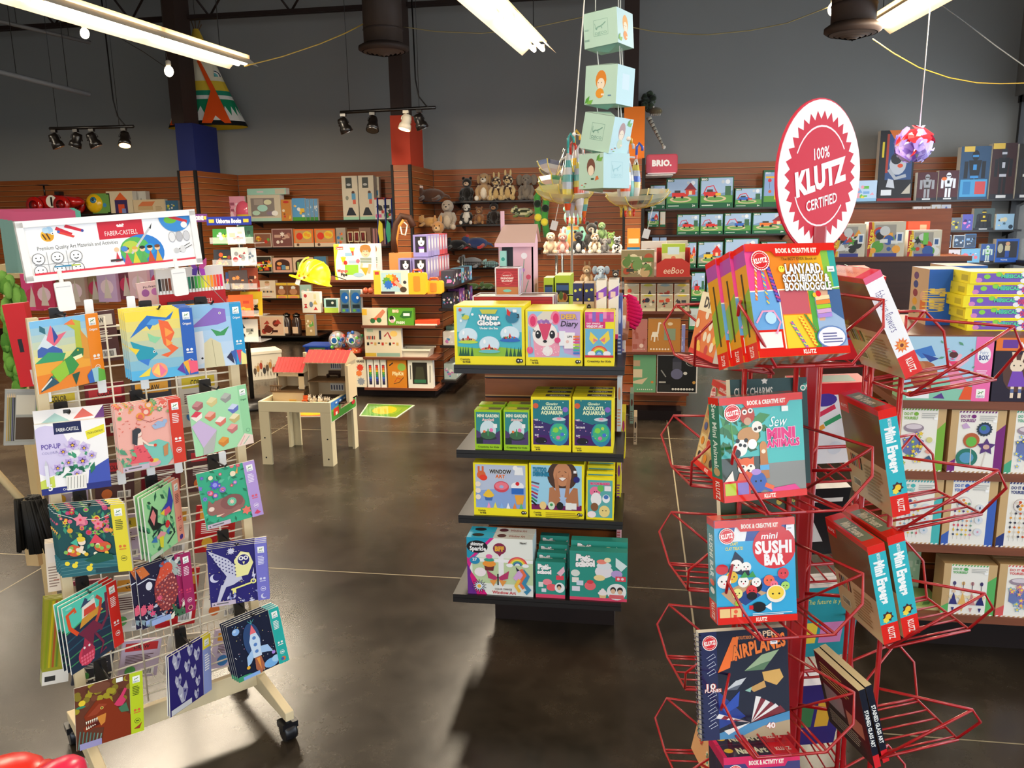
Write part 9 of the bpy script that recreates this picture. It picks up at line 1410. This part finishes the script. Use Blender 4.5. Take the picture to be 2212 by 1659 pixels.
# ================================================================ floor goods
def mat(pts,lab,cols):
 q=[onZ(x,y,0)for x,y in pts];c=sum(q,Vector())/4;c.z=0;m=MB()
 for f,z,k in((1,.005,cols[0]),(.94,.0055,cols[1])):m.face([((p-c)*f).to_tuple()[:2]+(z,)for p in q],k)
 for f,k,z in((.6,cols[2],.006),(.45,cols[3],.0065)):m.face([(v.x,v.y,z)for v in[((q[0]-c)*f*math.cos(a_)+(q[1]-c)*f*math.sin(a_))for a_ in[i*.35 for i in range(18)]]],k)
 for i in range(4):a_,b_=q[i-1]-c,q[i]-c;m.face([(a_.x,a_.y,0),(b_.x,b_.y,0),(b_.x,b_.y,.005),(a_.x,a_.y,.005)],cols[0])
 tag(m.build('floor_mat',GLOSSY,loc=c),lab,'floor mat')
mat([(776,899),(857,903),(896,876),(794,873)][::1],'green liquid floor tile with a yellow blot, by the gondola foot',('d8dcc0','4f8a2a','6a9a2a','c8a81f'))
mat([(618,901),(706,900),(722,889),(652,888)],'red and yellow liquid floor tile under the play table',('d8c8b0','b03a2a','c8802a','c8a81f'))
c=onZ(546,822,0);s=.32
ch=[R(0,0,1,1,'ddd3bd')]+[x for i in range(9)for x in(C(.1+.1*i,.35+.1*(i%3),.05,['5a4a3a','b8864a','a8402a','3a3a3a'][i%4],.14),C(.12+.1*i,.52+.1*(i%3),.035,'c8b090',.06),L([(.1+.1*i,.3),(.1+.1*i,.14)],.015,'4a3a2a'))]
m=MB();m.box(0,s,0,.3,0,.27,'ddd3bd');m.box(-.005,s+.005,-.005,.305,.272,.3,'e4dac4')
M1=Matrix(((1,0,0,0),(0,0,-1,0),(0,1,0,0),(0,0,0,1)));draw(m,ch,s,.27,M1,.0003);draw(m,ch[::-1][:-1],.3,.27,Matrix(((0,0,-1,0),(-1,0,0,.3),(0,1,0,0),(0,0,0,1))),.0003)
tag(m.build('toy_chest',CARD,loc=c,rot=(0,0,R_(38))),'white storage chest printed with animals on the floor','toy chest')
# ================================================================ book spinner behind the left rack
BY=6.6;bx=onY(500,600,BY).x;t=thing('book_spinner','clear pocketed book spinner with a blue header','display stand',(bx,BY+.2,0))
MB().tube([(0,0,0),(0,0,1.62)],.02,'2a2a2a',10).build('pole',BLK,parent=t);MB().lathe([(.3,0),(.3,.03),(.03,.06)],'2a2a2a',24).build('base',BLK,parent=t)
def head(x0,x1,y0,y1,c,txt,dy,tw):
 a,b=onY(x0,y1,BY+dy),onY(x1,y0,BY+dy);w,hh=b.x-a.x,b.z-a.z;m=MB();m.box(0,w,0,.01,0,hh,c);draw(m,[T(txt,.5,.5,.5,'f0f0e8',w=tw,b=.05),R(.05,.3,.17,.7,'c8a83a'),R(.83,.3,.95,.7,'c8a83a')],w,hh,M1,.0003);o=m.build('header',CARD,parent=t);o.location=a-t.location
head(447,541,467,487,'1f2f8a','Usborne Books',0,.56);head(405,447,462,480,'5a2f6a','USBORNE',.1,.62)
UB='picture books in the clear spinner'
for x0,x1,y0,y1,yw,dy,c,cs,lab in((460,500,494,529,0,0,'2f7a2f',['1a3a1a','e8d83a','8ac84a','f0f0e8'],'green book with a yellow bellied bird'),(500,522,490,528,45,0,'e8e0d0',['a83a3a','c8b8a0'],'white book tilted in the top pocket'),(516,543,487,526,10,.06,'2f5a44',['1f3a2c','4a7a5a'],'dark green book, top pocket'),(462,504,539,576,0,0,'2a2c34',['e8562a','c8c83a','8a3a2a'],'charcoal book with an orange sea horse'),(508,530,534,574,40,0,'d8d4cc',['a8303a','8a8a8a'],'red spined sketch book in the second pocket'),(530,549,536,572,35,.08,'c8ccd0',['6a7a8a'],'pale grey book in the second pocket'),(488,508,588,626,0,0,'2f4a7a',['5a9a4a','e8c03a','d86a5a'],'blue garden book in the third pocket'),(505,528,584,628,45,0,'4a3a34',['c8b8a0','d8823a'],'brown book tilted in the third pocket'),(523,553,578,622,5,.06,'8a3a22',['3a1a14','d8b090'],'rust book with dark ants'),(500,541,637,686,20,-.04,'d85a1f',['e8a02a','b83a1a'],'orange apron shaped book'),(522,562,630,683,5,.04,'c8a81f',['2a2a1a','e8e0c0'],'mustard yellow book with dark figures'),(470,498,640,668,0,.06,'8a2a2a',['c86a5a'],'dark red book low in the spinner'),(515,552,690,738,15,0,'d8d0c0',['2a2a2a','8a8a7a'],'black and white patterned book at the bottom'),(492,516,690,740,-10,.06,'6a9a8a',['a8c8b8','3a5a5a'],'teal patterned book at the bottom')):
 a,b=onY(x0,y1,BY+dy),onY(x1,y0,BY+dy);w=(b.x-a.x)/math.cos(R_(yw));carton('picture_book',lab,'book',w,.012,b.z-a.z,c,{'f':pic(c,cs,int(x0),8)},((a.x+b.x)/2,BY+dy,a.z),rotm(yw,6),UB)
for z,f in((525,0),(573,1),(624,2),(682,3),(738,4)):a,b=onY(455+6*f,z-12,BY-.03),onY(550+4*f,z,BY-.03);m=MB();m.box(a.x,b.x,BY-.05,BY-.046,b.z,a.z,'white');m.box(a.x,b.x,BY-.046,BY+.16,b.z-.004,b.z,'white');o=m.build('pocket',CLEAR,parent=t);o.location=-t.location
# ================================================================ goods behind and beside the left rack
WK=3.0;t=thing('wooden_stand','pale wooden stand hung with pink dress-up packs behind the sign','display stand',(onY(30,700,WK).x,WK,0))
for x in(0,.62):MB().box(x-.018,x+.018,-.015,.015,0,zpx(30,570,WK),'c8ad7c').build('upright',WOODM,parent=t)
for z in(590,700):MB().box(.019,.6,-.01,.01,zpx(30,z,WK)-.02,zpx(30,z,WK),'c8ad7c').build('rail',WOODM,parent=t)
for i in range(9):
 x=45+34*i;k=['d8487a','c83a5a','8a6a4a','b8988a','9a7a5a','c8a0c0','7a3a4a','e0b0b4','a890b8'][i];a,b=onY(x,672-4*i,WK-.05),onY(x+32,592-4*i,WK-.05)
 carton('dress_up_pack','%s dress-up pack behind the sign clips, %s along its rail'%(('hot pink','red heart','brown','beige','tan','lilac','plum','pale pink','mauve')[i],('first','second','third','fourth','fifth','sixth','seventh','eighth','last')[i]),'costume',b.x-a.x,.02,b.z-a.z,k,{'f':[R(0,0,1,1,k),C(.5,.4,.34,'e8c0c8' if i%2 else 'c83a5a',.2),P([(.3,.1),(.5,.7),(.7,.1)],'d8c0b0'),R(.2,.82,.8,.96,'e8dcd4')]},((a.x+b.x)/2,WK-.03-.022*(i%2),a.z),None,'dress-up packs')
for i in range(4):
 a,b=onY(14+9*i,590,2.75-.03*i),onY(150+4*i,449+2*i,2.75-.03*i);carton('bedding_pack','clear wrapped teal and pink bedding pack, %s behind the sign'%('farthest','second','third','nearest')[i],'bedding',b.x-a.x,.028,b.z-a.z,'5aa890',{'f':[R(0,0,1,1,'7a9a90'),R(0,.85,1,1,'c85a7a'),R(.08,.1,.9,.82,'5ab8a0'),R(.1,.1,.14,.82,'e8ecec'),R(.6,.3,.9,.6,'d8683a')],'t':[R(0,0,1,1,'6ab8a4'),R(0,0,.12,1,'c85a7a')]},((a.x+b.x)/2,2.75-.03*i,a.z),None,'bedding packs',mat=GLOSSY)
m=MB();q=random.Random(1);a=onY(12,600,2.6)
for i in range(46):z=-.011*i;m.ball((q.uniform(-.04,.035),q.uniform(-.03,.03),z),(q.uniform(.008,.024),.02,q.uniform(.02,.045)),q.choice(['5a8a34','6a9a3e','4a7a2c','7aa84a']),6,4)
tag(m.build('tulle_costume',CLOTH,loc=a),'crumpled lime green tulle costume at the picture edge','costume')
a,b=onY(-40,985,2.2),onY(54,1088,2.2);t=thing('broom','black bristled broom with a pale wooden handle by the rack','broom',b);MB().tube([(0,0,0),(a-b)*4],.012,'d8c090',8).build('handle',WOODM,parent=t)
m=MB();[m.tube([Vector((.06*math.cos(k*2.4)*(k%7)/7+.02,.03*math.sin(k*2.4),.02)),Vector((.1*math.cos(k*2.4)*(k%7)/7+.04,.05*math.sin(k*2.4),-.15))],.006,'14120f',4)for k in range(60)];m.build('bristle',MATTE,parent=t)
a=onY(60,1228,2.2);m=MB();m.box(-.02,.025,0,.02,0,.12,'c8a878');tag(m.build('wood_board',WOODM,loc=(a.x,2.22,a.z)),'narrow pale board under the broom','board')
m=MB();o=onY(70,1690,.78)
for x,y,rx,ry,k in((8,1690,.05,.024,'d8281a'),(58,1704,.028,.022,'d0201a'),(114,1696,.03,.024,'d82048'),(90,1720,.06,.03,'c81c1a')):m.ball(onY(x,y,.78)-o,(rx,.05,ry),k,16,10)
tag(m.build('inflatable_toy',PLASTIC,loc=o),'glossy red and pink inflated toy at the bottom edge','toy')
